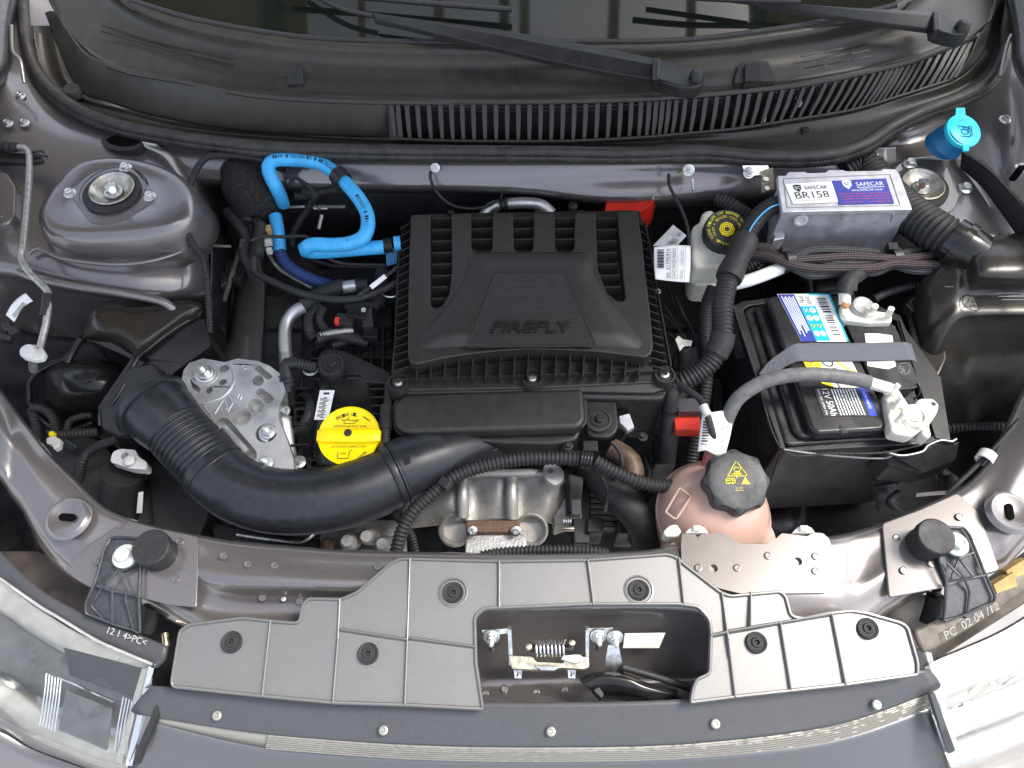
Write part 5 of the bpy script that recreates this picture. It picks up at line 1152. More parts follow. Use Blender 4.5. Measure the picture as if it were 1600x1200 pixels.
fasten('nut', (321, 584, emz+.001), 15.5, M['zinc'], mt, name='mount_bolt', ax=(.02, -.12, 1))
for x, y in ((420, 676), (417, 724)):
    fasten('nut', (x, y, emz-.004), 15.5, M['zinc'], mt, name='mount_bolt', ax=(.0, -.2, 1))
    tube('stud_bush', [(x+2, y+4, emz-.006), (x+22, y+22, emz-.03)], .0095, M['dark'], mt, 14)
fasten('bolt', (436, 607, -.03), 13, M['white_zinc'], mt, name='side_bolt')
loft('casting_foot', [[(425, 640, -.03), (455, 650, -.04)], [(432, 690, -.04), (462, 700, -.05)], [(440, 745, -.05), (470, 752, -.06)]], M['alu'], mt, 4, 4, .005)
prism('lower_bush', [(330, 640, -.05), (440, 600, -.05), (470, 760, -.05), (400, 760, -.05)], -.12, M['dark'], mt, .004)

# black cylinder and white sensor at the lower left
cy = thing('purge_canister', 'black cylinder with a white plastic valve head at the lower left of the bay', 'canister', (198, 760, -.06))
tube('canister', [(193, 737, -.06), (192, 760, -.085), (190, 800, -.13)], .026, M['rubber'], cy, 28)
prism('valve_head', [(176, 706, -.03), (188, 701, -.03), (212, 703, -.03), (216, 714, -.03), (230, 722, -.03), (229, 734, -.03), (205, 732, -.03), (172, 722, -.03)], -.045, M['white'], cy, .0025, rnd=.004, holes=[circ(195, 712, -.03, 6, 12)])
lathe('valve_nub', (205, 722, -.03), [(.007, -.002), (.007, .006), (.004, .008), (0, .008)], M['white'], cy)
slab('white_label', [(213, 802, -.09), (222, 802, -.09), (224, 768, -.06), (216, 770, -.06)], .001, M['paper'], cy)
dk = thing('horn', 'dark round horn body beside the black canister', 'horn', (140, 740, -.1))
lathe('horn_disc', (120, 740, -.12), [(.055, -.03), (.055, 0), (.05, .01), (.03, .014), (0, .014)], M['rubber'], dk, ax=(.2, -.3, .9), n=36)
lathe('horn_disc', (270, 790, -.14), [(.05, -.03), (.05, 0), (.045, .01), (.03, .012), (0, .012)], M['dark'], dk, ax=(.2, -.3, .9), n=36)
cn = thing('white_connector', 'small white electrical connector with a yellow end at the lower left', 'connector', (82, 686, -.04))
prism('connector_shell', [(72, 684, -.03), (84, 680, -.03), (94, 686, -.03), (92, 698, -.03), (84, 702, -.03), (80, 694, -.03), (72, 692, -.03)], -.04, M['white'], cn, .0015)
box('yellow_end', (82, 679, -.03), (.006, .006, .008), M['yellow'], cn)

# ================================================================ hoses and wires on the left
def single(name, label, cat, path, r, m, nr=12, corr=None, group=None, sx=1.0, **k):
    o = tube(name, path, r, m, None, nr, corr, **k); return tag(o, label, cat, group)
single('corrugated_conduit', 'thin black corrugated conduit looping down from the seal beside the left turret', 'conduit',
       [(470, 262, .05), (420, 252, .06), (380, 245, .065), (340, 243, .07), (318, 250, .07), (302, 275, .075), (292, 310, .075), (290, 350, .07), (300, 380, .06), (315, 400, .05), (322, 430, .035), (326, 470, .018), (328, 520, .0)], .0048, M['rubber'], 12, (.0042, .0012))
bh = thing('blue_hose', 'bright blue breather hose looping above the left of the engine', 'hose', (500, 310, .04))
tube('hose_loop', [(442, 318, .0), (438, 306, .02), (430, 290, .04), (421, 271, .055), (420, 258, .06), (430, 250, .064), (450, 249, .065), (480, 251, .063), (505, 257, .06), (530, 276, .056), (556, 304, .05), (572, 330, .044), (575, 352, .04), (568, 370, .036), (548, 380, .034), (520, 383, .034), (495, 382, .033), (482, 384, .03), (476, 390, .024), (486, 393, .014), (510, 393, .010), (560, 389, .012), (600, 386, .012)], .0098, M['blue'], bh, 18)
tube('lower_run', [(430, 338, .0), (434, 360, -.005), (437, 392, -.02)], .0095, M['blue'], bh, 18)
tube('hose_end', [(616, 381, .012), (626, 380, .012)], .0105, M['blue'], bh, 16)
def hose_letters(s, path, rr, size, m, parent, flip=False):
    sp = spline([V(p) for p in path], 14); rs = resample(sp, size*.75); n = len(rs); bm = bmesh.new()
    for i, ch in enumerate(s):
        if ch == ' ' or i+1 >= n: continue
        p = rs[i][0]; t = (rs[min(i+1, n-1)][0]-rs[i][0]).normalized(); vw = (cam.location-p).normalized(); vw = Vector((0, -.35, 1)).normalized()
        up = vw.cross(t).normalized(); nn = t.cross(up).normalized()
        vs, fs = text_verts(ch)
        bv = []
        for q in vs:
            yy = (q.y-.5)*size; a = yy/rr; bv.append(bm.verts.new(p+t*(q.x*size*.55)+up*math.sin(a)*rr*1.03+nn*math.cos(a)*rr*1.03))
        for f in fs:
            try: bm.faces.new([bv[k] for k in f])
            except ValueError: pass
    if len(bm.verts): obj('lettering', bm, m, parent, 0)
hose_letters('1108 - 05/30/15 - 11:35:42', [(430, 250, .064), (450, 249, .065), (480, 251, .063), (505, 257, .06), (530, 276, .056)], .0098, .0046, M['ink'], bh)
hose_letters('10:24:4 - 1142', [(560, 310, .049), (573, 335, .044), (575, 352, .04), (570, 364, .036)], .0098, .0046, M['ink'], bh)
hose_letters('18 - 04390 - 00025511', [(482, 383, .028), (500, 382, .03), (520, 383, .032), (548, 380, .034)], .0098, .0046, M['ink'], bh)
bk = thing('hose_clip', 'black plastic clip clasping the blue hose at its right bend', 'clip', (533, 286, .06))
lathe('clip_band', P(532, 278, .056), [(.0112, -.009), (.013, -.009), (.013, .009), (.0112, .009)], M['plastic'], bk, ax=P(540, 287, .055)-P(522, 269, .057), n=24)
box('clip_block', (527, 289, .05), (.014, .009, .012), M['plastic'], bk, rz=-40)
bk2 = thing('hose_clip', 'dark grey square clip inside the loop of the blue hose', 'clip', (455, 275, .03))
box('clip_block', (455, 272, .035), (.013, .02, .012), M['bracketgrey'], bk2, rz=-15); tube('clip_pin', [(452, 276, .035), (448, 286, .03)], .004, M['bracketgrey'], bk2, 8); lathe('clip_head', (459, 264, .042), [(.006, -.004), (.007, .002), (0, .003)], M['bracketgrey'], bk2)
qc = thing('hose_coupling', 'black ribbed quick coupling joining the blue hose to the air filter housing', 'coupling', (608, 383, .012))
tube('coupling', [(600, 384.5, .012), (612, 382.5, .012)], .0105, M['plastic'], qc, 16, corr=(.0032, .0012)); slab('coupling_flag', [(602, 388, .005), (622, 386, .005), (620, 412, -.01), (604, 416, -.01)], .002, M['bluedark'], qc)
single('foam_sleeve', 'black rough foam sleeve wrapped behind the left leg of the blue hose', 'foam sleeve', [(372, 262, .03), (382, 285, .025), (398, 310, .01), (415, 330, -.02)], lambda t: .026+.011*math.sin(t*3), M['foam'], 24)
wr = thing('tape_wrap', 'crumpled black tape wrap beside the foam sleeve left of the blue hose', 'tape', (360, 300, .02))
for k in range(9):
    y = 256+k*11; tube('tape_fold', [(350+k*3, y, .03-.004*k), (362+k*3, y+random.uniform(-3, 5), .038-.004*k), (376+k*3, y+random.uniform(-2, 6), .03-.004*k)], .0042, M['tape'], wr, 8)
tube('tape_fold', [(356, 330, .0), (372, 350, .0), (385, 372, -.01), (380, 395, -.02), (392, 420, -.04)], .008, M['tape'], wr, 10)
tube('tape_fold', [(396, 335, .0), (404, 350, -.0), (408, 365, -.01)], .009, M['gloss'], wr, 10)
single('braided_hose', 'dark blue braided hose running down right below the blue hose', 'hose', [(437, 392, -.02), (445, 408, -.02), (462, 424, -.022), (490, 438, -.026), (516, 446, -.03)], .0085, M['bluesleeve'], 16)
fh = thing('firewall_harness', 'black corrugated harness behind the blue hose loop', 'wiring harness', (490, 300, .0))
tube('conduit', [(420, 256, .045), (450, 268, .03), (475, 285, .02), (490, 298, .01), (498, 305, .0)], .0055, M['rubber'], fh, 12, corr=(.004, .0009))
tube('conduit', [(462, 306, .0), (480, 306, .0), (500, 300, .005), (520, 297, .015), (535, 295, .02)], .0068, M['rubber'], fh, 12, corr=(.0045, .001))
tube('conduit', [(490, 305, .0), (482, 325, -.02), (468, 345, -.03), (458, 365, -.04), (456, 385, -.05)], .006, M['rubber'], fh, 12, corr=(.004, .001))
tube('taped_knot', [(478, 300, .002), (490, 302, .004), (498, 310, 0)], .0105, M['tape'], fh, 10)
st1 = thing('firewall_stud', 'small bare metal stud and pin on the firewall inside the blue loop', 'stud', (500, 330, -.02))
tube('pin', [(503, 336, -.01), (498, 358, -.02)], .003, M['steelrod'], st1, 8); tube('cross_pin', [(490, 326, -.0), (512, 326, -.0)], .0016, M['steelrod'], st1, 6); lathe('stud_head', (499, 326, .0), [(.003, 0), (.003, .004), (0, .005)], M['zinc'], st1)
tube('weld_seam', [(438, 324, -.02), (475, 323, -.02), (540, 323, -.02)], .0025, M['steelrod'], st1, 6)
ww = thing('wheelhouse_pin', 'flat grey wedge and thin pin on the wheelhouse wall left of the rail', 'pin', (330, 375, .0))
slab('wedge', [(323, 365, .0), (331, 365, .0), (329, 396, -.01), (325, 396, -.01)], .004, M['steelrod'], ww); tube('pin', [(334, 384, .0), (361, 385, .0)], .0018, M['steelrod'], ww, 6)
mc = thing('metal_clips', 'grey wiring clips and grommets hanging on the frame rail', 'clip', (370, 430, -.06))
for a in (((352, 408), (372, 402), (382, 420), (374, 445), (360, 436), (350, 424)), ((340, 420), (352, 424), (356, 440), (344, 448))): prism('clip_body', [(x, y, -.05) for x, y in a], -.07, M['plastic'], mc, .002)
tube('olive_wire', [(380, 376, -.0), (372, 400, -.03), (362, 430, -.05), (350, 470, -.07)], .004, M['dusty'], mc, 8)
bw = thing('black_loop_cable', 'shiny black cable sweeping from the tape wrap under the air filter housing edge', 'cable', (480, 440, .0))
tube('cable', [(404, 352, .012), (402, 375, .01), (397, 405, .0), (400, 425, -.01), (430, 442, -.012), (470, 458, -.01), (520, 468, -.005), (560, 466, .0), (600, 452, .0), (630, 436, .0)], .0052, M['rubber'], bw, 12)
tube('branch', [(408, 350, .014), (404, 400, .006)], .007, M['tape'], bw, 10)
tube('thin_cable', [(392, 376, .02), (410, 370, .02), (440, 370, .018), (480, 370, .016), (484, 385, .014), (510, 402, .0), (540, 412, -.01), (602, 414, -.01)], .0024, M['rubber'], bw, 8)
tube('thin_cable', [(560, 462, .006), (585, 444, .008), (612, 425, .01), (622, 416, .01)], .003, M['rubber'], bw, 8)
lw = thing('cable_flag', 'small white flag label tied to the cable left of the air filter housing', 'label', (590, 440, .01))
slab('flag', [(582, 452, .012), (605, 434, .012), (600, 428, .014), (577, 446, .014)], .001, M['paper'], lw)
tube('steel_clamp', [(598, 460, -.01), (606, 464, -.01), (618, 463, -.01), (622, 456, -.01)], .0015, M['zinc'], lw, 6)
wc = thing('white_connector', 'white and brown connector hanging on the lower run of the blue hose', 'connector', (418, 372, .0))
box('connector_shell', (418, 376, .004), (.012, .012, .012), M['white'], wc, rz=10); box('brown_side', (420, 359, .008), (.008, .011, .01), M['foamtan'], wc, rz=15); box('lower_clip', (421, 392, -.004), (.008, .006, .01), M['white'], wc)
pa = thing('heater_pipe', 'bent bare aluminium coolant pipe left of the engine', 'pipe', (460, 500, -.05))
tube('pipe', [(479, 478, -.035), (462, 486, -.04), (450, 500, -.045), (445, 520, -.05), (446, 545, -.055), (448, 560, -.06)], .009, M['alu'], pa, 18, step=.003)
tube('pipe_sleeve', [(474, 477, -.03), (500, 462, -.025), (522, 452, -.02), (538, 449, -.018)], .0125, M['rubber'], pa, 18)
tube('pipe_end', [(536, 449, -.018), (556, 446, -.018)], .009, M['alu'], pa, 18)
tube('pipe_tip', [(555, 446, -.018), (575, 445, -.018)], .009, M['rubber'], pa, 14)
tube('pipe_foot', [(447, 553, -.058), (448, 574, -.06)], .0098, M['alu'], pa, 18)
lp_ = thing('metal_line', 'thin shiny metal line below the braided blue hose', 'pipe', (450, 430, -.04))
tube('line', [(420, 396, -.04), (428, 410, -.04), (442, 424, -.045), (470, 440, -.045), (488, 450, -.045)], .003, M['steelrod'], lp_, 8)
tube('line', [(470, 398, -.05), (500, 410, -.05), (530, 416, -.05), (600, 418, -.05)], .003, M['dark'], lp_, 8)
el = thing('breather_elbow', 'black plastic elbow and ribbed pipe beside the engine mount', 'elbow', (445, 590, -.02))
tube('elbow', [(448, 612, -.03), (448, 590, -.02), (446, 572, -.015), (452, 568, -.013), (464, 568, -.013)], .0085, M['plastic'], el, 14)
tube('ribbed_pipe', [(463, 568, -.013), (478, 571, -.014), (494, 575, -.016)], .0075, M['rubber'], el, 14, corr=(.004, .001))
tube('elbow_collar', [(448, 604, -.026), (448, 588, -.02)], .0115, M['plastic'], el, 14, corr=(.006, .0016)); tube('down_pipe', [(448, 612, -.03), (450, 640, -.06)], .0105, M['rubber'], el, 14)
lathe('white_ring', (486, 578, -.035), [(.009, 0), (.011, .003), (.009, .006)], M['white'], el)
th = thing('sensor_harness', 'tangle of black sensor conduits and connectors above the intake manifold', 'wiring harness', (530, 495, -.02))
for pth, r in (([(500, 478, -.03), (486, 495, -.03), (484, 515, -.03), (492, 530, -.035)], .008), ([(505, 482, -.02), (500, 500, -.02), (512, 520, -.025)], .006), ([(496, 530, -.02), (520, 522, -.02), (550, 528, -.025), (575, 534, -.03)], .009), ([(520, 540, -.03), (545, 532, -.03), (572, 520, -.03)], .006), ([(540, 480, -.02), (565, 476, -.02), (590, 480, -.03)], .006)):
    tube('conduit', pth, r, M['rubber'], th, 12, corr=(.004, .0009))
tube('metal_tube', [(500, 524, -.015), (530, 518, -.014), (552, 516, -.016)], .004, M['steelrod'], th, 10)
box('connector', (540, 503, -.01), (.024, .016, .016), M['plastic'], th, rz=-8); box('connector', (560, 492, -.006), (.026, .02, .018), M['gloss'], th, rz=-12); box('connector', (575, 500, -.006), (.014, .03, .014), M['plastic'], th, rz=10)
box('red_lock', (527, 502, -.004), (.006, .009, .008), M['red'], th); box('sensor', (580, 525, -.02), (.02, .014, .016), M['gloss'], th)
fasten('screw', (568, 484, .004), 4, M['zinc'], th); tube('tape_bundle', [(600, 420, -.03), (596, 450, -.03), (590, 480, -.035)], .012, M['tape'], th, 10)
vh = thing('ribbed_breather', 'black ribbed breather tube standing right of the yellow oil cap', 'breather tube', (604, 650, -.02))
tube('tube_upper', [(608, 600, -.02), (606, 630, -.02), (604, 640, -.02)], .006, M['rubber'], vh, 12, corr=(.004, .001)); tube('tube_cuff', [(604, 636, -.018), (602, 672, -.016)], .0085, M['rubber'], vh, 14); tube('tube_lower', [(602, 670, -.016), (601, 700, -.012)], .007, M['rubber'], vh, 12, corr=(.004, .001))
lo1 = thing('headlight_harness', 'black corrugated conduits curling at the lower left corner of the bay', 'wiring harness', (120, 690, -.05))
for pth, r in (([(50, 636, -.06), (70, 640, -.06), (84, 655, -.06), (88, 676, -.06)], .006), ([(84, 682, -.045), (110, 678, -.04), (155, 675, -.04)], .0062), ([(104, 676, -.05), (110, 658, -.05), (130, 650, -.05), (145, 650, -.05)], .005),
               ([(186, 684, -.03), (160, 694, -.04), (138, 706, -.05), (128, 725, -.06), (124, 750, -.08)], .0064), ([(50, 640, -.07), (56, 660, -.07), (60, 690, -.08)], .007)):
    tube('conduit', pth, r, M['rubber'], lo1, 12, corr=(.0046, .001))
loft('grey_flap', [[(70, 672, -.07), (95, 680, -.06), (120, 700, -.06)], [(80, 690, -.08), (100, 700, -.08), (118, 706, -.08)]], M['bracketgrey'], lo1, 4, 3, .002)
cv = thing('belt_cover', 'black plastic cover panels under the intake hose at the lower left', 'cover', (260, 800, -.12))
prism('panel', [(215, 690, -.1), (250, 700, -.1), (300, 760, -.1), (330, 800, -.1), (310, 840, -.1), (240, 830, -.1), (232, 760, -.1)], -.2, M['plastic'], cv, .004)
prism('panel', [(320, 810, -.12), (400, 830, -.12), (500, 842, -.12), (500, 870, -.12), (340, 860, -.12)], -.2, M['plastic'], cv, .004)
tube('shiny_edge', [(370, 835, -.08), (420, 842, -.08), (470, 846, -.08), (494, 832, -.08)], .002, M['zinc'], cv, 6)
# ================================================================ battery and its surroundings
bx = thing('battery_cover', 'black insulated open-topped sleeve around the battery', 'battery cover', (1310, 700, -.05))
co = [(1143, 478, -.002), (1160, 470, -.002), (1310, 450, -.002), (1408, 492, -.002), (1482, 676, -.002), (1480, 688, -.002), (1445, 694, -.002), (1230, 706, -.002), (1219, 700, -.002)]
ci = [(1162, 484, -.002), (1170, 478, -.002), (1306, 458, -.002), (1400, 500, -.002), (1458, 680, -.002), (1228, 698, -.002)]
prism('sleeve', co, -.2, M['foamblack'], bx, .002, 3, holes=[ci], rnd=.0)
tube('stitched_edge', [(1146, 480, 0), (1182, 590, 0), (1222, 702, 0), (1300, 708, .0), (1380, 707, .0), (1440, 695, .0)], .0016, M['rubber'], bx, 6, corr=(.004, .0004))
tube('stitched_edge', [(1224, 703, 0), (1219, 712, -.012), (1190, 790, -.15)], .0014, M['rubber'], bx, 6)
tube('stitched_edge', [(1222, 702, -.001), (1300, 712, -.008), (1380, 716, -.012), (1400, 706, -.004)], .0012, M['greyink'], bx, 6, step=.002)
slab('side_flap', [(1140, 478, -.004), (1128, 485, -.01), (1150, 560, -.02), (1172, 556, -.01)], .004, M['foamblack'], bx)
tray = thing('battery_tray', 'black plastic battery tray edge with a metal hook at the front right', 'battery tray', (1460, 690, -.02))
prism('tray_lip', [(1380, 700, -.006), (1400, 712, -.006), (1440, 706, -.006), (1456, 694, -.006), (1486, 686, -.006), (1492, 692, -.006), (1500, 688, -.006), (1494, 720, -.02), (1440, 740, -.03), (1390, 730, -.02)], -.06, M['plastic'], tray, .002)
tube('metal_edge', [(1384, 706, -.002), (1408, 712, -.002), (1440, 706, -.002), (1450, 696, -.001), (1470, 688, -.001), (1486, 690, -.001), (1494, 686, -.001)], .002, M['paint'], tray, 8)
slab('tray_wall', [(1405, 500, -.0), (1470, 590, -.0), (1486, 690, -.0), (1462, 684, -.0)], .01, M['plastic'], tray)
bt_ = thing('battery', 'black 12V 50Ah car battery with blue and yellow labels', 'battery', (1300, 590, -.05))
prism('battery_case', [(1163, 486, .0), (1172, 479, .0), (1306, 460, .0), (1396, 503, .0), (1453, 676, .0), (1450, 682, .0), (1236, 696, .0), (1226, 692, .0)], -.17, M['batt'], bt_, .004, 4, rnd=.004)
prism('side_ledge', [(1180, 481, .008), (1194, 471, .008), (1300, 463, .008), (1306, 470, .008), (1262, 520, .008), (1290, 680, .008), (1252, 684, .008), (1240, 672, .008)], -.002, M['batt'], bt_, .006, 5, rnd=.005, smooth=60)
zt = .022
prism('raised_top', [(1198, 468, zt), (1206, 461, zt), (1301, 459, zt), (1308, 468, zt), (1320, 508, zt), (1376, 626, zt), (1386, 664, zt), (1380, 672, zt), (1278, 678, zt), (1266, 668, zt)], .002, M['batt'], bt_, .0055, 5, rnd=.004, smooth=60)
prism('vent_lid', [(1318, 498, zt), (1328, 505, zt), (1394, 507, zt), (1402, 516, zt), (1437, 598, zt), (1433, 606, zt), (1375, 612, zt), (1368, 606, zt)], .002, M['batt'], bt_, .003, 4, rnd=.004, smooth=60)
for x, y in ((1342, 512), (1396, 511), (1433, 594)):
    lathe('lid_notch', (x, y, zt+.0003), [(.003, -.003), (.0028, 0), (0, 0)], M['ink'], bt_, n=12)
tube('lid_seam', [(1196, 468, .012), (1240, 580, .012), (1266, 668, .012), (1278, 680, .012), (1384, 674, .01)], .0012, M['ink'], bt_, 6)
slab('front_nub', [(1314, 664, .024), (1318, 664, .024), (1326, 677, .02), (1308, 677, .02)], .012, M['batt'], bt_)
lathe('nub_hole', (1317, 674, .0215), [(.0035, .0005), (.0022, .001), (0, .001)], M['ink'], bt_, ax=(0, -.5, .8), n=12)
zl = zt+.0003
Q1 = quad((1214, 460, zl), (1252, 534, zl), (1326, 534, zl), (1296, 459, zl))
L1 = patch('label_sheet', Q1, 0, 0, 1, 1, M['paper'], bt_, .0006)
patch('navy_band', Q1, .01, .005, 1, .32, M['labelblue'], L1, .0009); patch('cyan_band', Q1, .27, .32, .985, .62, M['labelcyan'], L1, .0009)
patch('cyan_edge', Q1, .0, .965, 1, 1, M['labelcyan'], L1, .0009); patch('cyan_edge', Q1, .0, .6, .03, 1, M['labelcyan'], L1, .0009)
for k in range(7): patch('print_line', Q1, .05+.03*(k % 2), .05+.036*k, .55+.4*random.random(), .067+.036*k, M['whiteink'], L1, .0012)
letters('Pb', Q1, .06, .36, .2, .46, M['ink'], L1, .0009); letters('DANGER', Q1, .05, .5, .23, .58, M['ink'], L1, .0009)
def disc(Q, u, v, r, m, par, h=.0012, n=14, name='printed_disc', ar=1.0):
    bm = bmesh.new(); bm.faces.new([bm.verts.new(qpt(Q, u+r*math.cos(2*math.pi*i/n), v+r*ar*math.sin(2*math.pi*i/n), h)) for i in range(n)]); obj(name, bm, m, par, 0)
for i, u in enumerate((.36, .52, .68, .84)):
    for v in (.4, .53):
        if i == 2: disc(Q1, u, v, .055, M['yellowink'], L1, n=3, name='printed_triangle'); letters('!', Q1, u-.03, v-.012, u+.02, v+.012, M['ink'], L1, .0015)
        elif (i, v) == (0, .4): letters('X', Q1, u-.05, v-.04, u+.05, v+.04, M['whiteink'], L1, .0013)
        else: disc(Q1, u, v, .058, M['whiteink'], L1); letters('M' if i == 3 else 'R', Q1, u-.025, v-.025, u+.025, v+.025, M['bluedark'], L1, .0015)
u = .1
while u < .86:
    w = random.choice((.012, .02, .03)); patch('bar', Q1, u, .72, u+w, .88, M['ink'], L1, .001); u += w+random.choice((.02, .03))
    if .38 < u < .44: u = .47
Q2 = quad((1252, 560, zl), (1282, 607, zl), (1352, 606, zl), (1326, 556, zl))
bm = bmesh.new()
pts = [(0, 0), (.25, -.02), (.6, .02), (.85, .1), (1.0, .35), (1.05, .65), (1.0, 1.0), (0, 1)]
bm.faces.new([bm.verts.new(qpt(Q2, a, b, .0006)) for a, b in pts]); L2 = obj('label_sheet', bm, M['paper'], bt_, 0)
bm = bmesh.new(); bm.faces.new([bm.verts.new(qpt(Q2, a, b, .0009)) for a, b in ((0, 0), (.25, -.02), (.6, .02), (.85, .1), (.98, .3), (0, .32))]); obj('yellow_field', bm, M['yellow'], L2, 0)
letters('OU', Q2, .02, .36, .62, .60, M['ink'], L2, .0009); letters('L', Q2, .8, .42, 1.0, .6, M['ink'], L2, .0009)
bm = bmesh.new(); bm.faces.new([bm.verts.new(qpt(Q2, a, b, .0009)) for a, b in ((.02, .62), (.1, .6), (.55, .88), (.62, .8), (.66, .98), (.42, .98), (.5, .92))]); obj('lime_arrow', bm, M['yellowink'], L2, 0)
letters('AUTO', Q2, .1, .08, .5, .2, M['labelblue'], L2, .0011); letters('E V', Q2, .66, .12, .8, .24, M['ink'], L2, .0011)
Q3 = quad((1271, 607, zl), (1287, 651, zl), (1371, 650, zl), (1352, 606, zl))
L3 = patch('spec_label', Q3, 0, 0, 1, 1, M['ink'], bt_, .0006); letters('12V 50Ah', Q3, .03, .14, .98, .27, M['whiteink'], L3, .0008)
letters('250A IEC (370A EN)', Q3, .03, .04, .95, .095, M['whiteink'], L3, .0008); patch('blue_block', Q3, 0, .86, 1, 1, M['blueprint'], L3, .0008); letters('DO4 M40TD', Q3, .15, .9, .75, .95, M['whiteink'], L3, .001)
for k in range(9):
    u = .04
    while u < .93:
        w = random.uniform(.05, .2); patch('print_line', Q3, u, .32+.055*k, min(u+w, .96), .345+.055*k, M['whiteink'], L3, .0008); u += w+.02
for c in ([(1351, 521), (1353, 536), (1396, 536), (1394, 524), (1372, 521)], [(1354, 563), (1356, 572), (1388, 577), (1400, 572), (1398, 563)]):
    bm = bmesh.new(); bm.faces.new([bm.verts.new(P(x, y, zt+.0009)) for x, y in c]); obj('blank_sticker', bm, M['paper'], bt_, 0)
tube('moulded_ring', [(1413+9*math.cos(a), 576+9*math.sin(a), zt+.0002) for a in [i*math.pi/6 for i in range(13)]], .0004, M['greyink'], bt_, 5); letters('LIFE', quad((1404, 573, zt+.0006), (1406, 583, zt+.0006), (1416, 583, zt+.0006), (1414, 573, zt+.0006)), 0, .2, 1, .8, M['greyink'], bt_, .0004)
sp_ = thing('battery_strap', 'grey woven webbing strap holding the battery across its middle', 'strap', (1330, 550, .03))
def strapm():
    rows = []
    for f in (0, .5, 1):
        rows.append([(1186+16*f, 584+10*f-0, .006), (1200+14*f, 566+16*f, .013), (1218+12*f, 552+19*f, .02), (1240+9*f, 538+26*f, zt+.0045), (1262+8*f, 536+28*f, zt+.0035), (1330+8*f, 536+28*f, zt+.0035), (1400+9*f, 534.5+28*f, zt+.0035), (1415+9*f, 534.5+28*f, zt+.002), (1424+9*f, 538+28*f, .006)])
    bm = loft_bm(rows, 8, 4); uvl = bm.loops.layers.uv.verify()
    for f in bm.faces:
        for l in f.loops: l[uvl].uv = (l.vert.co.y, l.vert.co.x)
    return bm
bm = strapm(); bmesh.ops.recalc_face_normals(bm, faces=bm.faces)
if sum(f.normal.z for f in bm.faces) < 0: bmesh.ops.reverse_faces(bm, faces=bm.faces)
obj('webbing', bm, M['webbing'], sp_, 50, 0, 2, 0, .0016)

ng = thing('battery_terminal', 'pale plated clamp on the front battery post where the grey cable ends', 'terminal clamp', (1410, 640, .03))
prism('clamp_body', [(1384, 612, .032), (1404, 606, .032), (1414, 622, .032), (1424, 636, .032), (1440, 638, .032), (1444, 656, .032), (1440, 672, .032), (1424, 682, .032), (1394, 676, .032), (1388, 650, .032)], .012, M['cream'], ng, .003, 3, rnd=.004)
lathe('clamp_ring', (1428, 653, .032), [(.016, -.02), (.0165, .002), (.015, .006), (.0105, .006), (.01, .002), (0, .002)], M['cream'], ng, n=32)
lathe('lead_post', (1427, 649, .036), [(.010, -.004), (.0092, .003), (0, .0035)], M['lead'], ng, n=28)
tube('clamp_stud', [(1398, 637, .04), (1410, 622, .052)], .0036, M['cream'], ng, 10, corr=(.002, .0004)); tube('clamp_stud', [(1400, 660, .04), (1414, 646, .054)], .0036, M['cream'], ng, 10, corr=(.002, .0004)); tube('clamp_stud', [(1394, 612, .04), (1404, 601, .05)], .0036, M['cream'], ng, 10)
for x, y in ((1392, 613), (1402, 632)): lathe('clamp_nut', (x, y, .034), [(.007, -.002), (.007, .005), (.004, .007), (0, .007)], M['cream'], ng, n=6, smooth=20)
tube('crimp_barrel', [(1356, 597, .046), (1372, 602, .043), (1390, 607, .04)], .0072, M['cream'], ng, 14); slab('crimp_lug', [(1382, 600, .042), (1400, 600, .038), (1402, 618, .036), (1384, 616, .038)], .004, M['cream'], ng)
prism('sensor_block', [(1431, 628, .034), (1438, 622, .034), (1458, 622, .034), (1468, 632, .034), (1465, 645, .034), (1452, 664, .034), (1456, 680, .03), (1450, 686, .03), (1440, 678, .03), (1446, 650, .034), (1434, 640, .034)], .01, M['white'], ng, .0025, 3, rnd=.003)
lathe('block_hole', (1459, 631, .0345), [(.0028, .0), (0, .0004)], M['ink'], ng, n=12)
ps = thing('battery_terminal', 'pale plated clamp with two studs on the rear battery post', 'terminal clamp', (1355, 485, .03))
prism('clamp_body', [(1314, 476, .032), (1320, 470, .032), (1345, 476, .032), (1362, 484, .032), (1394, 488, .032), (1395, 503, .032), (1360, 504, .032), (1323, 500, .032), (1315, 490, .032)], .014, M['cream'], ps, .003, 3, rnd=.004)
lathe('clamp_ring', (1347, 480, .034), [(.014, -.02), (.0145, .002), (.013, .005), (.009, .005), (0, .003)], M['lead'], ps, n=28)
tube('clamp_stud', [(1362, 488, .036), (1368, 478, .052)], .004, M['cream'], ps, 10); tube('clamp_stud', [(1386, 496, .036), (1393, 482, .054)], .004, M['cream'], ps, 10); lathe('clamp_nut', (1357, 490, .034), [(.007, -.002), (.007, .005), (.004, .007), (0, .007)], M['cream'], ps, n=6, smooth=20)
tube('cable_lug', [(1320, 476, .04), (1320, 465, .045), (1319, 456, .048)], .0075, M['cream'], ps, 14); lathe('copper_end', (1322, 475, .046), [(.005, -.004), (.005, .001), (0, .001)], M['copper'], ps, n=14)
single('power_cable', 'black taped cable dropping to the rear battery post', 'cable', [(1319, 460, .047), (1322, 445, .052), (1332, 434, .05), (1345, 424, .04), (1350, 412, .02)], .011, M['tape'], 16)
slab_ = thing('cable_flag', 'small dark flag on the taped cable behind the battery', 'label', (1335, 442, .05)); slab('flag', [(1328, 455, .058), (1340, 454, .058), (1340, 436, .06), (1326, 438, .06)], .001, M['rubber'], slab_)
single('ground_cable', 'thick dusty grey ground cable arching over the battery', 'cable', [(1132, 668, -.0), (1142, 640, .02), (1158, 618, .035), (1190, 598, .046), (1225, 588, .052), (1262, 585, .054), (1300, 587, .052), (1335, 592, .049), (1358, 598, .046)], .0088, M['cable'], 20)
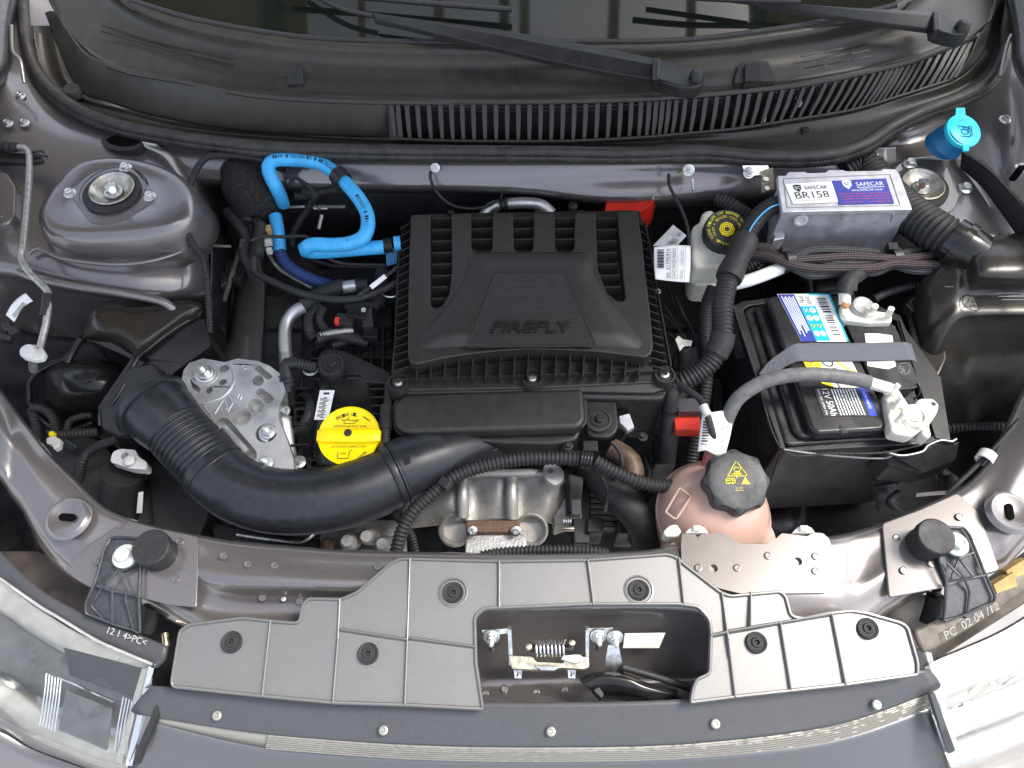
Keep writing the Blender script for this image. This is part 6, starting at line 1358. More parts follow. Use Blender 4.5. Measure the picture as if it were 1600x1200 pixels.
pin_ = thing('battery_pigtail', 'thin black wire loop at the front right corner of the battery lid', 'wire', (1432, 605, .02)); tube('wire', [(1434, 598, .024), (1438, 606, .022), (1436, 616, .016), (1428, 624, .008)], .0012, M['ink'], pin_, 6)

# ================================================================ control box
ecu = thing('control_box', 'silver cast metal control box with white and blue stickers on top', 'control box', (1310, 340, .04))
zt2 = .09
prism('box_body', [(1222, 277, zt2-.004), (1403, 270, zt2-.004), (1424, 328, zt2-.004), (1224, 329, zt2-.004)], .0, M['ecu'], ecu, .002, 3, draft=.002)
prism('top_rim', [(1215, 274, zt2), (1228, 274, zt2), (1232, 268, zt2), (1258, 268, zt2), (1262, 270, zt2), (1290, 269, zt2), (1294, 265, zt2), (1318, 265, zt2), (1322, 267, zt2), (1376, 266, zt2), (1380, 263, zt2), (1400, 264, zt2), (1406, 272, zt2), (1426, 327, zt2), (1222, 331, zt2), (1216, 292, zt2)], zt2-.008, M['ecu'], ecu, .0015, 2, rnd=.002)
Qe = quad((1226, 327, zt2+.0002), (1421, 324, zt2+.0002), (1402, 268, zt2+.0002), (1220, 276, zt2+.0002))
tube('rim_line', [qpt(Qe, .02, .05), qpt(Qe, .93, .05), qpt(Qe, .93, .93), qpt(Qe, .02, .93), qpt(Qe, .02, .05)], .0007, M['greyink'], ecu, 5, straight=True)
Qa = quad((1239, 319, zt2+.0006), (1311, 316, zt2+.0006), (1299, 284, zt2+.0006), (1226, 288, zt2+.0006))
LA = patch('white_sticker', Qa, 0, 0, 1, 1, M['paper'], ecu, .0006); letters('BR158', Qa, .12, .24, .84, .56, M['ink'], LA, .0009); letters('SAFECAR', Qa, .38, .66, .86, .84, M['ink'], LA, .0009); letters('SERIAL NO 05521', Qa, .2, .1, .7, .15, M['greyink'], LA, .0009)
def shield(Q, u, v, s, m1, m2, par, h):
    bm = bmesh.new(); bm.faces.new([bm.verts.new(qpt(Q, u+a*s, v+b*s*1.9, h)) for a, b in ((-.5, .5), (0, .62), (.5, .5), (.45, -.1), (0, -.6), (-.45, -.1))]); obj('shield_emblem', bm, m1, par, 0)
    letters('SC', Q, u-.32*s, v-.25*s, u+.32*s, v+.55*s, m2, par, h+.0003)
shield(Qa, .23, .74, .17, M['ink'], M['paper'], LA, .0009)
Qb2 = quad((1311, 320, zt2+.0006), (1397, 318, zt2+.0006), (1384, 279, zt2+.0006), (1299, 283, zt2+.0006))
LB = patch('blue_sticker', Qb2, 0, 0, 1, 1, M['blueprint2'], ecu, .0006); letters('SAFECAR', Qb2, .42, .72, .92, .88, M['whiteink'], LB, .0009); letters('www.SAFECAR.net.br', Qb2, .3, .52, .88, .62, M['whiteink'], LB, .0009); patch('underline', Qb2, .42, .66, .92, .68, M['whiteink'], LB, .0009)
for k, s in enumerate(('Solucoes para o seu carro e', 'modulos de injecao eletronica', 'reparo de modulos e paineis')): letters(s, Qb2, .06+.02*k, .38-.105*k, .96, .455-.105*k, M['redink'], LB, .0009)
letters('(11) 2295-1598', Qb2, .1, .04, .45, .11, M['redink'], LB, .0009); letters('(11) 5500-1155', Qb2, .55, .04, .95, .11, M['redink'], LB, .0009)
shield(Qb2, .26, .8, .17, M['whiteink'], M['blueprint2'], LB, .0009)
for x, y in ((1251, 342), (1396, 333)):
    lathe('case_boss', (x, y, .073), [(.009, -.02), (.009, .004), (.006, .004), (.005, .001), (0, .001)], M['ecu'], ecu, ax=(0, -.98, .2), n=20)
for x0, x1 in ((1318, 1300), (1396, 1382)): tube('case_rib', [(x0, 334, .082), (x1, 372, .02)], .0012, M['ecu'], ecu, 6)
prism('case_foot', [(1213, 350, .04), (1228, 348, .04), (1226, 372, .04), (1208, 376, .04)], .0, M['ecu'], ecu, .002)
br = thing('module_bracket', 'bare zinc angle bracket bolted to the firewall left of the control box', 'bracket', (1185, 270, .06))
slab('bracket_top', [(1160, 258, .07), (1165, 276, .062), (1205, 272, .062), (1200, 258, .07)], .0025, M['zinc'], br); slab('bracket_leg', [(1190, 302, .04), (1210, 296, .045), (1208, 262, .07), (1190, 268, .068)], .003, M['brass'], br)
fasten('nut', (1170, 270, .072), 9, M['zinc'], br, ax=(0, -.5, .8)); lathe('leg_hole', (1196, 282, .062), [(.004, .001), (.004, .003), (.002, .003), (0, .003)], M['zinc'], br, n=12); lathe('leg_hole', (1197, 296, .052), [(.004, .001), (.004, .003), (.002, .003), (0, .003)], M['zinc'], br, n=12)
for (x, y, dx, lab) in ((680, 262, -1, 'left'), (1076, 266, 1, 'right')):
    g = thing('ground_lug', 'small plated ground lug on the firewall, %s of the two' % lab, 'ground lug', (x, y, .06))
    fasten('nut', (x, y, .058), 9 if dx > 0 else 7, M['zinc'], g, ax=(0, -.75, .65)); slab('lug', [(x-18*(1 if dx > 0 else .4), y+8, .055), (x-6, y+2, .058), (x-4, y-6, .06), (x-16*(1 if dx > 0 else .4), y-1, .058)], .002, M['brass'] if dx > 0 else M['zinc'], g)
tube_ = single('ground_wire', 'thin black ground wire hanging from the left firewall lug', 'wire', [(673, 268, .055), (673, 280, .05), (682, 300, .03), (705, 320, .01), (740, 326, .0), (776, 316, .0), (785, 300, .0)], .0022, M['rubber'], 8)
single('ground_wire', 'thin black ground wire running down from the right firewall lug to the tag', 'wire', [(1045, 272, .055), (1046, 290, .05), (1056, 310, .045), (1068, 335, .04), (1075, 360, .035), (1077, 400, .02)], .0024, M['rubber'], 8)
sc_ = thing('firewall_screw', 'threaded stud pointing down from the firewall below the right lug', 'stud', (1082, 292, .05)); tube('stud', [(1082, 280, .052), (1083, 298, .045)], .002, M['zinc'], sc_, 8, corr=(.002, .0006)); tube('stud', [(1020, 304, .03), (1019, 312, .028)], .002, M['zinc'], sc_, 8)

# ================================================================ brake fluid reservoir
bf = thing('brake_reservoir', 'milky white brake fluid reservoir with black cap and yellow warning print', 'reservoir', (1115, 390, .0))
prism('tank_upper', [(1082, 352, .025), (1094, 345, .025), (1098, 330, .025), (1112, 325, .025), (1122, 335, .025), (1160, 350, .025), (1165, 395, .025), (1158, 415, .025), (1085, 418, .025), (1080, 395, .025)], -.015, M['milk'], bf, .007, 5, rnd=.008, smooth=60)
prism('tank_lower', [(1078, 416, -.012), (1160, 412, -.012), (1155, 438, -.012), (1130, 448, -.012), (1086, 446, -.012), (1079, 436, -.012)], -.05, M['milk'], bf, .004, 4, rnd=.006)
tube('tank_seam', [(1078, 412, .004), (1100, 416, .004), (1150, 412, .004)], .002, M['milk'], bf, 8)
ax_ = Vector((0, -.3, 1)).normalized(); cpos = P(1136, 358, .05)
lathe('cap', cpos, [(0, -.001), (.026, -.001), (.0285, -.0005), (.0295, -.003), (.0295, -.02), (.027, -.022)], M['rubber'], bf, ax=ax_, n=40, rfun=lambda a, h: 1+.012*math.cos(20*a) if h < -.002 else 1)
lathe('yellow_octagon', cpos, [(.0105, -.001), (.0105, .0004), (0, .0004)], M['yellow'], bf, ax=ax_, n=8, smooth=0)
for r0, r1, m in ((.0085, .0078, 'ink'), (.006, .0052, 'ink'), (.0035, 0, 'ink')): lathe('printed_ring', cpos, [(r0, .0003), (r0, .0006), (r1, .0006)]+([(r1, .0003)] if r1 else []), M[m], bf, ax=ax_, n=24)
arc_letters('CLEAR FILLER CAP BEFORE REMOVING', cpos, .0245, 215, -20, .0038, M['yellowink'], bf, ax_, .0)
arc_letters('FROM A SEALED CONTAINER', cpos, .0185, 210, -10, .0034, M['yellowink'], bf, ax_, .0)
arc_letters('USE ONLY DOT4 FLUID', cpos, .0215, 340, 225, .0036, M['yellowink'], bf, ax_, .0)
tl1 = thing('paper_tag', 'printed white paper tag hanging left of the brake fluid reservoir', 'tag', (1050, 410, .03))
loft('tag_sheet', [[(1022, 386, .045), (1040, 384, .046), (1060, 383, .045), (1079, 384, .042)], [(1022, 412, .04), (1040, 412, .042), (1060, 413, .04), (1079, 413, .038)], [(1024, 436, .035), (1040, 438, .036), (1060, 440, .035), (1077, 441, .032)]], M['paper'], tl1, 4, 4, .0008)
Qg = quad((1024, 436, .0375), (1024, 386, .0475), (1079, 384, .0445), (1077, 441, .0345))   # reads upwards? letters run along the tag's long side
Qg = quad((1077, 440, .036), (1079, 385, .0455), (1024, 387, .0485), (1025, 436, .0385)); Qg = (Qg[0], -Qg[1] if Qg[1].z < 0 else Qg[1])
u = .35
while u < .95:
    w = random.choice((.012, .02, .035)); patch('bar', Qg, u, .76, u+w, .95, M['ink'], tl1, .0008); u += w+.022
letters('CAVO MASSA RADIO', Qg, .04, .42, .96, .52, M['ink'], tl1, .0008); letters('51795416', Qg, .3, .6, .95, .7, M['ink'], tl1, .0008); letters('01A', Qg, .05, .6, .22, .7, M['ink'], tl1, .0008)
letters('FIRMA', Qg, .05, .2, .3, .28, M['greyink'], tl1, .0008); letters('16/02/2023', Qg, .45, .2, .9, .28, M['greyink'], tl1, .0008)
for v in (.36, .14, .56): patch('print_line', Qg, .03, v, .97, v+.008, M['greyink'], tl1, .0008)
tl2 = thing('foil_tag', 'silver grey foil tag tilted behind the printed white tag', 'tag', (1046, 370, .03))
slab('tag_sheet', [(1020, 384, .042), (1052, 351, .05), (1073, 368, .045), (1056, 386, .04)], .0008, M['foil'], tl2)
Qf = quad((1028, 384, .0455), (1060, 384, .0445), (1070, 368, .0478), (1049, 354, .053)); 
letters('E', Qf, .62, .7, .82, .95, M['ink'], tl2, .001)
for k in range(5): patch('bar', Qf, .5+.07*k, .15, .53+.07*k, .5, M['ink'], tl2, .001)
rd = thing('red_bracket', 'bright red moulded part behind the right rear corner of the air filter housing', 'bracket', (980, 310, .0))
prism('red_block', [(950, 298, .0), (1010, 297, .01), (1030, 300, .01), (1018, 318, .01), (1000, 332, .0), (944, 336, .0)], -.05, M['red'], rd, .004, rnd=.005)
sp2 = thing('silver_pipe', 'curved bare metal pipe behind the air filter housing', 'pipe', (810, 322, -.0))
tube('pipe', [(752, 345, -.02), (765, 326, -.01), (785, 320, -.005), (815, 317, .0), (845, 320, -.002), (862, 334, -.01)], .0085, M['alu'], sp2, 16); tube('pipe_clamp', [(780, 321, -.004), (794, 318, -.002)], .0105, M['plastic'], sp2, 14, corr=(.005, .002))
lathe('rear_bolt', (895, 322, .0), [(.007, -.01), (.007, .002), (.004, .004), (0, .004)], M['dark'], sp2, n=14); tube('rear_bolt_shank', [(895, 322, -.002), (895, 338, -.02)], .0035, M['dark'], sp2, 10)

# ================================================================ harness, conduits right of the engine
cdt = thing('main_conduit', 'thick black corrugated conduit with taped middle running down from the control box', 'conduit', (1140, 450, .04))
tube('conduit_upper', [(1228, 318, .07), (1208, 322, .07), (1190, 334, .068), (1174, 354, .065), (1163, 376, .06), (1156, 392, .058)], .0125, M['rubber'], cdt, 20, corr=(.0052, .0016))
tube('blue_line', [(1226, 317, .084), (1206, 323, .0835), (1190, 335, .081), (1176, 352, .0775), (1166, 372, .073), (1162, 382, .071)], .0011, M['blue'], cdt, 6)
tube('tape_sleeve', [(1166, 372, .06), (1157, 392, .057), (1147, 415, .053), (1138, 436, .05)], lambda t: .0165+.0012*math.sin(9*t), M['tape'], cdt, 20, step=.004)
tube('conduit_lower', [(1140, 430, .05), (1133, 455, .045), (1129, 480, .04), (1129, 510, .03), (1126, 535, .02), (1116, 558, .01), (1098, 578, .0), (1072, 594, -.01), (1052, 602, -.02)], .0135, M['rubber'], cdt, 22, corr=(.0052, .0017))
tube('tape_patch', [(1130, 520, .026), (1126, 538, .018), (1118, 554, .011)], .0158, M['tape'], cdt, 18, step=.004)
c2_ = thing('side_conduit', 'black corrugated conduit standing behind the thick conduit, left of the battery', 'conduit', (1102, 560, .0))
tube('conduit', [(1115, 450, .0), (1104, 480, -.01), (1102, 520, -.02), (1104, 570, -.03), (1100, 620, -.05), (1090, 670, -.07), (1080, 720, -.1)], .0095, M['rubber'], c2_, 16, corr=(.0048, .0013))
c3_ = thing('taped_branch', 'black taped harness branch beside the right edge of the air filter housing', 'wiring harness', (1060, 610, -.04))
tube('branch', [(1072, 545, -.02), (1074, 570, -.03), (1066, 600, -.04), (1052, 630, -.05), (1046, 670, -.07), (1040, 720, -.1)], .013, M['tape'], c3_, 16, step=.005)
tube('branch', [(1060, 590, -.02), (1050, 610, -.02), (1048, 640, -.04)], .010, M['tape'], c3_, 14)
prism('metal_tab', [(1055, 530, -.01), (1060, 524, -.01), (1068, 530, -.01), (1082, 532, -.01), (1080, 540, -.01), (1070, 540, -.01), (1062, 548, -.01)], -.013, M['cream'], c3_, .0008)
for k in range(7):
    y0 = 450+k*14; tube('loose_wire', [(1040+random.uniform(-10, 30), y0, -.05), (1060+random.uniform(-10, 20), y0+30, -.06), (1075+random.uniform(-20, 20), y0+70, -.08), (1060+random.uniform(-20, 20), y0+120, -.1)], .0025, M['rubber'], c3_, 6)
rs = thing('relay_block', 'small grey relay with a red base between the engine and the battery', 'relay', (1075, 650, -.06))
box('relay', (1078, 638, -.045), (.035, .02, .02), M['bracketgrey'], rs); box('red_base', (1072, 664, -.06), (.034, .024, .02), M['red'], rs)
hb = thing('braided_harness', 'bundle of braided cable sleeves running right in front of the control box', 'wiring harness', (1300, 408, .05))
for k, (o, dz) in enumerate(((-12, .004), (-6, .012), (0, .006), (6, .012), (11, .002), (3, .0))):
    w1_, w2_ = random.uniform(-3, 3), random.uniform(-3, 3)
    tube('sleeve', [(1165-3*k, 386+k*4, .03), (1200, 396+o*.7, .034+dz), (1232, 409+o*.55, .04+dz), (1270, 411+o*1.5+w1_, .042+dz), (1320, 410+o*1.5+w2_, .042+dz), (1365, 411+o*1.3, .042+dz), (1396, 408+o*.6, .042+dz), (1430, 407+o*1.2+w1_, .04+dz), (1500, 402+o*1.8, .03+dz)], .0058, M['sleevered'] if k in (1, 3) else M['sleeve'], hb, 14, smooth=80)
for x, y in ((1231, 408), (1397, 404)):
    bm = bmesh.new()
    lathe_bm(P(x, y, .046), [(.0135, -.006), (.0152, -.006), (.0152, .006), (.0135, .006)], ax=(1, .15, 0), n=20, bm=bm)
    box_bm((x-4, y-16, .056), (.013, .011, .012), bm=bm); obj('harness_clip', bm, M['plastic'], hb, 35, .0006)
wsx = thing('white_sleeve', 'white wrapped sleeve between the thick conduit and the braided harness', 'sleeve', (1185, 432, .03))
tube('sleeve', [(1146, 444, .03), (1170, 438, .034), (1198, 428, .036), (1222, 418, .036)], .0085, M['paper'], wsx, 16, sx=1, step=.004)
single('rear_conduit', 'black corrugated conduit diving behind the brake fluid reservoir', 'conduit', [(1120, 310, .03), (1150, 325, .03), (1175, 345, .02), (1188, 380, .0), (1180, 420, -.02)], .0105, M['rubber'], 16, (.005, .0014))
single('rear_conduit', 'second black corrugated conduit under the left end of the control box', 'conduit', [(1190, 350, .02), (1200, 375, .01), (1190, 400, .0), (1165, 420, -.01)], .009, M['rubber'], 14, (.005, .0014))

# ================================================================ air resonator and its bellows at the right
ar = thing('air_resonator', 'large glossy black resonator box along the right wing', 'resonator', (1530, 520, .0))
loft('resonator_shell', [
 [(1424, 462, .0), (1440, 438, .03), (1470, 405, .05), (1490, 390, .055), (1508, 378, .06), (1560, 368, .065), (1600, 364, .065), (1760, 364, .07)],
 [(1425, 476, .0), (1446, 448, .034), (1480, 416, .056), (1500, 402, .064), (1518, 388, .078), (1560, 380, .085), (1600, 380, .085), (1760, 380, .09)],
 [(1426, 492, .0), (1454, 462, .034), (1490, 434, .054), (1508, 420, .062), (1526, 408, .084), (1560, 404, .09), (1600, 404, .09), (1760, 404, .09)],
 [(1430, 508, -.002), (1462, 480, .032), (1494, 456, .048), (1512, 444, .054), (1530, 434, .078), (1560, 434, .082), (1600, 434, .082), (1760, 434, .082)],
 [(1434, 526, -.006), (1468, 496, .028), (1492, 474, .042), (1512, 462, .044), (1530, 454, .046), (1560, 454, .048), (1600, 454, .05), (1760, 454, .05)],
 [(1438, 550, -.012), (1470, 516, .022), (1488, 500, .034), (1508, 490, .038), (1530, 488, .04), (1560, 488, .042), (1600, 488, .044), (1760, 488, .044)],
 [(1442, 590, -.04), (1468, 556, -.006), (1488, 528, .012), (1508, 512, .02), (1530, 508, .024), (1560, 506, .026), (1600, 506, .028), (1760, 506, .028)],
 [(1446, 650, -.1), (1470, 640, -.09), (1492, 630, -.08), (1512, 622, -.07), (1530, 615, -.07), (1560, 612, -.065), (1600, 610, -.06), (1760, 610, -.06)],
 [(1450, 700, -.2), (1475, 700, -.2), (1495, 700, -.2), (1515, 700, -.2), (1530, 700, -.2), (1560, 700, -.2), (1600, 700, -.2), (1760, 700, -.2)]], M['satin'], ar, 5, 6, .004, 60)
prism('left_wall', [(1418, 462, -.0), (1445, 440, .0), (1478, 515, .0), (1480, 560, .0), (1440, 650, -.02), (1425, 560, -.01)], -.15, M['satin'], ar, .004)
lathe('moulded_emblem', (1519, 473, .0455), [(.0125, 0), (.0125, .0008), (.0118, .0008), (.0118, 0)], M['satin'], ar, n=30); strokes('moulded_mark', [[P(x, y, .0468) for x, y in q] for q in ([(1512, 480), (1519, 463), (1526, 480)], [(1515, 475), (1523, 475)])], M['greyink'], ar, .0004)
strokes('moulded_mark', [[P(x, y, .0505) for x, y in q] for q in ([(1556, 458), (1600, 458)], [(1560, 463), (1598, 463)], [(1566, 468), (1600, 468)], [(1476, 448), (1490, 448)])], M['greyink'], ar, .0004)
lathe('moulded_dot', (1587, 486, .026), [(.004, 0), (.0035, .001), (0, .001)], M['satin'], ar, n=14)
rb2 = thing('bellows_hose', 'black ribbed bellows hose running from the firewall past the control box to the resonator', 'hose', (1440, 345, .05))
tube('bellows', [(1312, 272, .03), (1332, 260, .034), (1352, 266, .034), (1374, 292, .036), (1402, 320, .046), (1434, 344, .058), (1466, 364, .066), (1494, 380, .068)], .027, M['rubber'], rb2, 28, corr=(.0075, .0035))
tube('hose_cuff', [(1482, 373, .068), (1502, 385, .067), (1522, 398, .062)], .03, M['gloss'], rb2, 28, step=.006)
tube('wide_cuff', [(1494, 380, .068), (1504, 387, .067)], .0325, M['gloss'], rb2, 28)
cc_ = thing('wing_clip', 'black plastic clip and bent rod on the wall behind the battery', 'clip', (1430, 470, -.02))
box('clip_body', (1425, 482, .0), (.018, .014, .014), M['plastic'], cc_, rz=25); tube('bent_rod', [(1432, 460, .0), (1444, 470, .0), (1456, 500, -.01), (1448, 530, -.02), (1432, 560, -.03)], .0025, M['rubber'], cc_, 8); tube('clip_prong', [(1420, 474, .006), (1432, 462, .01), (1444, 458, .01)], .0025, M['plastic'], cc_, 8)
tube('conduit', [(1365, 468, .0), (1385, 458, .0), (1420, 448, .005), (1440, 446, .005)], .006, M['rubber'], cc_, 12, corr=(.0045, .001))
wc2 = thing('washer_filler', 'turquoise washer fluid cap on a deep blue neck at the upper right', 'washer cap', (1505, 206, .1))
axw = Vector((.12, -.3, 1)).normalized(); cw = P(1506, 204, .11)
lathe('neck', cw, [(.0215, -.004), (.021, -.02), (.024, -.03)], M['bluedark'], wc2, ax=Vector((.35, -.1, 1)), n=36)
lathe('neck_base', P(1486, 212, .092), [(.018, .004), (.021, -.004), (.022, -.014), (.024, -.022)], M['bluedark'], wc2, ax=Vector((.2, -.1, 1)), n=36)
lathe('cap_disc', cw, [(0, .0005), (.0235, .0005), (.0245, .0), (.025, -.002), (.0248, -.006), (.022, -.007)], M['bluecap'], wc2, ax=axw, n=48)
slab('cap_tab', [(1493, 180, .1105), (1509, 180, .1105), (1508, 168, .1105), (1494, 168, .1105)], .003, M['bluecap'], wc2); slab('cap_tab', [(1505, 235, .1105), (1514, 235, .1105), (1515, 226, .1105), (1504, 226, .1105)], .003, M['bluecap'], wc2)
uu, vv = Vector((1, 0, 0)), axw.cross(Vector((1, 0, 0)))
wp = lambda x, y: cw+uu*x+vv*y+axw*.001
strokes('washer_symbol', [[wp(*p) for p in q] for q in ([(-.011, .008), (-.0085, -.009), (.0095, -.0095), (.0105, .007), (.004, .0045), (-.004, .006), (-.011, .008)], [(-.005, .001), (-.003, -.006), (.005, -.006), (.006, .001), (-.005, .001)], [(0, .001), (0, .006)], [(-.006, .005), (-.009, .002)], [(.006, .005), (.008, .002)])], M['bluedark'], wc2, .0007)
letters('<  LAVA  >', ([cw+uu*x+vv*y+axw*.001 for x, y in ((-.01, .014), (.01, .014), (.01, .017), (-.01, .017))], axw), 0, 0, 1, 1, M['bluedark'], wc2, .0004)

# ================================================================ coolant tank
ct = thing('coolant_tank', 'pink plastic coolant expansion tank with a dark lobed cap', 'coolant tank', (1115, 800, -.06))
cs = P(1116, 800, -.05)
lathe('tank', cs, [(0, .05), (.02, .0485), (.04, .041), (.056, .027), (.0665, .006), (.0685, -.006), (.0682, -.012), (.067, -.045), (.06, -.07), (.04, -.085), (0, -.09)], M['pink'], ct, n=56, smooth=80)
tube('tank_seam', [cs+Vector((.069*math.cos(a), .069*math.sin(a), -.006)) for a in [i*math.pi/24 for i in range(49)]], .0018, M['pink'], ct, 8)
prism('tank_side', [(1040, 850, -.045), (1190, 800, -.045), (1212, 830, -.045), (1220, 900, -.045), (1040, 910, -.045)], -.14, M['pink'], ct, .012, 5, rnd=.01, smooth=60)
axc = Vector((.02, -.12, 1)).normalized(); cq = P(1153, 750, .022)
lathe('filler_neck', cq, [(.024, -.06), (.024, -.01)], M['pink'], ct, ax=axc, n=32)
lob = lambda a, h: 1+(.045*(abs(math.cos(4*a+.3))**1.5)-.02) if h < .001 else 1+.025*(abs(math.cos(4*a+.3))**1.5)-.01
lathe('tank_cap', cq, [(0, 0), (.022, 0), (.031, -.0003), (.0345, -.001), (.0365, -.004), (.0372, -.012), (.0365, -.021), (.034, -.024), (.026, -.025)], M['capblack'], ct, ax=axc, n=96, rfun=lambda a, h: 1+.06*math.cos(8*a)*min(1, (-h)*300) if h < 0 else 1)
uu, vv = Vector((1, 0, 0)), axc.cross(Vector((1, 0, 0))); kp = lambda x, y: cq+uu*x+vv*y+axc*.0006
strokes('warning_triangle', [[kp(*p) for p in q] for q in ([(-.0115, .0045), (.0115, .0045), (0, .023), (-.0115, .0045)], [(-.004, .012), (-.001, .0165), (.002, .014), (.005, .0155), (.003, .011)], [(-.0065, .007), (.0045, .007)], [(-.0035, .006), (-.0035, .010), (.0035, .010), (.0035, .006)], [(-.001, .006), (-.001, .010)], [(.0012, .006), (.0012, .010)])], M['yellowink'], ct, .0005)
strokes('book_symbol', [[kp(*p) for p in q] for q in ([(-.014, -.0045), (-.0105, -.0035), (-.007, -.005), (-.0035, -.0035), (-.0035, .0015), (-.007, .001), (-.0105, .002), (-.0145, .0015), (-.014, -.0045)], [(-.007, .001), (-.007, -.005)], [(-.013, -.001), (-.009, -.0005)], [(-.0055, -.001), (-.0042, -.0005)])], M['yellowink'], ct, .0006)
bm = bmesh.new(); bm.faces.new([bm.verts.new(kp(*p)) for p in ((.0035, -.005), (.0135, -.005), (.0085, .0035))]); obj('small_triangle', bm, M['yellowink'], ct, 0)
Qk = ([kp(-.02, -.02), kp(.02, -.02), kp(.02, .02), kp(-.02, .02)], axc)
letters('!', Qk, .705, .4, .72, .52, M['ink'], ct, .0004); letters('?', Qk, .455, .54, .485, .6, M['whiteink'], ct, .0004); letters('21 PSI', Qk, .4, .235, .6, .27, M['yellowink'], ct, .0003); letters('145 kPa', Qk, .38, .17, .62, .205, M['yellowink'], ct, .0003)
tube('pink_neck', [(1112, 728, -.02), (1115, 712, -.01), (1118, 700, -.004)], .012, M['pinkdark'], ct, 18); tube('neck_clamp', [(1117, 704, -.006), (1119, 694, -.002)], .0135, M['cream'], ct, 18, corr=(.004, .0012))
strokes('moulded_label', [[P(x, y, -.006) for x, y in q] for q in ([(1040, 800), (1062, 762), (1080, 775), (1056, 812), (1040, 800)], )], M['pink'], ct, .0012)
prism('tank_foot', [(1036, 830, .0), (1046, 820, .0), (1058, 818, .0), (1066, 830, .0), (1060, 838, .0), (1040, 838, .0)], -.02, M['milk'], ct, .003, rnd=.003)
for x in (1085, 1252):
    g = thing('edge_clip', 'cream plastic edge clip on the painted plate, %s' % ('beside the coolant tank' if x < 1200 else 'right end of the plate'), 'clip', (x, 828, .01))
    bm = prism_bm([(x-14, 832, .012), (x-6, 824, .012), (x+4, 820, .012), (x+16, 824, .012), (x+22, 832, .012)], -.002); box_bm((x+4, 826, .014), (.009, .006, .006), bm); obj('clip', bm, M['milk'], g, 35, .001)
wt = thing('paper_tag', 'crumpled white barcode tag wrapped around the small hose above the coolant tank', 'tag', (1115, 675, .0))
loft('tag_sheet', [[(1098, 640, .02), (1112, 644, .024), (1130, 642, .02), (1146, 646, .012)], [(1094, 672, .014), (1108, 668, .02), (1126, 672, .016), (1142, 676, .01)], [(1090, 706, .004), (1104, 704, .01), (1120, 712, .004), (1134, 708, .0)]], M['paper'], wt, 5, 5, .0008)
Qw = quad((1106, 700, .016), (1114, 648, .0285), (1094, 646, .026), (1090, 700, .012))
Qw = (Qw[0], Vector((0, -.2, 1)).normalized())
for k in range(9): patch('bar', Qw, .1+k*.08, .1, .1+k*.08+random.choice((.02, .04)), .7, M['ink'], wt, .0016)
Qv = ([P(1128, 706, .012), P(1146, 650, .022), P(1132, 646, .026), P(1118, 706, .014)], Vector((0, -.2, 1)).normalized()); letters('670239', Qv, .1, .1, .7, .6, M['ink'], wt, .002); letters('COD 452', Qv, .1, .75, .8, .95, M['ink'], wt, .002)
single('tank_hose', 'thin black vent hose ending in a white sleeve above the coolant tank', 'hose', [(1060, 600, .01), (1078, 612, .02), (1094, 624, .024), (1104, 645, .028), (1112, 672, .02), (1116, 692, .004)], .0042, M['rubber'], 12)
wh = thing('white_collar', 'short white collar at the upper end of the vent hose', 'collar', (1102, 640, .03)); tube('collar', [(1099, 634, .03), (1106, 650, .03)], .0052, M['white'], wh, 12)

# ================================================================ harness and hoses under the front edge
fh2 = thing('front_conduit', 'long black corrugated conduit crossing in front of the engine below the duct box', 'conduit', (800, 730, -.03))
tube('conduit', [(618, 868, -.06), (628, 830, -.045), (645, 800, -.035), (672, 774, -.03), (710, 745, -.025), (760, 727, -.022), (820, 717, -.02), (870, 716, -.02), (918, 718, -.02)], .0088, M['rubber'], fh2, 18, corr=(.0052, .0017))
tube('conduit', [(930, 720, -.02), (955, 735, -.025), (990, 750, -.03), (1020, 758, -.035), (1050, 760, -.04)], .0088, M['rubber'], fh2, 18, corr=(.0052, .0017))
tube('conduit_clamp', [(908, 717, -.019), (926, 720, -.019)], .0125, M['gloss'], fh2, 18, corr=(.0036, .0015)); box('clamp_block', (922, 700, -.02), (.018, .014, .014), M['plastic'], fh2); box('wrap_clip', (695, 756, -.02), (.014, .012, .012), M['plastic'], fh2, rz=-35)
single('short_conduit', 'short black corrugated conduit diving behind the cross member under the intake hose', 'conduit', [(604, 770, -.08), (614, 800, -.07), (640, 830, -.08), (650, 862, -.1)], .005, M['rubber'], 12, (.004, .001))
single('fan_conduit', 'fine black ribbed conduit lying along the cross member edge', 'conduit', [(752, 868, -.012), (790, 862, -.008), (850, 859, -.006), (920, 860, -.008), (950, 864, -.012)], .0058, M['rubber'], 12, (.0046, .0018))
rh = thing('radiator_hose', 'black rubber radiator hose left of the coolant tank', 'hose', (980, 790, -.08))
tube('hose', [(920, 720, -.1), (945, 755, -.09), (975, 785, -.085), (1000, 812, -.09), (1015, 850, -.11)], .021, M['rubber'], rh, 24, step=.008); tube('hose_clamp', [(964, 773, -.086), (970, 780, -.086)], .0222, M['dark'], rh, 24)
ms = thing('sensor_cluster', 'grimy sensors and fine wires right of the engine block', 'sensors', (960, 710, -.08))
tube('wire', [(955, 690, -.03), (968, 705, -.035), (972, 725, -.04), (965, 745, -.06)], .003, M['rubber'], ms, 8); tube('wire', [(940, 745, -.06), (950, 770, -.07), (945, 800, -.08)], .0025, M['rubber'], ms, 8)
prism('plate', [(888, 740, -.09), (912, 745, -.09), (908, 800, -.09), (890, 790, -.09)], -.11, M['dark'], ms, .002); box('connector', (900, 795, -.08), (.012, .02, .015), M['bracketgrey'], ms); box('connector', (892, 712, -.025), (.01, .01, .01), M['dark'], ms)
for k in range(4): tube('zinc_washer', [(880+k*3.5, 815, -.09), (881.5+k*3.5, 815, -.09)], .008, M['zinc'], ms, 14)
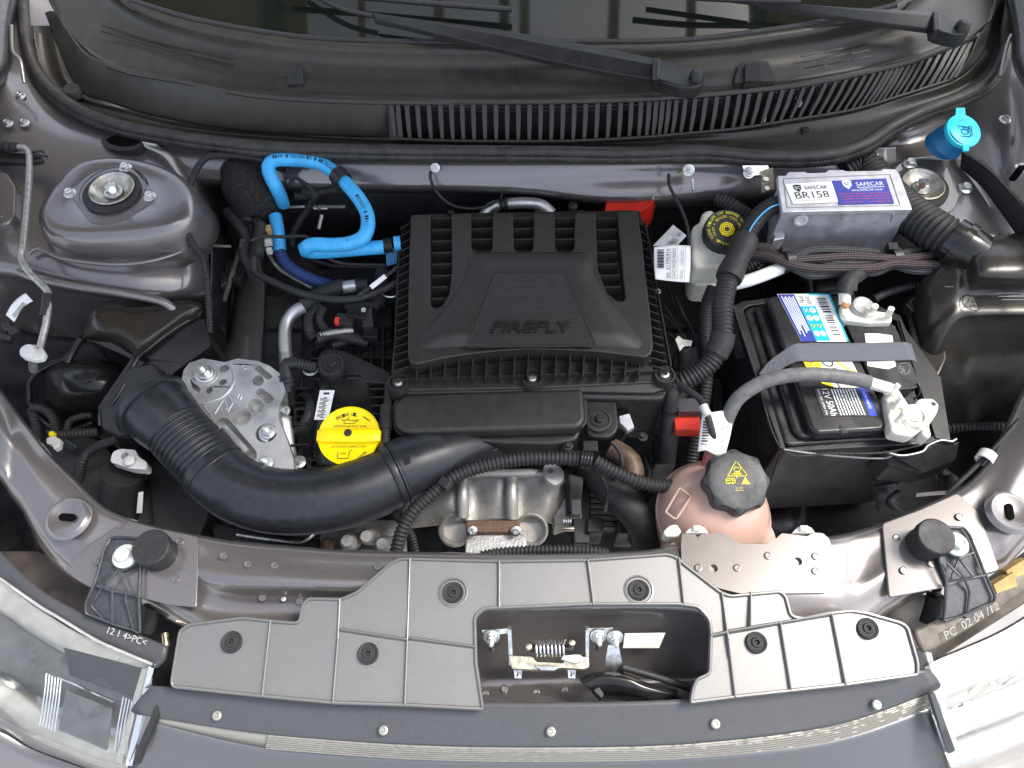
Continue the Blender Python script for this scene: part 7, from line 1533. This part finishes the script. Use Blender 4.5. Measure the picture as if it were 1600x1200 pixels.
tube('clamp_ring', [(955, 700, -.06), (985, 720, -.06), (990, 745, -.065)], .014, M['gasketbrown'], ms, 14)
prism('white_clamp', [(966, 650, -.04), (984, 645, -.04), (992, 668, -.05), (980, 674, -.05), (968, 660, -.05)], -.06, M['alu'], ms, .002); fasten('bolt', (1004, 682, -.05), 8, M['dark'], ms); fasten('bolt', (888, 697, -.028), 8, M['dark'], ms)
for q in range(10):
    x = random.uniform(960, 1040); y = random.uniform(620, 820)
    tube('wire', [(x, y, -.12), (x+random.uniform(-20, 20), y+30, -.11), (x+random.uniform(-25, 25), y+60, -.13)], random.uniform(.003, .007), M['rubber'], ms, 8)
for (x, y, w_, d_, h_) in ((1000, 640, 30, 40, .05), (1040, 700, 34, 50, .06), (980, 820, 30, 26, .06), (930, 820, 26, 24, .05), (1122, 620, 16, 60, .03)):
    prism('deep_housing', [(x-w_/2, y-d_/2, -.12), (x+w_/2, y-d_/2, -.12), (x+w_/2, y+d_/2, -.12), (x-w_/2, y+d_/2, -.12)], -.12-h_, M['dark'], ms, .003, rnd=.004)
# right: cable along the diagonal arm
wcb = thing('bonnet_cable', 'thin black cable along the right arm held by a white clip', 'cable', (1540, 720, .0))
tube('cable', [(1425, 812, -.03), (1450, 798, -.02), (1490, 762, -.0), (1540, 714, .015), (1580, 670, .03), (1640, 600, .05)], .003, M['rubber'], wcb, 8)
lathe('white_clip', (1541, 715, .016), [(.0085, -.006), (.0105, -.006), (.0105, .006), (.0085, .006)], M['white'], wcb, ax=(.7, .75, .1), n=20)
slab('clip_tail', [(1548, 716, .016), (1556, 716, .016), (1554, 724, .012), (1546, 722, .012)], .002, M['white'], wcb)
single('wing_conduit', 'black corrugated conduit along the wall under the resonator', 'conduit', [(1470, 672, -.06), (1500, 668, -.05), (1540, 666, -.04), (1600, 668, -.03)], .006, M['rubber'], 12, (.0045, .001))
fo = thing('fog_harness', 'dark brackets and wires in the deep gap at the lower right of the bay', 'wiring harness', (1470, 760, -.1))
for q in range(8):
    x = random.uniform(1400, 1520); y = random.uniform(700, 780)
    tube('wire', [(x, y, -.1), (x+random.uniform(-15, 25), y+15, -.09), (x+random.uniform(0, 40), y+34, -.11)], random.uniform(.003, .006), M['rubber'], fo, 8)
slab('bracket', [(1370, 760, -.1), (1400, 755, -.1), (1405, 790, -.12), (1375, 800, -.12)], .01, M['bracketgrey'], fo); tube('silver_pin', [(1462, 728, -.06), (1466, 718, -.05)], .003, M['zinc'], fo, 8)
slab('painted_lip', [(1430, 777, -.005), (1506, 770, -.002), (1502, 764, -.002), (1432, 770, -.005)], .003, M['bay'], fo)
# ================================================================ groups of look-alike things
GR = {'strut_mount': 'strut mounts on the two turrets', 'headlight': 'headlights at the front corners', 'headlight_bracket': 'headlight brackets', 'rubber_stop': 'hood rubber stops', 'wiper': 'wiper arms',
      'battery_terminal': 'battery terminal clamps', 'ground_lug': 'ground lugs on the firewall', 'rubber_mount': 'round rubber mounts', 'headlight_adjuster': 'headlight adjusters', 'edge_clip': 'edge clips on the painted plate'}
for o in list(C.objects):
    if o.parent is None:
        b = o.name.split('.')[0]
        if b in GR: o['group'] = GR[b]
